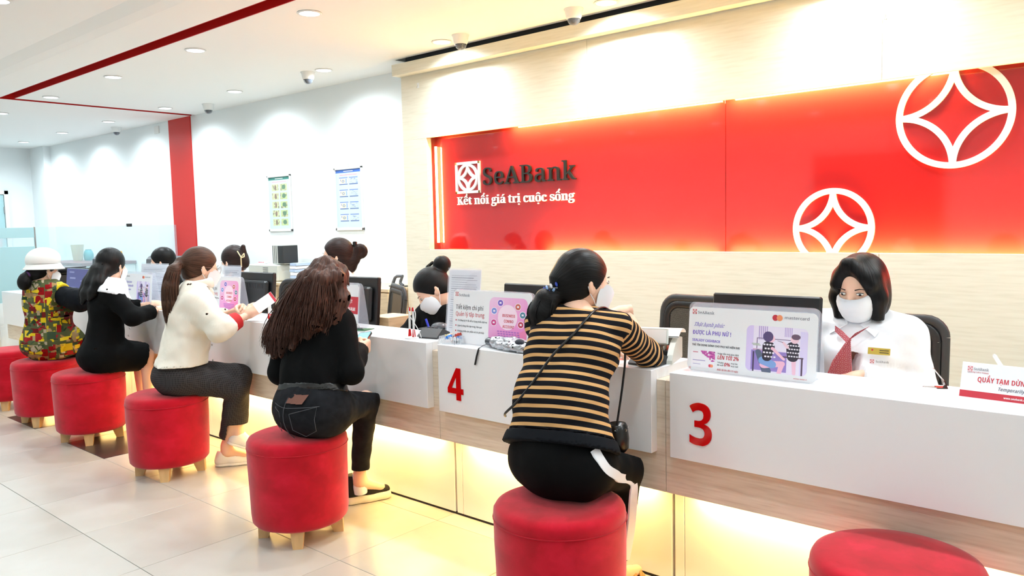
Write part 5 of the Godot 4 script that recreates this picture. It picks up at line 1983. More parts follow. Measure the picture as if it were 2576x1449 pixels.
func people_materials() -> void:
	fold.seed = 17
	fold.frequency = 9.0
	fold.fractal_octaves = 2
	MT.skin = mat(Color(0.915, 0.745, 0.645), 0.5, 0.4)
	MT.skin.subsurf_scatter_enabled = true
	MT.skin.subsurf_scatter_strength = 0.08
	MT.mask = mat(Color(0.93, 0.94, 0.96), 0.75, 0.2)
	MT.eye_white = mat(Color(0.88, 0.87, 0.85), 0.25)
	MT.dark_eye = mat(Color(0.05, 0.035, 0.03), 0.2)
	var streak := noise_tex(0.05, 91, [[0.0, Color(0.45, 0.42, 0.42)], [0.5, Color(0.78, 0.76, 0.76)], [1.0, Color(1, 1, 1)]], 256, 3)
	for q in [["hair_black", Color(0.050, 0.042, 0.045), 0.42], ["hair_brown", Color(0.36, 0.235, 0.185), 0.48], ["hair_warm", Color(0.36, 0.25, 0.185), 0.48], ["hair_dark", Color(0.20, 0.13, 0.115), 0.45]]:
		var m := mat(q[1], q[2], 0.32)
		m.albedo_texture = streak
		m.uv1_scale = Vector3(7, 0.7, 1)
		m.heightmap_enabled = true
		m.heightmap_texture = streak
		m.heightmap_scale = 0.12
		MT[q[0]] = m
	MT.black_cloth = tri(mat(Color(0.035, 0.037, 0.042), 0.85, 0.25), noise_tex(0.2, 92, [[0.0, Color(0.75, 0.75, 0.75)], [1.0, Color(1, 1, 1)]], 128), Vector3(12, 12, 12))
	MT.white_cloth = mat(Color(0.92, 0.925, 0.94), 0.8, 0.2)
	MT.cream_cloth = tri(mat(Color(0.93, 0.905, 0.85), 0.85, 0.2), noise_tex(0.25, 93, [[0.0, Color(0.94, 0.94, 0.94)], [1.0, Color(1, 1, 1)]], 128), Vector3(10, 10, 10))
	MT.navy_cloth = mat(Color(0.055, 0.065, 0.085), 0.8, 0.25)
	MT.denim = tri(mat(Color(0.135, 0.14, 0.155), 0.85, 0.25), noise_tex(0.03, 94, [[0.0, Color(0.62, 0.62, 0.63)], [0.5, Color(0.85, 0.85, 0.86)], [1.0, Color(1, 1, 1)]], 256, 5), Vector3(3, 3, 3))
	MT.thread = mat(Color(0.30, 0.31, 0.33), 0.8)
	# stripes: dark navy with ochre bands
	var im := Image.create(4, 64, false, Image.FORMAT_RGB8)
	im.fill(Color(0.075, 0.075, 0.095))
	im.fill_rect(Rect2i(0, 6, 4, 25), Color(0.80, 0.63, 0.42))
	var st := mat(Color.WHITE, 0.85, 0.25)
	st.albedo_texture = img_tex(im)
	st.uv1_scale = Vector3(1, 1.0 / 0.0305, 1)
	MT.stripes = st
	# small check of the grey trousers
	im = Image.create(64, 64, false, Image.FORMAT_RGB8)
	im.fill(Color(0.185, 0.175, 0.180))
	for k in 8:
		im.fill_rect(Rect2i(k * 8, 0, 2, 64), Color(0.27, 0.255, 0.255))
		im.fill_rect(Rect2i(0, k * 8, 64, 2), Color(0.27, 0.255, 0.255))
	MT.check = tri(mat(Color.WHITE, 0.85, 0.2), img_tex(im), Vector3(11, 11, 11), false)
	# the printed vest: overlapping daubs of yellow, red, green and tan
	im = Image.create(256, 256, false, Image.FORMAT_RGB8)
	im.fill(Color(0.30, 0.32, 0.20))
	var rng := RandomNumberGenerator.new()
	rng.seed = 77
	var cols := [Color(0.80, 0.68, 0.10), Color(0.55, 0.06, 0.08), Color(0.19, 0.26, 0.17), Color(0.60, 0.49, 0.33), Color(0.86, 0.76, 0.16), Color(0.42, 0.10, 0.10), Color(0.30, 0.33, 0.17), Color(0.66, 0.60, 0.50)]
	for k in 330:
		var w := 8 + rng.randi() % 26
		var h := 8 + rng.randi() % 26
		var c: Color = cols[rng.randi() % cols.size()].lightened((rng.randf() - 0.5) * 0.15)
		var x := rng.randi() % 256
		var y := rng.randi() % 256
		if k % 3 == 0:
			paint_line(im, Vector2(x, y), Vector2(x, y) + Vector2(w, 0).rotated(rng.randf() * 6.0), h * 0.3, h * 0.12, c)
		else:
			im.fill_rect(Rect2i(x, y, w, h), c)
		if k % 5 == 0:
			im.fill_rect(Rect2i(x + 2, y + h / 2, w / 2, 2), Color(0.10, 0.10, 0.08))
	var vm := mat(Color.WHITE, 0.7, 0.25)
	vm.albedo_texture = img_tex(im)
	vm.uv1_scale = Vector3(2.2, 2.2, 1)
	MT.vest = vm
	# tie: rose with small pale rings
	im = Image.create(96, 96, false, Image.FORMAT_RGB8)
	im.fill(Color(0.86, 0.40, 0.44))
	for a in 4:
		for b in 4:
			var c := Vector2(a * 24 + 12, b * 24 + 12)
			paint_ellipse(im, c.x, c.y, 12, 12, Color(0.93, 0.72, 0.72))
			paint_ellipse(im, c.x, c.y, 10, 10, Color(0.86, 0.40, 0.44))
			paint_ellipse(im, c.x, c.y, 4, 4, Color(0.93, 0.72, 0.72))
	var tm := mat(Color.WHITE, 0.6, 0.3)
	tm.albedo_texture = img_tex(im)
	tm.uv1_scale = Vector3(18, 18, 1)
	MT.tie = tm

func head_geo() -> Geo:
	if heads.has("h"):
		return heads["h"]
	var s := Sdf.new(Vector3(-0.10, -0.15, -0.13), Vector3(0.10, 0.14, 0.14), 0.004)
	s.ell(Vector3(0, 0.025, -0.014), Vector3(0.074, 0.090, 0.092), Basis(), 0.02)
	s.ell(Vector3(0, -0.028, 0.020), Vector3(0.061, 0.084, 0.070), Basis(), 0.03)
	s.ell(Vector3(0, -0.088, 0.050), Vector3(0.030, 0.026, 0.030), Basis(), 0.035)
	for x: float in [-1.0, 1.0]:
		s.ell(Vector3(0.036 * x, -0.030, 0.056), Vector3(0.026, 0.024, 0.024), Basis(), 0.02)
		s.ell(Vector3(0.031 * x, 0.002, 0.093), Vector3(0.017, 0.010, 0.012), Basis(), 0.012, true)
		s.ell(Vector3(0.074 * x, -0.014, -0.006), Vector3(0.008, 0.030, 0.018), Basis(Vector3.UP, -0.5 * x) * Basis(Vector3.RIGHT, -0.2), 0.006)
		s.ell(Vector3(0.084 * x, -0.012, 0.000), Vector3(0.006, 0.017, 0.009), Basis(Vector3.UP, -0.5 * x), 0.005, true)
	s.cap(Vector3(0, 0.004, 0.083), Vector3(0, -0.030, 0.100), 0.008, 0.011, 0.014)
	s.ell(Vector3(0, -0.036, 0.093), Vector3(0.017, 0.009, 0.012), Basis(), 0.008)
	s.ell(Vector3(0, -0.060, 0.085), Vector3(0.022, 0.006, 0.010), Basis(), 0.006)
	s.ell(Vector3(0, -0.069, 0.084), Vector3(0.018, 0.006, 0.010), Basis(), 0.006)
	s.cap(Vector3(0, -0.05, -0.025), Vector3(0, -0.145, -0.035), 0.052, 0.050, 0.03)
	var g := Geo.new()
	s.mesh_into(g)
	heads["h"] = g
	return g

func hand_geo(pose: String) -> Geo:
	if hands.has(pose):
		return hands[pose]
	var curl: Array = {"flat": [8, 10, 6], "relaxed": [25, 28, 16], "grip": [58, 62, 30], "fist": [78, 88, 50], "pinch": [48, 40, 22]}[pose]
	var s := Sdf.new(Vector3(-0.06, -0.10, -0.03), Vector3(0.075, 0.035, 0.19), 0.0036)
	s.cap(Vector3(0, 0, -0.02), Vector3(0, 0, 0.02), 0.025, 0.026, 0.01)
	for x: float in [-0.026, -0.009, 0.009, 0.026]:
		s.cap(Vector3(x * 0.6, 0, 0.012), Vector3(x, 0.002, 0.080), 0.0155, 0.0125, 0.014)
	var fx := [0.027, 0.009, -0.009, -0.0265]
	var fz := [0.082, 0.087, 0.083, 0.074]
	var fl := [0.070, 0.078, 0.072, 0.056]
	for f in 4:
		var p := Vector3(fx[f], 0.001, fz[f])
		var an := 0.0
		var r := 0.0088
		for j in 3:
			an += deg_to_rad(curl[j] + f * 2.0)
			var q: Vector3 = p + Vector3(fx[f] * 0.06, -sin(an), cos(an)) * (fl[f] * [0.46, 0.30, 0.24][j])
			s.cap(p, q, r, r - 0.0009, 0.003)
			p = q
			r -= 0.0009
	var cl := 0.0 if pose in ["flat", "relaxed"] else 1.0
	var t0 := Vector3(0.020, -0.008, 0.022)
	var t1 := Vector3(0.046 - 0.006 * cl, -0.018 - 0.010 * cl, 0.050)
	var t2 := Vector3(0.056 - 0.022 * cl, -0.026 - 0.022 * cl, 0.080)
	var t3 := Vector3(0.060 - 0.034 * cl, -0.032 - 0.028 * cl, 0.102)
	s.cap(t0, t1, 0.0145, 0.0115, 0.012)
	s.cap(t1, t2, 0.0110, 0.0095, 0.004)
	s.cap(t2, t3, 0.0095, 0.0080, 0.003)
	var g := Geo.new()
	s.mesh_into(g)
	hands[pose] = g
	return g

func solid(prims: Array, cell: float, cuts := [], crease := [], seat := []) -> Sdf:
	# prims: ["c", a, b, ra, rb, k] a tapered limb, ["e", centre, radii, basis, k] an ellipsoid
	var lo := Vector3(1e9, 1e9, 1e9)
	var hi := -lo
	for p in prims:
		if p[0] == "c":
			var r := maxf(p[3], p[4]) + 0.03
			lo = lo.min(p[1] - Vector3.ONE * r).min(p[2] - Vector3.ONE * r)
			hi = hi.max(p[1] + Vector3.ONE * r).max(p[2] + Vector3.ONE * r)
		else:
			var q: Vector3 = p[2]
			var r := maxf(q.x, maxf(q.y, q.z)) + 0.03
			lo = lo.min(p[1] - Vector3.ONE * r)
			hi = hi.max(p[1] + Vector3.ONE * r)
	var s := Sdf.new(lo, hi, cell)
	for p in prims:
		if p[0] == "c":
			s.cap(p[1], p[2], p[3], p[4], p[5])
		else:
			s.ell(p[1], p[2], p[3], p[4])
	for c in crease:
		s.crease(fold, c[0], c[1])
	for c in cuts:
		if c.size() > 2:
			s.cut(c[0], c[1], c[2], c[3])
		else:
			s.cut(c[0], c[1])
	if seat.size() > 0:
		s.seat(seat[0], seat[1], seat[2], seat[3])
	return s

func wear(node: Node3D, called: String, m: Material, prims: Array, cell: float, cuts := [], crease := [], seat := [], uo := Vector3.ZERO, uu := Vector3.RIGHT, uv := Vector3.UP) -> MeshInstance3D:
	var g := Geo.new()
	solid(prims, cell, cuts, crease, seat).mesh_into(g, Transform3D(), uo, uu, uv)
	return wpart(node, called, g, m)

func torso(J: Dictionary, gr: float, hip := 1.0, bust := 1.0) -> Array:
	var r: Vector3 = (J.sr - J.sl).normalized()
	var u: Vector3 = (J.nek - J.pel).normalized()
	var f := u.cross(r).normalized()
	var P := []
	for s: float in [-1.0, 1.0]:
		P.append(["c", J.pel + r * s * 0.075, J.wst + r * s * 0.052, 0.102 * hip + gr, 0.084 + gr, 0.05])
		P.append(["c", J.wst + r * s * 0.052, J.chs + r * s * 0.062, 0.084 + gr, 0.092 + gr, 0.05])
		P.append(["c", J.chs + r * s * 0.062, J.nek - u * 0.055 + r * s * 0.070 - f * 0.01, 0.092 + gr, 0.058 + gr, 0.05])
		P.append(["c", J.nek - u * 0.035, (J.sl if s < 0.0 else J.sr), 0.050 + gr, 0.048 + gr, 0.04])
		if bust > 0.0:
			P.append(["e", J.chs + f * 0.070 + r * s * 0.065 - u * 0.005, Vector3.ONE * (0.056 * bust + gr), Basis(), 0.05])
	P.append(["e", J.pel - u * 0.01, Vector3(0.165 * hip + gr, 0.10 + gr, 0.125 * hip + gr), Basis(r, u, -f), 0.05])
	return P

func arm(J: Dictionary, side: String, gr: float, full := true) -> Array:
	var sh: Vector3 = J["s" + side]
	var e: Vector3 = J["e" + side]
	var w: Vector3 = J["w" + side]
	var P := [["c", sh, e, 0.046 + gr, 0.037 + gr, 0.03]]
	if full:
		P.append(["c", e, w, 0.037 + gr, 0.026 + gr, 0.02])
	return P

func leg(J: Dictionary, side: String, gr: float) -> Array:
	var h: Vector3 = J["h" + side]
	var k: Vector3 = J["k" + side]
	var a: Vector3 = J["a" + side]
	return [["c", h, k, 0.080 + gr, 0.056 + gr, 0.05], ["c", k, a, 0.054 + gr, 0.036 + gr, 0.03]]

func person(label: String, base: Vector3, J: Dictionary, face: Vector3, up: Vector3, legs := true, arms := "lr", hand_specs := []) -> Node3D:
	# one continuous body; hand_specs: [side, direction, back of the hand, pose]
	var t := thing("person", label, "person", base, 0.0, "people in the bank")
	var hx := Transform3D(look(face, up), J.hed)
	var P := torso(J, -0.012, 1.0, 0.0)
	P.append(["c", J.nek, hx * Vector3(0, -0.09, -0.03), 0.050, 0.050, 0.03])
	for s in arms:
		P += arm(J, s, -0.006)
	if legs:
		for s in ["l", "r"]:
			P += leg(J, s, -0.010)
			var a: Vector3 = J["a" + s]
			var to: Vector3 = J.get("t" + s, a + Vector3(0, -0.06, -0.12))
			P.append(["c", a, a + Vector3(0, -0.035, 0), 0.030, 0.030, 0.03])
			P.append(["c", a + Vector3(0, -0.04, 0), to, 0.028, 0.022, 0.03])
	var g := Geo.new()
	solid(P, 0.0115).mesh_into(g)
	g.add(head_geo(), hx)
	for q in hand_specs:
		var w: Vector3 = J["w" + q[0]]
		var z: Vector3 = q[1].normalized()
		var b := look(z, q[2])
		if q[0] == "l":
			b = Basis(-b.x, b.y, b.z)
		g.add(hand_geo(q[3]), Transform3D(b.scaled_local(Vector3.ONE * 0.93), w))
	var body := wpart(t, "body", g, MT.skin)
	body.set_meta("head", hx)
	t.set_meta("hx", hx)
	eyes(t, hx)
	return t

func eyes(t: Node3D, hx: Transform3D) -> void:
	var lx := Transform3D(Basis(), -t.position) * hx
	for s: float in [-1.0, 1.0]:
		var c := Vector3(0.031 * s, 0.002, 0.0815)
		var g := Geo.new()
		g.ball(c, Vector3(0.0125, 0.0052, 0.0055), Basis(Vector3.UP, 0.25 * s), 12, 8)
		var e := part(t, "eye", g, MT.eye_white, lx)
		g = Geo.new()
		g.ball(c + Vector3(0, -0.0012, 0.0030), Vector3(0.0064, 0.0046, 0.0032), Basis(), 10, 6)
		part(e, "iris", g, MT.dark_eye)
		g = Geo.new()
		g.tube([c + Vector3(-0.0125 * s, 0.0018, 0.002), c + Vector3(0, 0.0052, 0.0048), c + Vector3(0.0130 * s, 0.0026, -0.001)], 0.0011, 5)
		part(e, "lash", g, MT.dark_eye)
		g = Geo.new()
		g.tube([c + Vector3(-0.014 * s, 0.0165, 0.0085), c + Vector3(0.002 * s, 0.0205, 0.0070), c + Vector3(0.018 * s, 0.0165, -0.003)], [0.0022, 0.0020, 0.0010], 5, true, 0.0, 0.6)
		part(t, "eyebrow", g, MT.hair_dark, lx)

func mask(t: Node3D, called := "face_mask", tilt := 0.0) -> void:
	var hx: Transform3D = t.get_meta("hx")
	var lx := Transform3D(Basis(), -t.position) * hx
	var rows := [[-0.014, 0.1035, 0.056, 0.046], [-0.022, 0.1135, 0.063, 0.040], [-0.036, 0.1205, 0.0675, 0.030], [-0.050, 0.1165, 0.0685, 0.024], [-0.054, 0.1150, 0.0685, 0.023], [-0.070, 0.1090, 0.0665, 0.021], [-0.074, 0.1070, 0.0655, 0.021], [-0.092, 0.0980, 0.0590, 0.022], [-0.108, 0.0840, 0.0490, 0.024], [-0.120, 0.0560, 0.0380, 0.022]]
	var g := Geo.new()
	var n := 18
	for side in 2:
		var k := g.v.size()
		for r in rows.size():
			for c in n + 1:
				var a := (float(c) / n - 0.5) * PI
				var q: Array = rows[r]
				var ridge := 0.0 if r in [0, 9] else (0.0015 if r in [3, 5, 7] else -0.0005)
				var out := 0.0 if side == 0 else -0.002
				var p: Vector3 = Vector3((q[2] + out) * sin(a), q[0] + 0.010 * pow(absf(sin(a)), 3), q[3] + (q[1] + ridge + out - q[3]) * pow(maxf(cos(a), 0.0), 0.75))
				g.vert(p, Vector3(sin(a), -0.1, cos(a)).normalized() * (1.0 if side == 0 else -1.0), Vector2(c, r))
		for r in rows.size() - 1:
			for c in n:
				var e := k + r * (n + 1) + c
				g.face(e, e + 1, e + n + 1)
				g.face(e + 1, e + n + 2, e + n + 1)
	for a in g.v.size():
		g.n[a] = g.n[a]
	var m := part(t, called, g, MT.mask, lx)
	for s: float in [-1.0, 1.0]:
		g = Geo.new()
		g.tube([Vector3(0.062 * s, -0.012, 0.042), Vector3(0.070 * s, 0.002, 0.018), Vector3(0.078 * s, 0.012, -0.006), Vector3(0.080 * s, 0.0, -0.022)], 0.0016, 6)
		g.tube([Vector3(0.060 * s, -0.085, 0.022), Vector3(0.070 * s, -0.060, 0.006), Vector3(0.077 * s, -0.038, -0.012), Vector3(0.080 * s, -0.01, -0.024)], 0.0016, 6)
		part(m, "ear_loop", g, MT.mask)

func hair_part(t: Node3D, s: Sdf, m: Material, tie: Vector3, axis: Vector3, uu: Vector3, extra: Geo = null) -> MeshInstance3D:
	# solid in head axes; strands run along axis past tie
	var hx: Transform3D = t.get_meta("hx")
	var g := Geo.new()
	s.mesh_into(g, Transform3D(), tie, uu, axis, true)
	if extra:
		g.add(extra, Transform3D())
	return part(t, "hair", g, m, Transform3D(Basis(), -t.position) * hx)

func cap_sdf(lo := Vector3(-0.12, -0.16, -0.16), hi := Vector3(0.12, 0.15, 0.13), cell := 0.005, gr := 0.0) -> Sdf:
	var s := Sdf.new(lo, hi, cell)
	s.ell(Vector3(0, 0.028, -0.016), Vector3(0.081 + gr, 0.097 + gr, 0.101 + gr), Basis(), 0.02)
	s.ell(Vector3(0, -0.035, -0.05), Vector3(0.062 + gr, 0.06, 0.055 + gr), Basis(), 0.03)
	s.cut(Vector3(0, -0.594, 0.804), Vector3(0, 0.064, 0.086))
	s.cut(Vector3(0, -1, 0.45), Vector3(0, -0.055, -0.03))
	return s

func strands(g: Geo, guides: Array, count: int, rad: float, jitter: float, wave: float, freq: float, seed_: int, sides := 4) -> void:
	# thin locks between neighbouring guide lines
	var rng := RandomNumberGenerator.new()
	rng.seed = seed_
	for k in count:
		var a := rng.randi() % (guides.size() - 1)
		var f := rng.randf()
		var off := Vector3(rng.randf() - 0.5, rng.randf() - 0.5, rng.randf() - 0.5) * 2.0 * jitter
		var ph := rng.randf() * TAU
		var fr := freq * (0.7 + 0.6 * rng.randf())
		var ga: Array = guides[a]
		var gb: Array = guides[a + 1]
		var end := 0.82 + 0.18 * rng.randf()
		var m := 16
		var pts := []
		var rs := []
		for j in m:
			var u := end * j / (m - 1)
			var x := u * (ga.size() - 1)
			var i0 := mini(int(x), ga.size() - 2)
			var fx := x - i0
			var pa: Vector3 = ga[i0].cubic_interpolate(ga[i0 + 1], ga[maxi(i0 - 1, 0)], ga[mini(i0 + 2, ga.size() - 1)], fx)
			var pb: Vector3 = gb[i0].cubic_interpolate(gb[i0 + 1], gb[maxi(i0 - 1, 0)], gb[mini(i0 + 2, gb.size() - 1)], fx)
			var grow := smoothstep(0.0, 0.5, u)
			var w := wave * smoothstep(0.15, 0.8, u)
			pts.append(pa.lerp(pb, f) + off * (0.25 + 0.75 * grow) + Vector3(sin(u * fr + ph), 0.4 * cos(u * fr + ph), cos(u * fr * 0.9 + ph)) * w)
			rs.append(rad * (1.0 - 0.75 * smoothstep(0.6, 1.0, float(j) / (m - 1))))
		g.tube(pts, rs, sides, false, rng.randf())

func shoe(t: Node3D, called: String, heel: Vector3, toe: Vector3, upper: Material, sole: Material, thick := 0.018, high := 0.05) -> void:
	# heel and toe lie on the floor; y of both is the floor height under the shoe
	var d := toe - heel
	var n := d.normalized()
	var up := Vector3.UP if absf(n.y) < 0.6 else Vector3.BACK
	var sd := n.cross(up).normalized()
	up = sd.cross(n)
	var h := up * (thick + 0.016)
	var P := [["c", heel + n * 0.032 + h, heel + d * 0.55 + h * 0.9, 0.033, 0.032, 0.02], ["c", heel + d * 0.5 + h * 0.85, toe - n * 0.034 + h * 0.75, 0.036, 0.029, 0.02], ["c", heel + n * 0.036 + h, heel + n * 0.05 + up * (thick + high), 0.034, 0.036, 0.02], ["c", heel + n * 0.05 + up * (thick + high), heel + d * 0.55 + h * 1.1, 0.034, 0.026, 0.03]]
	var g := Geo.new()
	solid(P, 0.006, [[-up, heel + up * thick], [up, heel + up * (thick + high + 0.028)]]).mesh_into(g)
	var u := wpart(t, called, g, upper)
	P = [["c", heel + n * 0.034 + up * thick * 0.5, heel + d * 0.5 + up * thick * 0.5, 0.038, 0.036, 0.02], ["c", heel + d * 0.5 + up * thick * 0.5, toe - n * 0.036 + up * thick * 0.5, 0.040, 0.036, 0.02]]
	g = Geo.new()
	solid(P, 0.006, [[-up, heel + up * 0.001], [up, heel + up * (thick + 0.002)]]).mesh_into(g)
	part(u, "sole", g, sole)
	g = Geo.new()
	for k in 4:
		var c := heel + d * (0.42 + 0.08 * k) + up * (thick + high * (0.95 - 0.17 * k) + 0.006)
		g.tube([c - sd * 0.016, c + up * 0.004, c + sd * 0.016], 0.0022, 5)
	part(u, "laces", g, sole)

func bow_line(pts: Array, m := 24) -> Array:
	# a smooth line through the points
	var out := []
	for j in m + 1:
		var x := float(j) / m * (pts.size() - 1)
		var i0 := mini(int(x), pts.size() - 2)
		out.append(pts[i0].cubic_interpolate(pts[i0 + 1], pts[maxi(i0 - 1, 0)], pts[mini(i0 + 2, pts.size() - 1)], x - i0))
	return out

func V(x: float, y: float, z: float) -> Vector3:
	return Vector3(x, y, z)

# the woman in the striped top
func striped_woman() -> void:
	var J := {pel = V(-1.647, 0.645, -2.12), wst = V(-1.672, 0.83, -2.16), chs = V(-1.687, 0.985, -2.25), nek = V(-1.706, 1.118, -2.31), hed = V(-1.712, 1.213, -2.365), sl = V(-1.865, 1.055, -2.29), sr = V(-1.555, 1.062, -2.34), el = V(-1.98, 0.935, -2.50), wl = V(-1.82, 0.925, -2.63), er = V(-1.565, 0.928, -2.572), wr = V(-1.672, 1.088, -2.580), hl = V(-1.745, 0.60, -2.13), hr = V(-1.555, 0.60, -2.14), kl = V(-1.86, 0.53, -2.40), kr = V(-1.575, 0.525, -2.40), al = V(-1.80, 0.09, -2.50), ar = V(-1.675, 0.10, -2.50), tr = V(-1.662, 0.035, -2.63)}
	var face := V(0.44, -0.05, -0.89)
	var t := person("woman in a black and ochre striped top resting her chin on her hand", V(-1.63, 0, -2.09), J, face, V(0, 1, 0), true, "lr", [["r", V(-0.55, -0.08, 0.55), V(0.3, 0.9, -0.4), "fist"], ["l", V(0.9, -0.1, -0.2), V(0, 1, 0), "relaxed"]])
	mask(t)
	var u: Vector3 = (J.nek - J.pel as Vector3).normalized()
	var P := torso(J, 0.012, 1.16, 1.0)
	P.append(["c", J.wst + V(-0.03, -0.02, 0), J.wst + V(0.03, -0.02, 0), 0.125, 0.125, 0.06])
	wear(t, "striped_top", MT.stripes, P, 0.0085, [[-u, J.pel + u * 0.055], [V(0.15, 1, 0.05), J.nek + V(0, 0.018, 0)]], [[0.007, V(0.6, 1.6, 0.6)]], [], J.pel, V(1, 0, 0), u)
	wear(t, "hem_band", MT.navy_cloth, torso(J, 0.014, 1.16, 0.0), 0.009, [[-u, J.pel + u * 0.012], [u, J.pel + u * 0.056]])
	for s in ["l", "r"]:
		var ax: Vector3 = (J["e" + s] - J["s" + s]).normalized()
		wear(t, "sleeve", MT.stripes, arm(J, s, 0.014, false) + [["c", J["e" + s], (J["e" + s] as Vector3).lerp(J["w" + s], 0.16), 0.048, 0.044, 0.02]], 0.007, [[-ax, J["s" + s] + ax * -0.012]], [[0.006, V(1.2, 1.2, 1.2)]], [], J["s" + s], V(1, 0, 0), ax)
	# sits on the stool in black track trousers with a white side stripe
	wear(t, "trousers", MT.black_cloth, [["e", J.pel + V(-0.006, -0.035, -0.01), V(0.205, 0.13, 0.145), Basis(), 0.05], ["c", J.pel, J.wst, 0.14, 0.11, 0.05]] + leg(J, "l", 0.014) + leg(J, "r", 0.014), 0.0095, [[u, J.pel + u * 0.035], [V(0, -1, 0), V(0, 0.13, 0)]], [[0.005, V(0.7, 0.7, 0.7)]], [-1.63, -2.09, 0.232, 0.487])
	var g := Geo.new()
	var line := bow_line([V(-1.478, 0.690, -2.088), V(-1.462, 0.660, -2.094), V(-1.448, 0.622, -2.115), V(-1.450, 0.588, -2.17), V(-1.480, 0.553, -2.24), V(-1.501, 0.520, -2.33), V(-1.512, 0.485, -2.375), V(-1.530, 0.42, -2.40), V(-1.565, 0.28, -2.435), V(-1.605, 0.15, -2.46)], 40)
	var nrm := bow_line([V(0.75, 0.6, 0.28), V(0.84, 0.45, 0.3), V(0.97, 0.1, 0.2), V(1, -0.1, 0), V(0.95, -0.1, -0.1), V(0.95, -0.05, 0.0), V(0.9, 0, 0.3), V(0.85, 0.1, 0.45), V(0.85, 0.1, 0.45), V(0.85, 0.1, 0.45)], 40)
	g.ribbon(line, nrm, 0.034, 0.005)
	wpart(t, "white_stripe", g, MT.white_cloth)
	# pulled-back hair, low ponytail, beaded clip
	var s := cap_sdf(V(-0.12, -0.24, -0.24), V(0.12, 0.15, 0.13), 0.005, 0.003)
	var tie := V(0.0, -0.040, -0.108)
	s.cap(V(0, 0.0, -0.09), tie, 0.05, 0.024, 0.03)
	var pony := [tie, V(0.004, -0.065, -0.145), V(0.008, -0.110, -0.158), V(0.012, -0.165, -0.148), V(0.015, -0.215, -0.132)]
	for k in 4:
		s.cap(pony[k], pony[k + 1], [0.024, 0.044, 0.052, 0.050][k], [0.044, 0.052, 0.050, 0.026][k], 0.015)
	var ex := Geo.new()
	var gd := []
	for a in 7:
		var an := TAU * a / 6
		var o := V(cos(an) * 0.042, 0, sin(an) * 0.042)
		gd.append([pony[0] + o * 0.5, pony[1] + o, pony[2] + o * 1.2, pony[3] + o * 1.15, pony[4] + o * 0.9 + V(0, -0.02, 0)])
	strands(ex, gd, 170, 0.0026, 0.009, 0.003, 7.0, 31)
	var hp := hair_part(t, s, MT.hair_black, tie, V(0, 0.25, -1).normalized(), V(0, 1, 0), ex)
	hp.set_meta("label", "black hair drawn back into a low ponytail")
	var hx: Transform3D = t.get_meta("hx")
	var lx := Transform3D(Basis(), -t.position) * hx
	var clip := Geo.new()
	clip.tube([tie + V(-0.03, 0.022, -0.012), tie + V(0, 0.018, -0.035), tie + V(0.035, -0.014, -0.016)], 0.003, 6)
	var cl := part(t, "hair_clip", clip, MT.chrome, lx)
	var cc := [Color(0.16, 0.26, 0.62), Color(0.55, 0.68, 0.86), Color(0.80, 0.80, 0.82)]
	for k in 13:
		g = Geo.new()
		var f := k / 12.0
		var c := tie + V(-0.032 + 0.07 * f, 0.026 - 0.040 * f + (0.009 if k % 2 == 0 else -0.009), -0.020 - 0.030 * sin(f * PI))
		g.ball(c, V(0.011, 0.0055, 0.005), Basis(V(0, 0, 1), (0.9 if k % 2 == 0 else -0.6)), 8, 5)
		part(cl, "bead", g, mat(cc[k % 3], 0.15))
	g = Geo.new()
	g.tube([V(0.075, -0.046, -0.004), V(0.080, -0.050, -0.001)], 0.006, 8)
	part(t, "earring", g, MT.chrome, lx)
	# sandals
	for q in [[V(-1.690, 0, -2.50), V(-1.660, 0, -2.665), "sandal"], [V(-1.81, 0, -2.46), V(-1.80, 0, -2.65), "sandal"]]:
		g = Geo.new()
		var n: Vector3 = (q[1] - q[0]).normalized()
		var sole := solid([["c", q[0] + n * 0.03, q[1] - n * 0.035, 0.033, 0.038, 0.02]], 0.006, [[V(0, 1, 0), V(0, 0.018, 0)], [V(0, -1, 0), V(0, 0.001, 0)]])
		sole.mesh_into(g)
		var tan := mat(Color(0.70, 0.53, 0.33), 0.6)
		var so := wpart(t, "sandal", g, tan)
		g = Geo.new()
		var sd := n.cross(Vector3.UP)
		for k in 3:
			var c: Vector3 = q[0] + n * (0.06 + 0.035 * k) + V(0, 0.055 - 0.008 * k, 0)
			g.tube([c - sd * 0.038 - V(0, 0.045, 0), c - sd * 0.025, c, c + sd * 0.025, c + sd * 0.038 - V(0, 0.045, 0)], 0.010, 6, true, 0.0, 0.3, n)
		part(so, "strap", g, tan)
	# shoulder bag: strap over the right shoulder, across the back to the left hip, bag at the right thigh
	var b := thing("handbag", "small black drawstring shoulder bag hanging beside the striped woman", "bag", V(-1.575, 0.600, -2.365))
	g = Geo.new()
	var bp := []
	for p in [[0.0, 0.0], [0.036, 0.0], [0.048, 0.012], [0.050, 0.045], [0.044, 0.085], [0.038, 0.094], [0.034, 0.090], [0.0, 0.075]]:
		bp.append(Vector2(p[0], p[1]))
	g.lathe(Transform3D(Basis().scaled(V(0.85, 1.1, 1.0)), Vector3.ZERO), bp, 20)
	part(b, "pouch", g, mat(Color(0.035, 0.033, 0.035), 0.28))
	for a in 6:
		g = Geo.new()
		var an := TAU * a / 6
		g.tube([V(cos(an) * 0.036, 0.086, sin(an) * 0.043), V(cos(an) * 0.042, 0.084, sin(an) * 0.048)], 0.005, 8)
		part(b, "eyelet", g, MT.chrome)
	g = Geo.new()
	var way := []
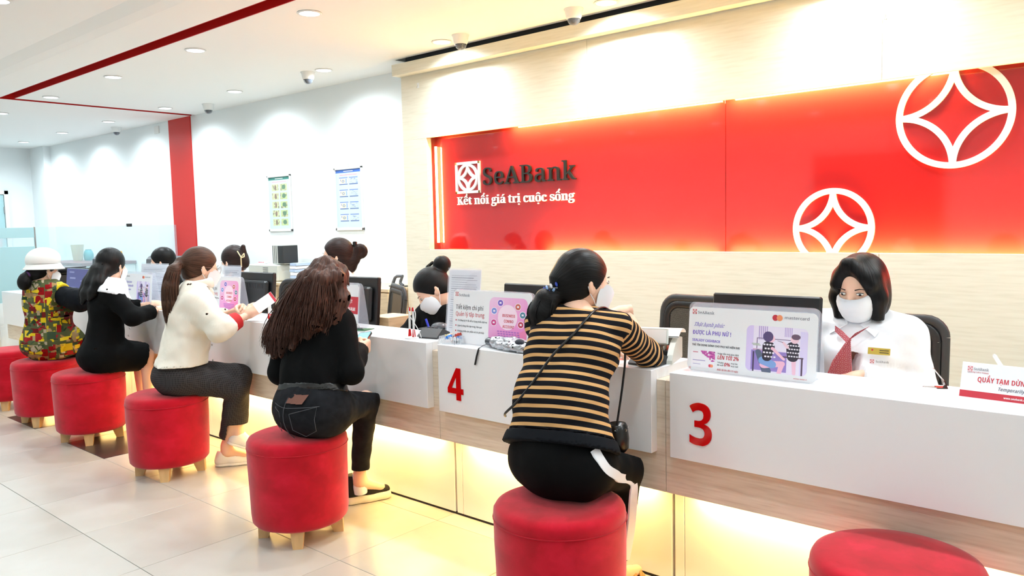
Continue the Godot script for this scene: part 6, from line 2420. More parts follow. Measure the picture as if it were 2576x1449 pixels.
	for p in [V(-1.575, 0.695, -2.365), V(-1.572, 0.83, -2.40), V(-1.568, 0.95, -2.415), V(-1.585, 1.06, -2.41), V(-1.605, 1.120, -2.36), V(-1.600, 1.128, -2.29), V(-1.597, 1.098, -2.215), V(-1.612, 1.054, -2.165), V(-1.658, 0.985, -2.105), V(-1.702, 0.897, -2.052), V(-1.750, 0.828, -2.022), V(-1.815, 0.775, -2.030), V(-1.865, 0.745, -2.085)]:
		way.append(p - b.position)
	var strap := bow_line(way, 60)
	g.tube(strap, 0.0045, 6)
	part(b, "strap", g, mat(Color(0.04, 0.04, 0.042), 0.35))

# the long-haired woman in black jeans
func jeans_woman() -> void:
	var J := {pel = V(-3.055, 0.625, -2.09), wst = V(-3.075, 0.775, -2.11), chs = V(-3.115, 0.92, -2.16), nek = V(-3.125, 1.068, -2.20), hed = V(-3.095, 1.158, -2.24), sl = V(-3.29, 0.995, -2.14), sr = V(-2.985, 0.998, -2.21), el = V(-3.295, 0.745, -2.075), wl = V(-3.17, 0.79, -2.27), er = V(-2.885, 0.775, -2.185), wr = V(-3.035, 0.845, -2.35), hl = V(-3.135, 0.585, -2.11), hr = V(-2.965, 0.59, -2.11), kl = V(-3.35, 0.555, -2.42), kr = V(-3.09, 0.575, -2.42), al = V(-3.36, 0.09, -2.42), ar = V(-3.235, 0.155, -2.475), tl = V(-3.36, 0.03, -2.55), tr = V(-3.215, 0.06, -2.60)}
	var t := person("woman with long wavy brown hair in a black jumper and black jeans, holding a phone", V(-3.15, 0, -2.06), J, V(-0.35, -0.30, -0.88), V(0, 1, 0), true, "lr", [["r", V(-0.30, 0.10, -0.9), V(0.75, -0.1, -0.3), "grip"], ["l", V(0.75, 0.1, -0.6), V(-0.2, -0.5, -0.6), "relaxed"]])
	var u: Vector3 = (J.nek - J.pel as Vector3).normalized()
	wear(t, "jumper", MT.black_cloth, torso(J, 0.014, 0.92, 1.0) + arm(J, "l", 0.018) + arm(J, "r", 0.018), 0.0085, [[-u, J.pel + u * 0.080], [u, J.nek + u * 0.03], [(J.wr - J.er as Vector3), J.wr, J.wr, 0.07], [(J.wl - J.el as Vector3), J.wl, J.wl, 0.07]], [[0.008, V(0.8, 0.5, 0.8)]])
	wear(t, "belt", mat(Color(0.03, 0.03, 0.032), 0.3), torso(J, 0.013, 1.0, 0.0), 0.008, [[-u, J.pel + u * 0.058], [u, J.pel + u * 0.092]])
	var jp := torso(J, 0.006, 1.02, 0.0) + [["e", J.pel + V(0, -0.025, 0.012), V(0.178, 0.125, 0.145), Basis(V(0, 1, 0), 0.15), 0.05]] + leg(J, "l", 0.008) + leg(J, "r", 0.008)
	wear(t, "jeans", MT.denim, jp, 0.0085, [[u, J.pel + u * 0.075], [V(0.1, -1, 0.1), V(-3.235, 0.185, -2.475), V(-3.235, 0.1, -2.475), 0.14], [V(0, -1, 0), V(-3.36, 0.12, -2.42), V(-3.36, 0.05, -2.42), 0.09]], [[0.006, V(1.0, 1.0, 1.0)]], [-3.15, -2.06, 0.232, 0.487])
	# leather patch, back pockets and seams, riding on the cloth
	var pk := func(x: float, y: float) -> Vector3:
		# a point on the back of the hips: x across, y up from the pelvis
		var a := x / 0.178
		return J.pel + V(x, y - 0.025 + 0.0, 0.012) + V(0.02 * a, 0, 0.1535 * sqrt(maxf(0.02, 1.0 - a * a * 0.92 - pow(y / 0.128, 2) * 0.85)))
	var g := Geo.new()
	for x in 3:
		var x0 := 0.015 + 0.026 * x
		g.poly([pk.call(x0, 0.062) + V(0, 0, 0.006), pk.call(x0 + 0.026, 0.064) + V(0, 0, 0.006), pk.call(x0 + 0.026, 0.100) + V(0, 0, 0.006), pk.call(x0, 0.098) + V(0, 0, 0.006)], V(0.3, 0, 1))
	wpart(t, "leather_patch", g, mat(Color(0.40, 0.22, 0.15), 0.6))
	g = Geo.new()
	for s: float in [-1.0, 1.0]:
		var o := 0.082 * s + 0.012
		var l := []
		for p in [[-0.050, 0.018], [-0.015, 0.030], [0.050, 0.052], [0.052, 0.0], [0.045, -0.055], [-0.005, -0.085], [-0.045, -0.055], [-0.050, 0.018]]:
			l.append(pk.call(o + p[0] * s, p[1]) + V(0, 0, 0.003))
		g.tube(l, 0.0013, 4)
	var yoke := []
	for k in 13:
		var x := -0.15 + 0.025 * k
		yoke.append(pk.call(x, 0.040 + absf(x - 0.01) * 0.10) + V(0, 0, 0.003))
	g.tube(yoke, 0.0013, 4)
	var mid := []
	for k in 8:
		mid.append(pk.call(0.010, 0.09 - 0.028 * k) + V(0, 0, 0.003))
	g.tube(mid, 0.0018, 4)
	wpart(t, "stitching", g, MT.thread)
	# socks and trainers
	g = Geo.new()
	g.tube([V(-3.238, 0.165, -2.476), V(-3.240, 0.10, -2.478), V(-3.243, 0.06, -2.482)], [0.037, 0.037, 0.036], 14)
	wpart(t, "sock", g, MT.white_cloth)
	var knit := mat(Color(0.085, 0.075, 0.055), 0.85)
	var foam := mat(Color(0.90, 0.88, 0.80), 0.5)
	shoe(t, "trainer", V(-3.300, 0, -2.420), V(-3.200, 0, -2.650), knit, foam, 0.042, 0.082)
	shoe(t, "trainer", V(-3.37, 0, -2.36), V(-3.36, 0, -2.60), knit, foam, 0.042, 0.082)
	# long hair swept to her left
	var hx: Transform3D = t.get_meta("hx")
	var iv := hx.affine_inverse()
	var s := Sdf.new(V(-0.15, -0.40, -0.26), V(0.30, 0.16, 0.14), 0.007)
	s.ell(V(0, 0.030, -0.014), V(0.088, 0.102, 0.106), Basis(), 0.02)
	s.cut(V(0, -0.594, 0.804), V(0, 0.064, 0.086))
	# guide lines in world axes: from the crown over the back, ends left of the spine
	var W := [
		[V(-3.06, 1.255, -2.21), V(-2.985, 1.20, -2.20), V(-2.965, 1.11, -2.20), V(-2.965, 1.03, -2.17), V(-2.975, 0.965, -2.13)],
		[V(-3.07, 1.262, -2.20), V(-3.00, 1.20, -2.135), V(-2.985, 1.10, -2.10), V(-3.00, 1.01, -2.075), V(-3.03, 0.945, -2.06)],
		[V(-3.08, 1.265, -2.20), V(-3.045, 1.19, -2.115), V(-3.05, 1.08, -2.075), V(-3.075, 0.98, -2.045), V(-3.10, 0.90, -2.03)],
		[V(-3.09, 1.265, -2.20), V(-3.10, 1.19, -2.115), V(-3.13, 1.06, -2.07), V(-3.165, 0.945, -2.04), V(-3.185, 0.855, -2.02)],
		[V(-3.10, 1.263, -2.21), V(-3.15, 1.19, -2.13), V(-3.205, 1.06, -2.08), V(-3.245, 0.94, -2.05), V(-3.265, 0.845, -2.03)],
		[V(-3.11, 1.258, -2.22), V(-3.19, 1.18, -2.17), V(-3.27, 1.06, -2.11), V(-3.325, 0.94, -2.07), V(-3.345, 0.855, -2.05)],
		[V(-3.11, 1.25, -2.24), V(-3.20, 1.16, -2.22), V(-3.30, 1.05, -2.15), V(-3.365, 0.95, -2.10), V(-3.395, 0.875, -2.08)]]
	var L := []
	for q in W:
		var r := []
		for p: Vector3 in q:
			r.append(iv * p)
		L.append(r)
	for k in L.size():
		for j in 4:
			var r0: float = [0.030, 0.040, 0.042, 0.040][j]
			var r1: float = [0.040, 0.042, 0.040, 0.022][j]
			s.cap(L[k][j], L[k][j + 1], r0 * 0.85, r1 * 0.85, 0.03)
	fold.frequency = 16.0
	s.crease(fold, 0.014, V(1.2, 0.5, 1.2))
	fold.frequency = 9.0
	var ex := Geo.new()
	# locks lie on the outside of the volume
	var out := []
	for k in L.size():
		var r := []
		for j in 5:
			var wo: Vector3 = W[k][j] + V(0.35, 0.1, 1.0).normalized() * [0.004, 0.024, 0.030, 0.030, 0.022][j]
			r.append(iv * wo)
		out.append(r)
	strands(ex, out, 620, 0.0036, 0.017, 0.012, 13.0, 5)
	strands(ex, out, 260, 0.0016, 0.030, 0.016, 15.0, 6, 3)
	var hp := hair_part(t, s, MT.hair_brown, V(0, 0.0, -0.03), V(0, -1, 0), V(0, 0, -1), ex)
	hp.set_meta("label", "long wavy brown hair falling over the back")
	# phone
	var ph := thing("phone", "phone in a dark case held up by the long-haired woman", "phone", V(-3.120, 0.862, -2.425))
	var b := look(V(0.05, 0.82, 0.50), V(-0.35, 0.45, -0.8))
	g = Geo.new()
	g.prism(rrect(0.074, 0.152, 0.010), 0.009, Transform3D(b, Vector3.ZERO))
	part(ph, "case", g, mat(Color(0.05, 0.12, 0.13), 0.4))
	g = Geo.new()
	g.prism(rrect(0.067, 0.144, 0.007), 0.0006, Transform3D(b, b.z * 0.009))
	var scr := mat(Color(0.55, 0.78, 0.84), 0.1)
	scr.emission_enabled = true
	scr.emission = Color(0.55, 0.80, 0.88)
	scr.emission_energy_multiplier = 0.35
	part(ph, "screen", g, scr)
	g = Geo.new()
	g.box(b * V(0.037, 0.03, 0.0045), V(0.003, 0.016, 0.004), 0.0, b)
	part(ph, "side_button", g, mat(Color(0.9, 0.40, 0.22), 0.4))

# the woman in the cream jacket
func cream_woman() -> void:
	var J := {pel = V(-4.50, 0.605, -2.17), wst = V(-4.495, 0.74, -2.205), chs = V(-4.49, 0.918, -2.25), nek = V(-4.495, 1.095, -2.300), hed = V(-4.50, 1.212, -2.335), sr = V(-4.34, 1.010, -2.222), sl = V(-4.655, 1.010, -2.370), er = V(-4.205, 0.868, -2.275), wr = V(-4.235, 0.930, -2.470), el = V(-4.70, 0.86, -2.50), wl = V(-4.47, 0.945, -2.555), hr = V(-4.42, 0.585, -2.14), hl = V(-4.575, 0.585, -2.22), kr = V(-4.29, 0.495, -2.405), kl = V(-4.325, 0.560, -2.445), ar = V(-4.425, 0.125, -2.395), al = V(-4.352, 0.225, -2.435), tr = V(-4.375, 0.05, -2.49), tl = V(-4.315, 0.13, -2.485)}
	var t := person("woman in a cream jacket with a long brown ponytail and glasses, holding a card", V(-4.58, 0, -2.12), J, V(0.165, -0.16, -0.97), V(0, 1, 0), true, "lr", [["r", V(0.12, 0.42, -0.72), V(0.75, 0.1, 0.25), "pinch"], ["l", V(0.75, 0.10, 0.05), V(-0.1, 0.6, -0.6), "pinch"]])
	mask(t)
	var u: Vector3 = (J.nek - J.pel as Vector3).normalized()
	var P := torso(J, 0.034, 0.95, 1.0)
	for s in ["l", "r"]:
		P += [["c", J["s" + s], J["e" + s], 0.082, 0.072, 0.05], ["c", J["e" + s], (J["e" + s] as Vector3).lerp(J["w" + s], 0.42), 0.070, 0.056, 0.03]]
	var cr: Vector3 = (J.wr - J.er)
	var cl: Vector3 = (J.wl - J.el)
	wear(t, "jacket", MT.cream_cloth, P, 0.0095, [[-u + V(0, 0, -0.25), J.pel + u * 0.055 + V(0, 0, 0)], [u, J.nek + u * 0.03], [cr, J.er + cr * 0.40, J.wr, 0.16], [cl, J.el + cl * 0.45, J.wl, 0.14]], [[0.011, V(0.8, 0.8, 0.8)]])
	# collar
	var g := Geo.new()
	var col := []
	for k in 13:
		var a := PI * (0.15 + 1.7 * k / 12.0)
		col.append(J.nek + V(0.078 * sin(a), 0.020 - 0.012 * cos(a), -0.005 - 0.075 * cos(a) * -1.0 - 0.01))
	g.tube(col, 0.034, 8, true, 0.0, 0.32, V(0, 1, 0.3))
	wpart(t, "collar", g, MT.cream_cloth)
	g = Geo.new()
	g.tube([J.er + cr * 0.36, J.er + cr * 0.62], [0.058, 0.050], 20)
	wpart(t, "red_cuff", g, mat(Color(0.72, 0.05, 0.07), 0.7))
	g = Geo.new()
	for k in 3:
		g.ball(J.pel + V(0.155, 0.07 + 0.09 * k, -0.125), V(0.006, 0.006, 0.004), Basis(), 8, 5)
	wpart(t, "button", g, MT.chrome)
	g = Geo.new()
	var wd := cl.normalized()
	g.tube([J.wl - wd * 0.010, J.wl + wd * 0.012], 0.031, 16)
	g.box(J.wl + V(0.02, 0.018, 0.022), V(0.024, 0.024, 0.008), 0.003, look(V(0.6, 0.5, 0.6)))
	wpart(t, "wrist_watch", g, MT.white_plastic)
	# checked trousers, legs crossed
	var jp := [["e", J.pel + V(0.02, -0.02, 0.01), V(0.165, 0.12, 0.155), Basis(), 0.05], ["c", J.pel, J.wst, 0.12, 0.10, 0.05], ["c", J.hr, J.kr, 0.092, 0.066, 0.04], ["c", J.kr, J.ar, 0.062, 0.050, 0.03], ["c", J.hl, J.kl, 0.088, 0.068, 0.03], ["c", J.kl, J.al, 0.066, 0.056, 0.03]]
	var dr: Vector3 = (J.ar - J.kr).normalized()
	var dl: Vector3 = (J.al - J.kl).normalized()
	wear(t, "trousers", MT.check, jp, 0.0085, [[u, J.pel + u * 0.10], [dr, J.ar - dr * 0.06, J.ar, 0.09], [dl, J.al - dl * 0.045, J.al, 0.06]], [[0.006, V(1, 1, 1)]], [-4.58, -2.12, 0.232, 0.487])
	var lea := mat(Color(0.93, 0.92, 0.90), 0.5)
	shoe(t, "white_shoe", V(-4.478, 0, -2.345), V(-4.345, 0, -2.535), lea, lea, 0.016, 0.052)
	shoe(t, "white_shoe", V(-4.395, 0.148, -2.385), V(-4.275, 0.075, -2.545), lea, lea, 0.016, 0.046)
	# hair drawn into a high ponytail that falls down the back
	var hx: Transform3D = t.get_meta("hx")
	var iv := hx.affine_inverse()
	var s := cap_sdf(V(-0.13, -0.48, -0.30), V(0.13, 0.15, 0.13), 0.0055, 0.002)
	var tie := V(0, 0.022, -0.125)
	s.cap(V(0, 0.02, -0.09), tie, 0.05, 0.026, 0.02)
	var pony := [tie, iv * V(-4.475, 1.205, -2.155), iv * V(-4.465, 1.12, -2.125), iv * V(-4.455, 1.02, -2.115), iv * V(-4.45, 0.93, -2.11), iv * V(-4.445, 0.865, -2.105)]
	for k in 5:
		s.cap(pony[k], pony[k + 1], [0.022, 0.036, 0.042, 0.040, 0.032][k], [0.036, 0.042, 0.040, 0.032, 0.014][k], 0.015)
	var ex := Geo.new()
	var gd := []
	for a in 9:
		var an := TAU * a / 8
		var o := V(cos(an) * 0.033, 0, sin(an) * 0.033)
		var r := []
		for k in 6:
			r.append(pony[k] + o * [0.5, 1.0, 1.2, 1.15, 0.9, 0.4][k])
		gd.append(r)
	strands(ex, gd, 240, 0.0028, 0.008, 0.004, 8.0, 41)
	hair_part(t, s, MT.hair_warm, tie, V(0, 0.2, -1).normalized(), V(0, 1, 0), ex).set_meta("label", "long brown ponytail hanging down the back")
	var lx := Transform3D(Basis(), -t.position) * hx
	# glasses
	g = Geo.new()
	for x: float in [-1.0, 1.0]:
		var l := []
		for k in 17:
			var a := TAU * k / 16
			l.append(V(0.032 * x + cos(a) * 0.024, -0.004 + sin(a) * 0.020, 0.104 - 0.006 * absf(cos(a))))
		g.tube(l, 0.0012, 5, false)
		g.tube([V(0.056 * x, 0.004, 0.098), V(0.074 * x, 0.006, 0.04), V(0.081 * x, 0.0, -0.02)], 0.0012, 5)
	g.tube([V(-0.009, 0.0, 0.107), V(0.009, 0.0, 0.107)], 0.0012, 5)
	part(t, "glasses", g, mat(Color(0.55, 0.47, 0.42), 0.25, 0.5, 0.5), lx)
	# the card between her hands
	var c := thing("bank_card", "white and red paper card held by the woman in the cream jacket", "card", V(-4.125, 1.005, -2.52))
	var b := look(V(0.6, 0.35, 0.6), V(0.55, 0.6, -0.5))
	g = Geo.new()
	g.box(Vector3.ZERO, V(0.07, 0.125, 0.0015), 0.0, b)
	part(c, "card", g, MT.paper)
	g = Geo.new()
	g.box(b * V(0.0, 0.054, 0.001), V(0.068, 0.015, 0.0006), 0.0, b)
	part(c, "red_strip", g, MT.print_red)

# the woman in the black dress
func dress_woman() -> void:
	var J := {pel = V(-5.70, 0.60, -2.215), wst = V(-5.70, 0.735, -2.235), chs = V(-5.70, 0.925, -2.265), nek = V(-5.70, 1.092, -2.305), hed = V(-5.715, 1.200, -2.315), sr = V(-5.545, 1.010, -2.235), sl = V(-5.86, 1.005, -2.335), er = V(-5.395, 0.862, -2.300), wr = V(-5.480, 0.890, -2.515), el = V(-5.93, 0.87, -2.50), wl = V(-5.79, 0.905, -2.63), hr = V(-5.62, 0.585, -2.19), hl = V(-5.785, 0.585, -2.24), kr = V(-5.545, 0.57, -2.44), kl = V(-5.70, 0.57, -2.45), ar = V(-5.53, 0.10, -2.43), al = V(-5.66, 0.10, -2.45)}
	var t := person("woman in a black dress with a wide white collar, reaching over the ledge", V(-5.78, 0, -2.14), J, V(-0.45, -0.12, -0.86), V(0, 1, 0), true, "lr", [["r", V(-0.25, -0.05, -0.9), V(0.3, 0.9, 0), "relaxed"], ["l", V(0.25, -0.1, -0.9), V(0, 1, 0), "relaxed"]])
	mask(t)
	var u: Vector3 = (J.nek - J.pel as Vector3).normalized()
	var P := torso(J, 0.018, 1.0, 1.0)
	P += [["c", J.sr, J.er, 0.066, 0.058, 0.04], ["c", J.er, J.wr, 0.057, 0.052, 0.03], ["c", J.sl, J.el, 0.066, 0.058, 0.04], ["c", J.el, J.wl, 0.057, 0.052, 0.03]]
	var cr: Vector3 = J.wr - J.er
	var cl: Vector3 = J.wl - J.el
	P += [["e", J.pel + V(0, -0.02, 0.01), V(0.175, 0.115, 0.15), Basis(), 0.05], ["c", J.hr, J.kr, 0.095, 0.085, 0.06], ["c", J.hl, J.kl, 0.095, 0.085, 0.06], ["c", (J.hr + J.hl) / 2, (J.kr + J.kl) / 2 + V(0, -0.03, 0), 0.10, 0.09, 0.06]]
	wear(t, "dress", MT.black_cloth, P, 0.0105, [[u, J.nek + u * 0.02], [cr, J.er + cr * 0.72, J.wr, 0.13], [cl, J.el + cl * 0.72, J.wl, 0.12], [V(0.1, -0.25, -1), (J.kr + J.kl) / 2 + V(0, 0, 0.005)]], [[0.006, V(0.8, 0.8, 0.8)]], [-5.78, -2.14, 0.232, 0.487])
	var g := Geo.new()
	wear(t, "white_collar", MT.white_cloth, torso(J, 0.036, 1.0, 0.8), 0.008, [[-u + V(0, 0, 0.15), J.nek - u * 0.098], [u, J.nek + u * 0.028]], [[0.006, V(2.2, 0.4, 2.2)]])
	for k in 4:
		g.ball(J.wst + V(0.10, -0.02 + 0.05 * k, -0.115 - 0.012 * k), V(0.007, 0.007, 0.006), Basis(), 8, 5)
	wpart(t, "button", g, MT.white_plastic)
	# half-up hair to the shoulder blades
	var hx: Transform3D = t.get_meta("hx")
	var s := cap_sdf(V(-0.14, -0.32, -0.22), V(0.14, 0.15, 0.13), 0.006, 0.004)
	var iv := hx.affine_inverse()
	var W := [[V(-5.66, 1.16, -2.22), V(-5.62, 1.09, -2.185), V(-5.63, 1.03, -2.150), V(-5.645, 0.985, -2.125)], [V(-5.70, 1.17, -2.215), V(-5.70, 1.09, -2.170), V(-5.70, 1.02, -2.130), V(-5.71, 0.96, -2.105)], [V(-5.76, 1.16, -2.23), V(-5.78, 1.09, -2.185), V(-5.78, 1.03, -2.145), V(-5.78, 0.97, -2.115)]]
	var gd := []
	for q in W:
		var r := []
		for p: Vector3 in q:
			r.append(iv * p)
		gd.append(r)
		for k in 3:
			s.cap(r[k], r[k + 1], [0.055, 0.042, 0.034][k], [0.042, 0.034, 0.014][k], 0.03)
	var ex := Geo.new()
	strands(ex, gd, 110, 0.003, 0.022, 0.002, 6.0, 51)
	hair_part(t, s, MT.hair_black, V(0, 0, -0.02), V(0, -1, 0), V(0, 0, -1), ex).set_meta("label", "straight black hair half tied up")
	var lx := Transform3D(Basis(), -t.position) * hx
	g = Geo.new()
	for k in 5:
		g.box(V(-0.026 + 0.013 * k, -0.002, -0.120), V(0.008, 0.020, 0.014), 0.003, Basis(V(0, 0, 1), 0.3 * (k % 2)))
	part(t, "hair_clip", g, MT.black_gloss, lx)

# the woman in the white hat
func hat_woman() -> void:
	var J := {pel = V(-6.60, 0.615, -2.18), wst = V(-6.60, 0.755, -2.185), chs = V(-6.60, 0.905, -2.185), nek = V(-6.61, 1.050, -2.175), hed = V(-6.62, 1.158, -2.185), sr = V(-6.45, 0.975, -2.225), sl = V(-6.775, 0.975, -2.18), er = V(-6.30, 0.930, -2.30), wr = V(-6.43, 0.930, -2.50), el = V(-6.70, 0.70, -2.335), wl = V(-6.52, 0.605, -2.425), hr = V(-6.52, 0.59, -2.20), hl = V(-6.68, 0.59, -2.20), kr = V(-6.50, 0.55, -2.42), kl = V(-6.72, 0.55, -2.42), ar = V(-6.50, 0.10, -2.40), al = V(-6.72, 0.10, -2.40)}
	var t := person("woman in a white hat and a printed yellow, red and green vest over black sleeves", V(-6.60, 0, -2.14), J, V(-0.15, -0.10, -0.97), V(0, 1, 0), true, "lr", [["r", V(-0.3, 0.05, -0.9), V(0.3, 0.9, 0), "relaxed"], ["l", V(0.4, -0.4, -0.6), V(0.3, 0.8, 0), "relaxed"]])
	mask(t)
	var u := V(0, 1, 0)
	var P := torso(J, 0.040, 1.12, 0.8)
	P.append(["c", J.pel + V(0, -0.02, -0.02), J.pel + V(0.04, -0.02, -0.14), 0.14, 0.11, 0.06])
	wear(t, "printed_vest", MT.vest, P, 0.0105, [[V(0, -1, -0.12), V(0, 0.495, -2.18)], [u, J.nek + u * 0.04], [V(1, -0.15, -0.35), J.sr + V(0.020, 0, -0.02), J.sr + V(0.08, -0.05, 0), 0.11], [V(-1, -0.1, 0), J.sl + V(-0.025, 0, 0), J.sl + V(-0.08, -0.05, 0), 0.11]], [[0.010, V(0.8, 0.5, 0.8)]], [-6.60, -2.14, 0.232, 0.487], J.pel, V(0.38, 0, -0.92), V(0, 1, 0))
	wear(t, "black_sleeve", MT.navy_cloth, [["c", J.sr + V(-0.03, 0, 0), J.er, 0.075, 0.078, 0.05], ["c", J.er, J.wr, 0.076, 0.058, 0.05]], 0.0095, [[(J.wr - J.er as Vector3), J.wr, J.wr, 0.08]], [[0.008, V(1, 1, 1)]])
	wear(t, "grey_sleeve", mat(Color(0.66, 0.65, 0.63), 0.8), [["c", J.sl, J.el, 0.060, 0.052, 0.03], ["c", J.el, (J.el as Vector3).lerp(J.wl, 0.4), 0.050, 0.046, 0.03]], 0.010)
	wear(t, "trousers", MT.black_cloth, [["e", J.pel + V(0, -0.03, 0), V(0.17, 0.10, 0.14), Basis(), 0.05]] + leg(J, "l", 0.016) + leg(J, "r", 0.016), 0.0115, [], [], [-6.60, -2.14, 0.232, 0.487])
	var hx: Transform3D = t.get_meta("hx")
	var lx := Transform3D(Basis(), -t.position) * hx
	var s := cap_sdf(V(-0.13, -0.20, -0.22), V(0.13, 0.15, 0.13), 0.006, 0.0)
	s.cap(V(0, -0.03, -0.10), V(0, -0.055, -0.135), 0.035, 0.030, 0.02)
	s.ell(V(0, -0.095, -0.140), V(0.045, 0.062, 0.048), Basis(), 0.02)
	hair_part(t, s, MT.hair_black, V(0, -0.05, -0.11), V(0, 0.2, -1).normalized(), V(0, 1, 0)).set_meta("label", "black hair in a low bun")
	var g := Geo.new()
	var ring := []
	for k in 13:
		ring.append(V(cos(TAU * k / 12) * 0.030, -0.042 + sin(TAU * k / 12) * 0.022, -0.122 - 0.006 * sin(TAU * k / 12)))
	g.tube(ring, 0.010, 6, false)
	part(t, "hair_tie", g, mat(Color(0.24, 0.10, 0.32), 0.7), lx)
	# hat: soft crown with a small turned-down brim
	var hat := thing("bucket_hat", "soft white hat with a narrow brim and stitched band", "hat", J.hed + V(0, 0.03, 0))
	var hs := Sdf.new(V(-0.15, -0.06, -0.15), V(0.15, 0.16, 0.18), 0.006)
	hs.ell(V(0, 0.045, -0.012), V(0.100, 0.094, 0.115), Basis(), 0.03)
	hs.ell(V(0, 0.060, 0.020), V(0.090, 0.068, 0.092), Basis(), 0.04)
	hs.cut(V(0, -1, 0), V(0, 0.012, 0))
	g = Geo.new()
	hs.mesh_into(g)
	var hb := hx.basis * Basis(Vector3.RIGHT, -0.08)
	var hlx := Transform3D(hb, Vector3.ZERO)
	part(hat, "crown", g, mat(Color(0.92, 0.915, 0.90), 0.8), hlx)
	g = Geo.new()
	g.lathe(Transform3D(Basis().scaled(V(1.0, 1, 1.17)), V(0, 0.0, 0.0)), [Vector2(0.098, 0.024), Vector2(0.102, 0.016), Vector2(0.112, -0.004), Vector2(0.124, -0.020), Vector2(0.121, -0.024), Vector2(0.105, -0.008), Vector2(0.094, 0.012)], 40)
	part(hat, "brim", g, mat(Color(0.92, 0.915, 0.90), 0.8), hlx)
	g = Geo.new()
	for y: float in [0.020, 0.032]:
		var l := []
		for k in 41:
			var a := TAU * k / 40
			l.append(V(cos(a) * (0.1015 - (y - 0.02) * 0.12), y, -0.004 + sin(a) * 0.1175))
		g.tube(l, 0.0012, 4, false)
	part(hat, "stitched_band", g, mat(Color(0.45, 0.44, 0.43), 0.7), hlx)

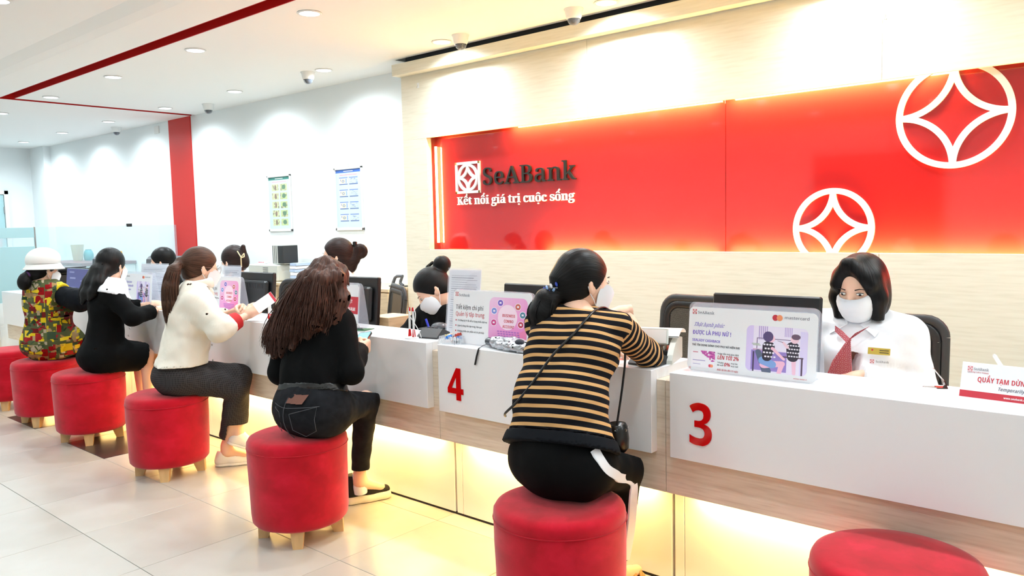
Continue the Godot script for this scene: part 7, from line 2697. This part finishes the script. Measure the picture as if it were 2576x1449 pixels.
# the clerks behind the counter
func tie_clerk() -> void:
	var J := {pel = V(-0.955, 0.60, -3.12), wst = V(-0.95, 0.77, -3.10), chs = V(-0.945, 0.93, -3.07), nek = V(-0.945, 1.062, -3.06), hed = V(-0.938, 1.172, -3.03), sr = V(-1.090, 1.005, -3.06), sl = V(-0.795, 1.000, -3.075), er = V(-1.16, 0.80, -3.00), wr = V(-1.03, 0.775, -2.86), el = V(-0.735, 0.80, -3.045), wl = V(-0.895, 0.865, -2.895), hr = V(-1.04, 0.57, -3.05), hl = V(-0.87, 0.57, -3.05), kr = V(-1.06, 0.53, -2.85), kl = V(-0.85, 0.53, -2.85), ar = V(-1.06, 0.10, -2.90), al = V(-0.85, 0.10, -2.90)}
	var t := person("clerk in a white shirt and rose tie with a black bob, behind counter 3", V(-0.95, 0, -3.12), J, V(-0.10, -0.24, 0.97), V(0, 1, 0), true, "lr", [["r", V(0.5, -0.1, 0.7), V(0, 1, 0), "relaxed"], ["l", V(-0.85, -0.25, 0.30), V(0, 1, 0.2), "relaxed"]])
	mask(t)
	var u: Vector3 = (J.nek - J.pel as Vector3).normalized()
	wear(t, "shirt", MT.white_cloth, torso(J, 0.020, 0.95, 1.0) + [["c", J.sr, J.er, 0.066, 0.055, 0.04], ["c", J.er, J.wr, 0.055, 0.042, 0.03], ["c", J.sl, J.el, 0.066, 0.057, 0.04], ["c", J.el, J.wl, 0.058, 0.046, 0.03]], 0.008, [[u + V(0, 0, 0.35), J.nek + u * 0.004 + V(0, 0, 0.02)], [(J.wl - J.el as Vector3), J.wl, J.wl, 0.07], [(J.wr - J.er as Vector3), J.wr, J.wr, 0.07]], [[0.007, V(0.9, 0.9, 0.9)]])
	wear(t, "trousers", MT.black_cloth, [["e", J.pel + V(0, -0.03, 0), V(0.165, 0.10, 0.12), Basis(), 0.05]] + leg(J, "l", 0.012) + leg(J, "r", 0.012), 0.012, [[u, J.pel + u * 0.05]])
	# collar points, placket, tie
	var g := Geo.new()
	for s: float in [-1.0, 1.0]:
		var n: Vector3 = J.nek
		var a := n + V(0.060 * s, 0.030, -0.020)
		var b := n + V(0.022 * s, -0.022, 0.076)
		var c := n + V(0.080 * s, -0.060, 0.098)
		var d := n + V(0.098 * s, -0.012, 0.032)
		for o in [Vector3.ZERO, V(0, 0, 0.004)]:
			g.poly([a + o, b + o, c + o], V(0.4 * s, 0.5, 1))
			g.poly([a + o, c + o, d + o], V(0.4 * s, 0.5, 1))
		g.poly([b, c, c + V(0, 0, 0.004), b + V(0, 0, 0.004)], V(-0.5 * s, -1, 0.2))
		g.poly([c, d, d + V(0, 0, 0.004), c + V(0, 0, 0.004)], V(s, -0.5, 0))
	wpart(t, "collar", g, MT.white_cloth)
	var f0: Vector3 = J.chs + V(-0.010, 0, 0.166)
	g = Geo.new()
	var face := func(pts: Array, o: float) -> void:
		var l := []
		for p in pts:
			l.append(f0 + V(p[0], p[1], p[2] + o))
		var k := g.v.size()
		g.poly(l, V(0, 0.2, 1))
		for j in l.size():
			g.t[k + j] = Vector2(pts[j][0], -pts[j][1])
	face.call([[-0.050, 0.105, -0.052], [-0.020, 0.090, -0.038], [0.020, 0.060, -0.020], [0.008, 0.046, -0.014], [-0.045, 0.085, -0.038]], 0.0)
	face.call([[0.075, 0.112, -0.050], [0.020, 0.066, -0.018], [0.002, 0.050, -0.012], [0.030, 0.085, -0.030]], 0.004)
	face.call([[0.020, 0.066, -0.016], [0.030, -0.020, 0.006], [0.034, -0.105, -0.002], [-0.062, -0.120, -0.012], [-0.066, -0.090, -0.006], [-0.035, -0.015, 0.006], [0.002, 0.050, -0.012]], 0.007)
	face.call([[0.030, -0.075, 0.002], [0.034, -0.125, -0.008], [-0.060, -0.140, -0.016], [-0.063, -0.100, -0.010]], 0.003)
	wpart(t, "tie", g, MT.tie)
	g = Geo.new()
	g.box(J.chs + V(0.105, 0.028, 0.150), V(0.072, 0.024, 0.003), 0.001, Basis(V(0, 1, 0), 0.35) * Basis(V(0, 0, 1), -0.05))
	var nb := wpart(t, "name_badge", g, mat(Color(0.78, 0.68, 0.30), 0.3, 0.5, 0.6))
	g = Geo.new()
	var bb := Transform3D(Basis(V(0, 1, 0), 0.35) * Basis(V(0, 0, 1), -0.05), J.chs + V(0.105, 0.028, 0.150))
	for k in 2:
		g.box(bb * V(0.016, 0.004 - 0.008 * k, 0.0018), V(0.030, 0.0025, 0.0004), 0.0, bb.basis)
	part(nb, "badge_print", g, MT.print_dark)
	g = Geo.new()
	g.box(bb * V(-0.022, 0.004, 0.0018), V(0.006, 0.006, 0.0004), 0.0, bb.basis)
	part(nb, "badge_logo", g, MT.print_red)
	var lt := Transform3D(Basis(V(0, 1, 0), 0.35) * Basis(V(0, 0, 1), -0.03), J.chs + V(0.096, -0.012, 0.156))
	g = Geo.new()
	write(g, "SeABank", "serif", lt, 0.0075, 0.042, 0.0004)
	wpart(t, "embroidery", g, MT.print_dark)
	little_logo(nb, lt * Transform3D(Basis(), V(-0.012, 0.004, 0)), 0.013, MT.print_red)
	# black bob parted left of the middle
	var s := Sdf.new(V(-0.14, -0.16, -0.16), V(0.14, 0.15, 0.14), 0.0045)
	s.ell(V(0, 0.030, -0.012), V(0.088, 0.098, 0.106), Basis(), 0.02)
	s.ell(V(0, -0.045, -0.022), V(0.092, 0.100, 0.082), Basis(), 0.04)
	for x: float in [-1.0, 1.0]:
		s.cap(V(0.060 * x, 0.050, 0.030), V(0.076 * x, -0.030, 0.034), 0.026, 0.024, 0.03)
		s.cap(V(0.076 * x, -0.030, 0.034), V(0.070 * x, -0.115, 0.044), 0.024, 0.020, 0.03)
		s.cap(V(0.010 * x - 0.014, 0.108, 0.056), V(0.068 * x, 0.030, 0.062), 0.018, 0.014, 0.025)
	s.ell(V(0, -0.060, 0.105), V(0.060, 0.130, 0.084), Basis(), 0.010, true)
	s.ell(V(-0.012, 0.045, 0.112), V(0.050, 0.050, 0.046), Basis(), 0.010, true)
	s.cut(V(0, -1, 0.12), V(0, -0.112, 0))
	var hp := hair_part(t, s, MT.hair_black, V(0, 0, -0.01), V(0, -1, 0), V(0, 0, -1))
	hp.set_meta("label", "smooth black chin-length bob")

func other_clerks() -> void:
	# bowed clerk with a bun
	var J := {pel = V(-3.20, 0.60, -3.22), wst = V(-3.20, 0.75, -3.20), chs = V(-3.20, 0.88, -3.13), nek = V(-3.205, 0.985, -3.08), hed = V(-3.225, 1.072, -3.02), sr = V(-3.35, 0.935, -3.11), sl = V(-3.06, 0.935, -3.06), er = V(-3.42, 0.80, -2.98), wr = V(-3.24, 0.78, -2.87), el = V(-2.98, 0.80, -2.98), wl = V(-3.10, 0.775, -2.88), hr = V(-3.29, 0.57, -3.15), hl = V(-3.11, 0.57, -3.15), kr = V(-3.30, 0.53, -2.90), kl = V(-3.10, 0.53, -2.90), ar = V(-3.30, 0.1, -2.95), al = V(-3.10, 0.1, -2.95)}
	var t := person("bowed clerk in black with her hair in a bun, writing behind the counter", V(-3.20, 0, -3.22), J, V(-0.42, -0.62, 0.66), V(-0.2, 1, 0), true, "lr", [["r", V(0.7, -0.2, 0.6), V(0, 1, 0), "relaxed"], ["l", V(-0.7, -0.2, 0.6), V(0, 1, 0), "relaxed"]])
	mask(t)
	var u: Vector3 = (J.nek - J.pel as Vector3).normalized()
	wear(t, "jacket", MT.black_cloth, torso(J, 0.022, 0.95, 1.0) + arm(J, "l", 0.022) + arm(J, "r", 0.022), 0.010, [[u, J.nek + u * 0.025]], [[0.007, V(1, 1, 1)]])
	wear(t, "trousers", MT.black_cloth, [["e", J.pel + V(0, -0.03, 0), V(0.165, 0.10, 0.12), Basis(), 0.05]] + leg(J, "l", 0.012) + leg(J, "r", 0.012), 0.014)
	var s := cap_sdf(V(-0.13, -0.16, -0.22), V(0.13, 0.18, 0.13), 0.005, 0.004)
	s.ell(V(0.01, 0.075, -0.135), V(0.044, 0.050, 0.050), Basis(), 0.015)
	hair_part(t, s, MT.hair_black, V(0, 0.06, -0.10), V(0, 0.3, -1).normalized(), V(0, 1, 0)).set_meta("label", "black hair in a bun on the crown")
	var lx := Transform3D(Basis(), -t.position) * (t.get_meta("hx") as Transform3D)
	var g := Geo.new()
	g.box(V(-0.03, 0.118, -0.085), V(0.03, 0.018, 0.055), 0.006, Basis(V(0, 1, 0), 0.4))
	part(t, "claw_clip", g, MT.black_gloss, lx)
	# three clerks of whom little more than the head shows
	seated_clerk("clerk with brown hair twisted up in a black claw clip, before the wood cabinets", V(-4.47, 1.235, -3.30), V(-0.74, 0.03, 0.66), MT.hair_dark, MT.white_cloth, 0)
	seated_clerk("clerk with brown hair in a pale bow clip, before the note sorting machine", V(-5.66, 1.185, -3.20), V(-0.95, -0.12, 0.25), MT.hair_dark, MT.white_cloth, 1)
	seated_clerk("clerk with black hair in a low bun beside the red pillar", V(-6.85, 1.165, -3.20), V(-0.70, -0.12, 0.70), MT.hair_black, MT.black_cloth, 2)

func seated_clerk(label: String, h: Vector3, face: Vector3, hm: Material, cloth: Material, kind: int) -> void:
	var f := V(face.x, 0, face.z).normalized()
	var r := V(0, 1, 0).cross(-f).normalized()
	r = f.cross(V(0, 1, 0)).normalized()
	var n := h + V(0, -0.115, 0) - f * 0.02
	var dy := h.y - 1.17
	var J := {hed = h, nek = n, chs = n + V(0, -0.14, 0) - f * 0.02, wst = n + V(0, -0.30, 0) - f * 0.03, pel = n + V(0, -0.455, 0) - f * 0.04, sr = n + r * 0.155 + V(0, -0.07, 0) - f * 0.01, sl = n - r * 0.155 + V(0, -0.07, 0) - f * 0.01}
	J.er = J.sr + r * 0.03 + V(0, -0.22, 0) + f * 0.08
	J.el = J.sl - r * 0.03 + V(0, -0.22, 0) + f * 0.08
	J.wr = J.er + f * 0.2 - r * 0.05
	J.wl = J.el + f * 0.2 + r * 0.05
	J.hr = J.pel + r * 0.09 + V(0, -0.03, 0)
	J.hl = J.pel - r * 0.09 + V(0, -0.03, 0)
	J.kr = J.hr + f * 0.38
	J.kl = J.hl + f * 0.38
	J.ar = V(J.kr.x, 0.1, J.kr.z)
	J.al = V(J.kl.x, 0.1, J.kl.z)
	var base := V(J.pel.x, 0, J.pel.z)
	var t := person(label, base, J, face, V(0, 1, 0), true, "lr", [["r", f, V(0, 1, 0), "relaxed"], ["l", f, V(0, 1, 0), "relaxed"]])
	mask(t)
	wear(t, "blouse", cloth, torso(J, 0.022, 0.95, 1.0) + arm(J, "l", 0.022) + arm(J, "r", 0.022), 0.012, [[V(0, 1, 0), J.nek + V(0, 0.035, 0)]], [[0.006, V(1, 1, 1)]])
	wear(t, "trousers", MT.black_cloth, [["e", J.pel + V(0, -0.03, 0), V(0.165, 0.10, 0.14), Basis(), 0.05]] + leg(J, "l", 0.012) + leg(J, "r", 0.012), 0.014)
	var lx := Transform3D(Basis(), -t.position) * (t.get_meta("hx") as Transform3D)
	var s := cap_sdf(V(-0.13, -0.16, -0.24), V(0.13, 0.18, 0.13), 0.006, 0.005)
	var g := Geo.new()
	if kind == 0:
		s.ell(V(0, -0.055, -0.095), V(0.045, 0.060, 0.045), Basis(), 0.03)
		s.cap(V(0, -0.02, -0.125), V(0, 0.055, -0.150), 0.036, 0.030, 0.02)
		var loop := []
		for k in 13:
			loop.append(V(0, 0.035 + cos(TAU * k / 12) * 0.032, -0.160 + sin(TAU * k / 12) * 0.032))
		for k in 12:
			s.cap(loop[k], loop[k + 1], 0.019, 0.019, 0.008)
		g.box(V(0, 0.085, -0.125), V(0.03, 0.035, 0.028), 0.005)
		g.box(V(0, 0.045, -0.150), V(0.036, 0.02, 0.02), 0.005)
		part(t, "claw_clip", g, MT.black_gloss, lx)
	elif kind == 1:
		s.ell(V(0, 0.01, -0.105), V(0.046, 0.078, 0.044), Basis(Vector3.RIGHT, 0.3), 0.03)
		s.cap(V(0, 0.07, -0.12), V(0, 0.10, -0.125), 0.022, 0.018, 0.02)
		for q in [[V(0.046, 0.070, -0.105), V(0.052, 0.02, -0.140)], [V(0.052, 0.02, -0.140), V(0.050, -0.055, -0.128)], [V(0.052, 0.02, -0.140), V(0.046, 0.045, -0.170)], [V(0.046, 0.045, -0.170), V(0.050, 0.02, -0.172)], [V(0.050, 0.02, -0.172), V(0.052, 0.015, -0.140)]]:
			g.tube([q[0], q[1]], 0.0045, 7)
		part(t, "bow_clip", g, mat(Color(0.88, 0.82, 0.66), 0.3), lx)
		g = Geo.new()
		var ring := []
		for k in 25:
			var a := TAU * k / 24
			ring.append(J.nek + V(cos(a) * 0.085, -0.005 + 0.015 * sin(a), sin(a) * 0.085))
		g.tube(ring, 0.008, 6, false)
		wpart(t, "collar_trim", g, mat(Color(0.78, 0.15, 0.18), 0.7))
	else:
		s.cap(V(0, -0.02, -0.10), V(0, -0.03, -0.135), 0.03, 0.026, 0.02)
		s.ell(V(0, -0.035, -0.150), V(0.034, 0.036, 0.034), Basis(), 0.015)
		g.box(V(0, 0.0, -0.128), V(0.05, 0.018, 0.016), 0.004)
		part(t, "hair_clip", g, MT.black_gloss, lx)
		g = Geo.new()
		for x: float in [-1.0, 1.0]:
			g.ball(V(0.082 * x, -0.046, -0.002), V(0.006, 0.006, 0.006), Basis(), 8, 6)
		part(t, "earring", g, MT.white_plastic, lx)
	hair_part(t, s, hm, V(0, -0.01, -0.11), V(0, 0.2, -1).normalized(), V(0, 1, 0))

func people() -> void:
	people_materials()
	striped_woman()
	jeans_woman()
	cream_woman()
	dress_woman()
	hat_woman()
	tie_clerk()
	other_clerks()

func _ready() -> void:
	setup()
	materials()
	room()
	sign_wall()
	counters()
	stools()
	ledge_signs()
	machines()
	posters()
	dome_cameras()
	glass_screens()
	people()
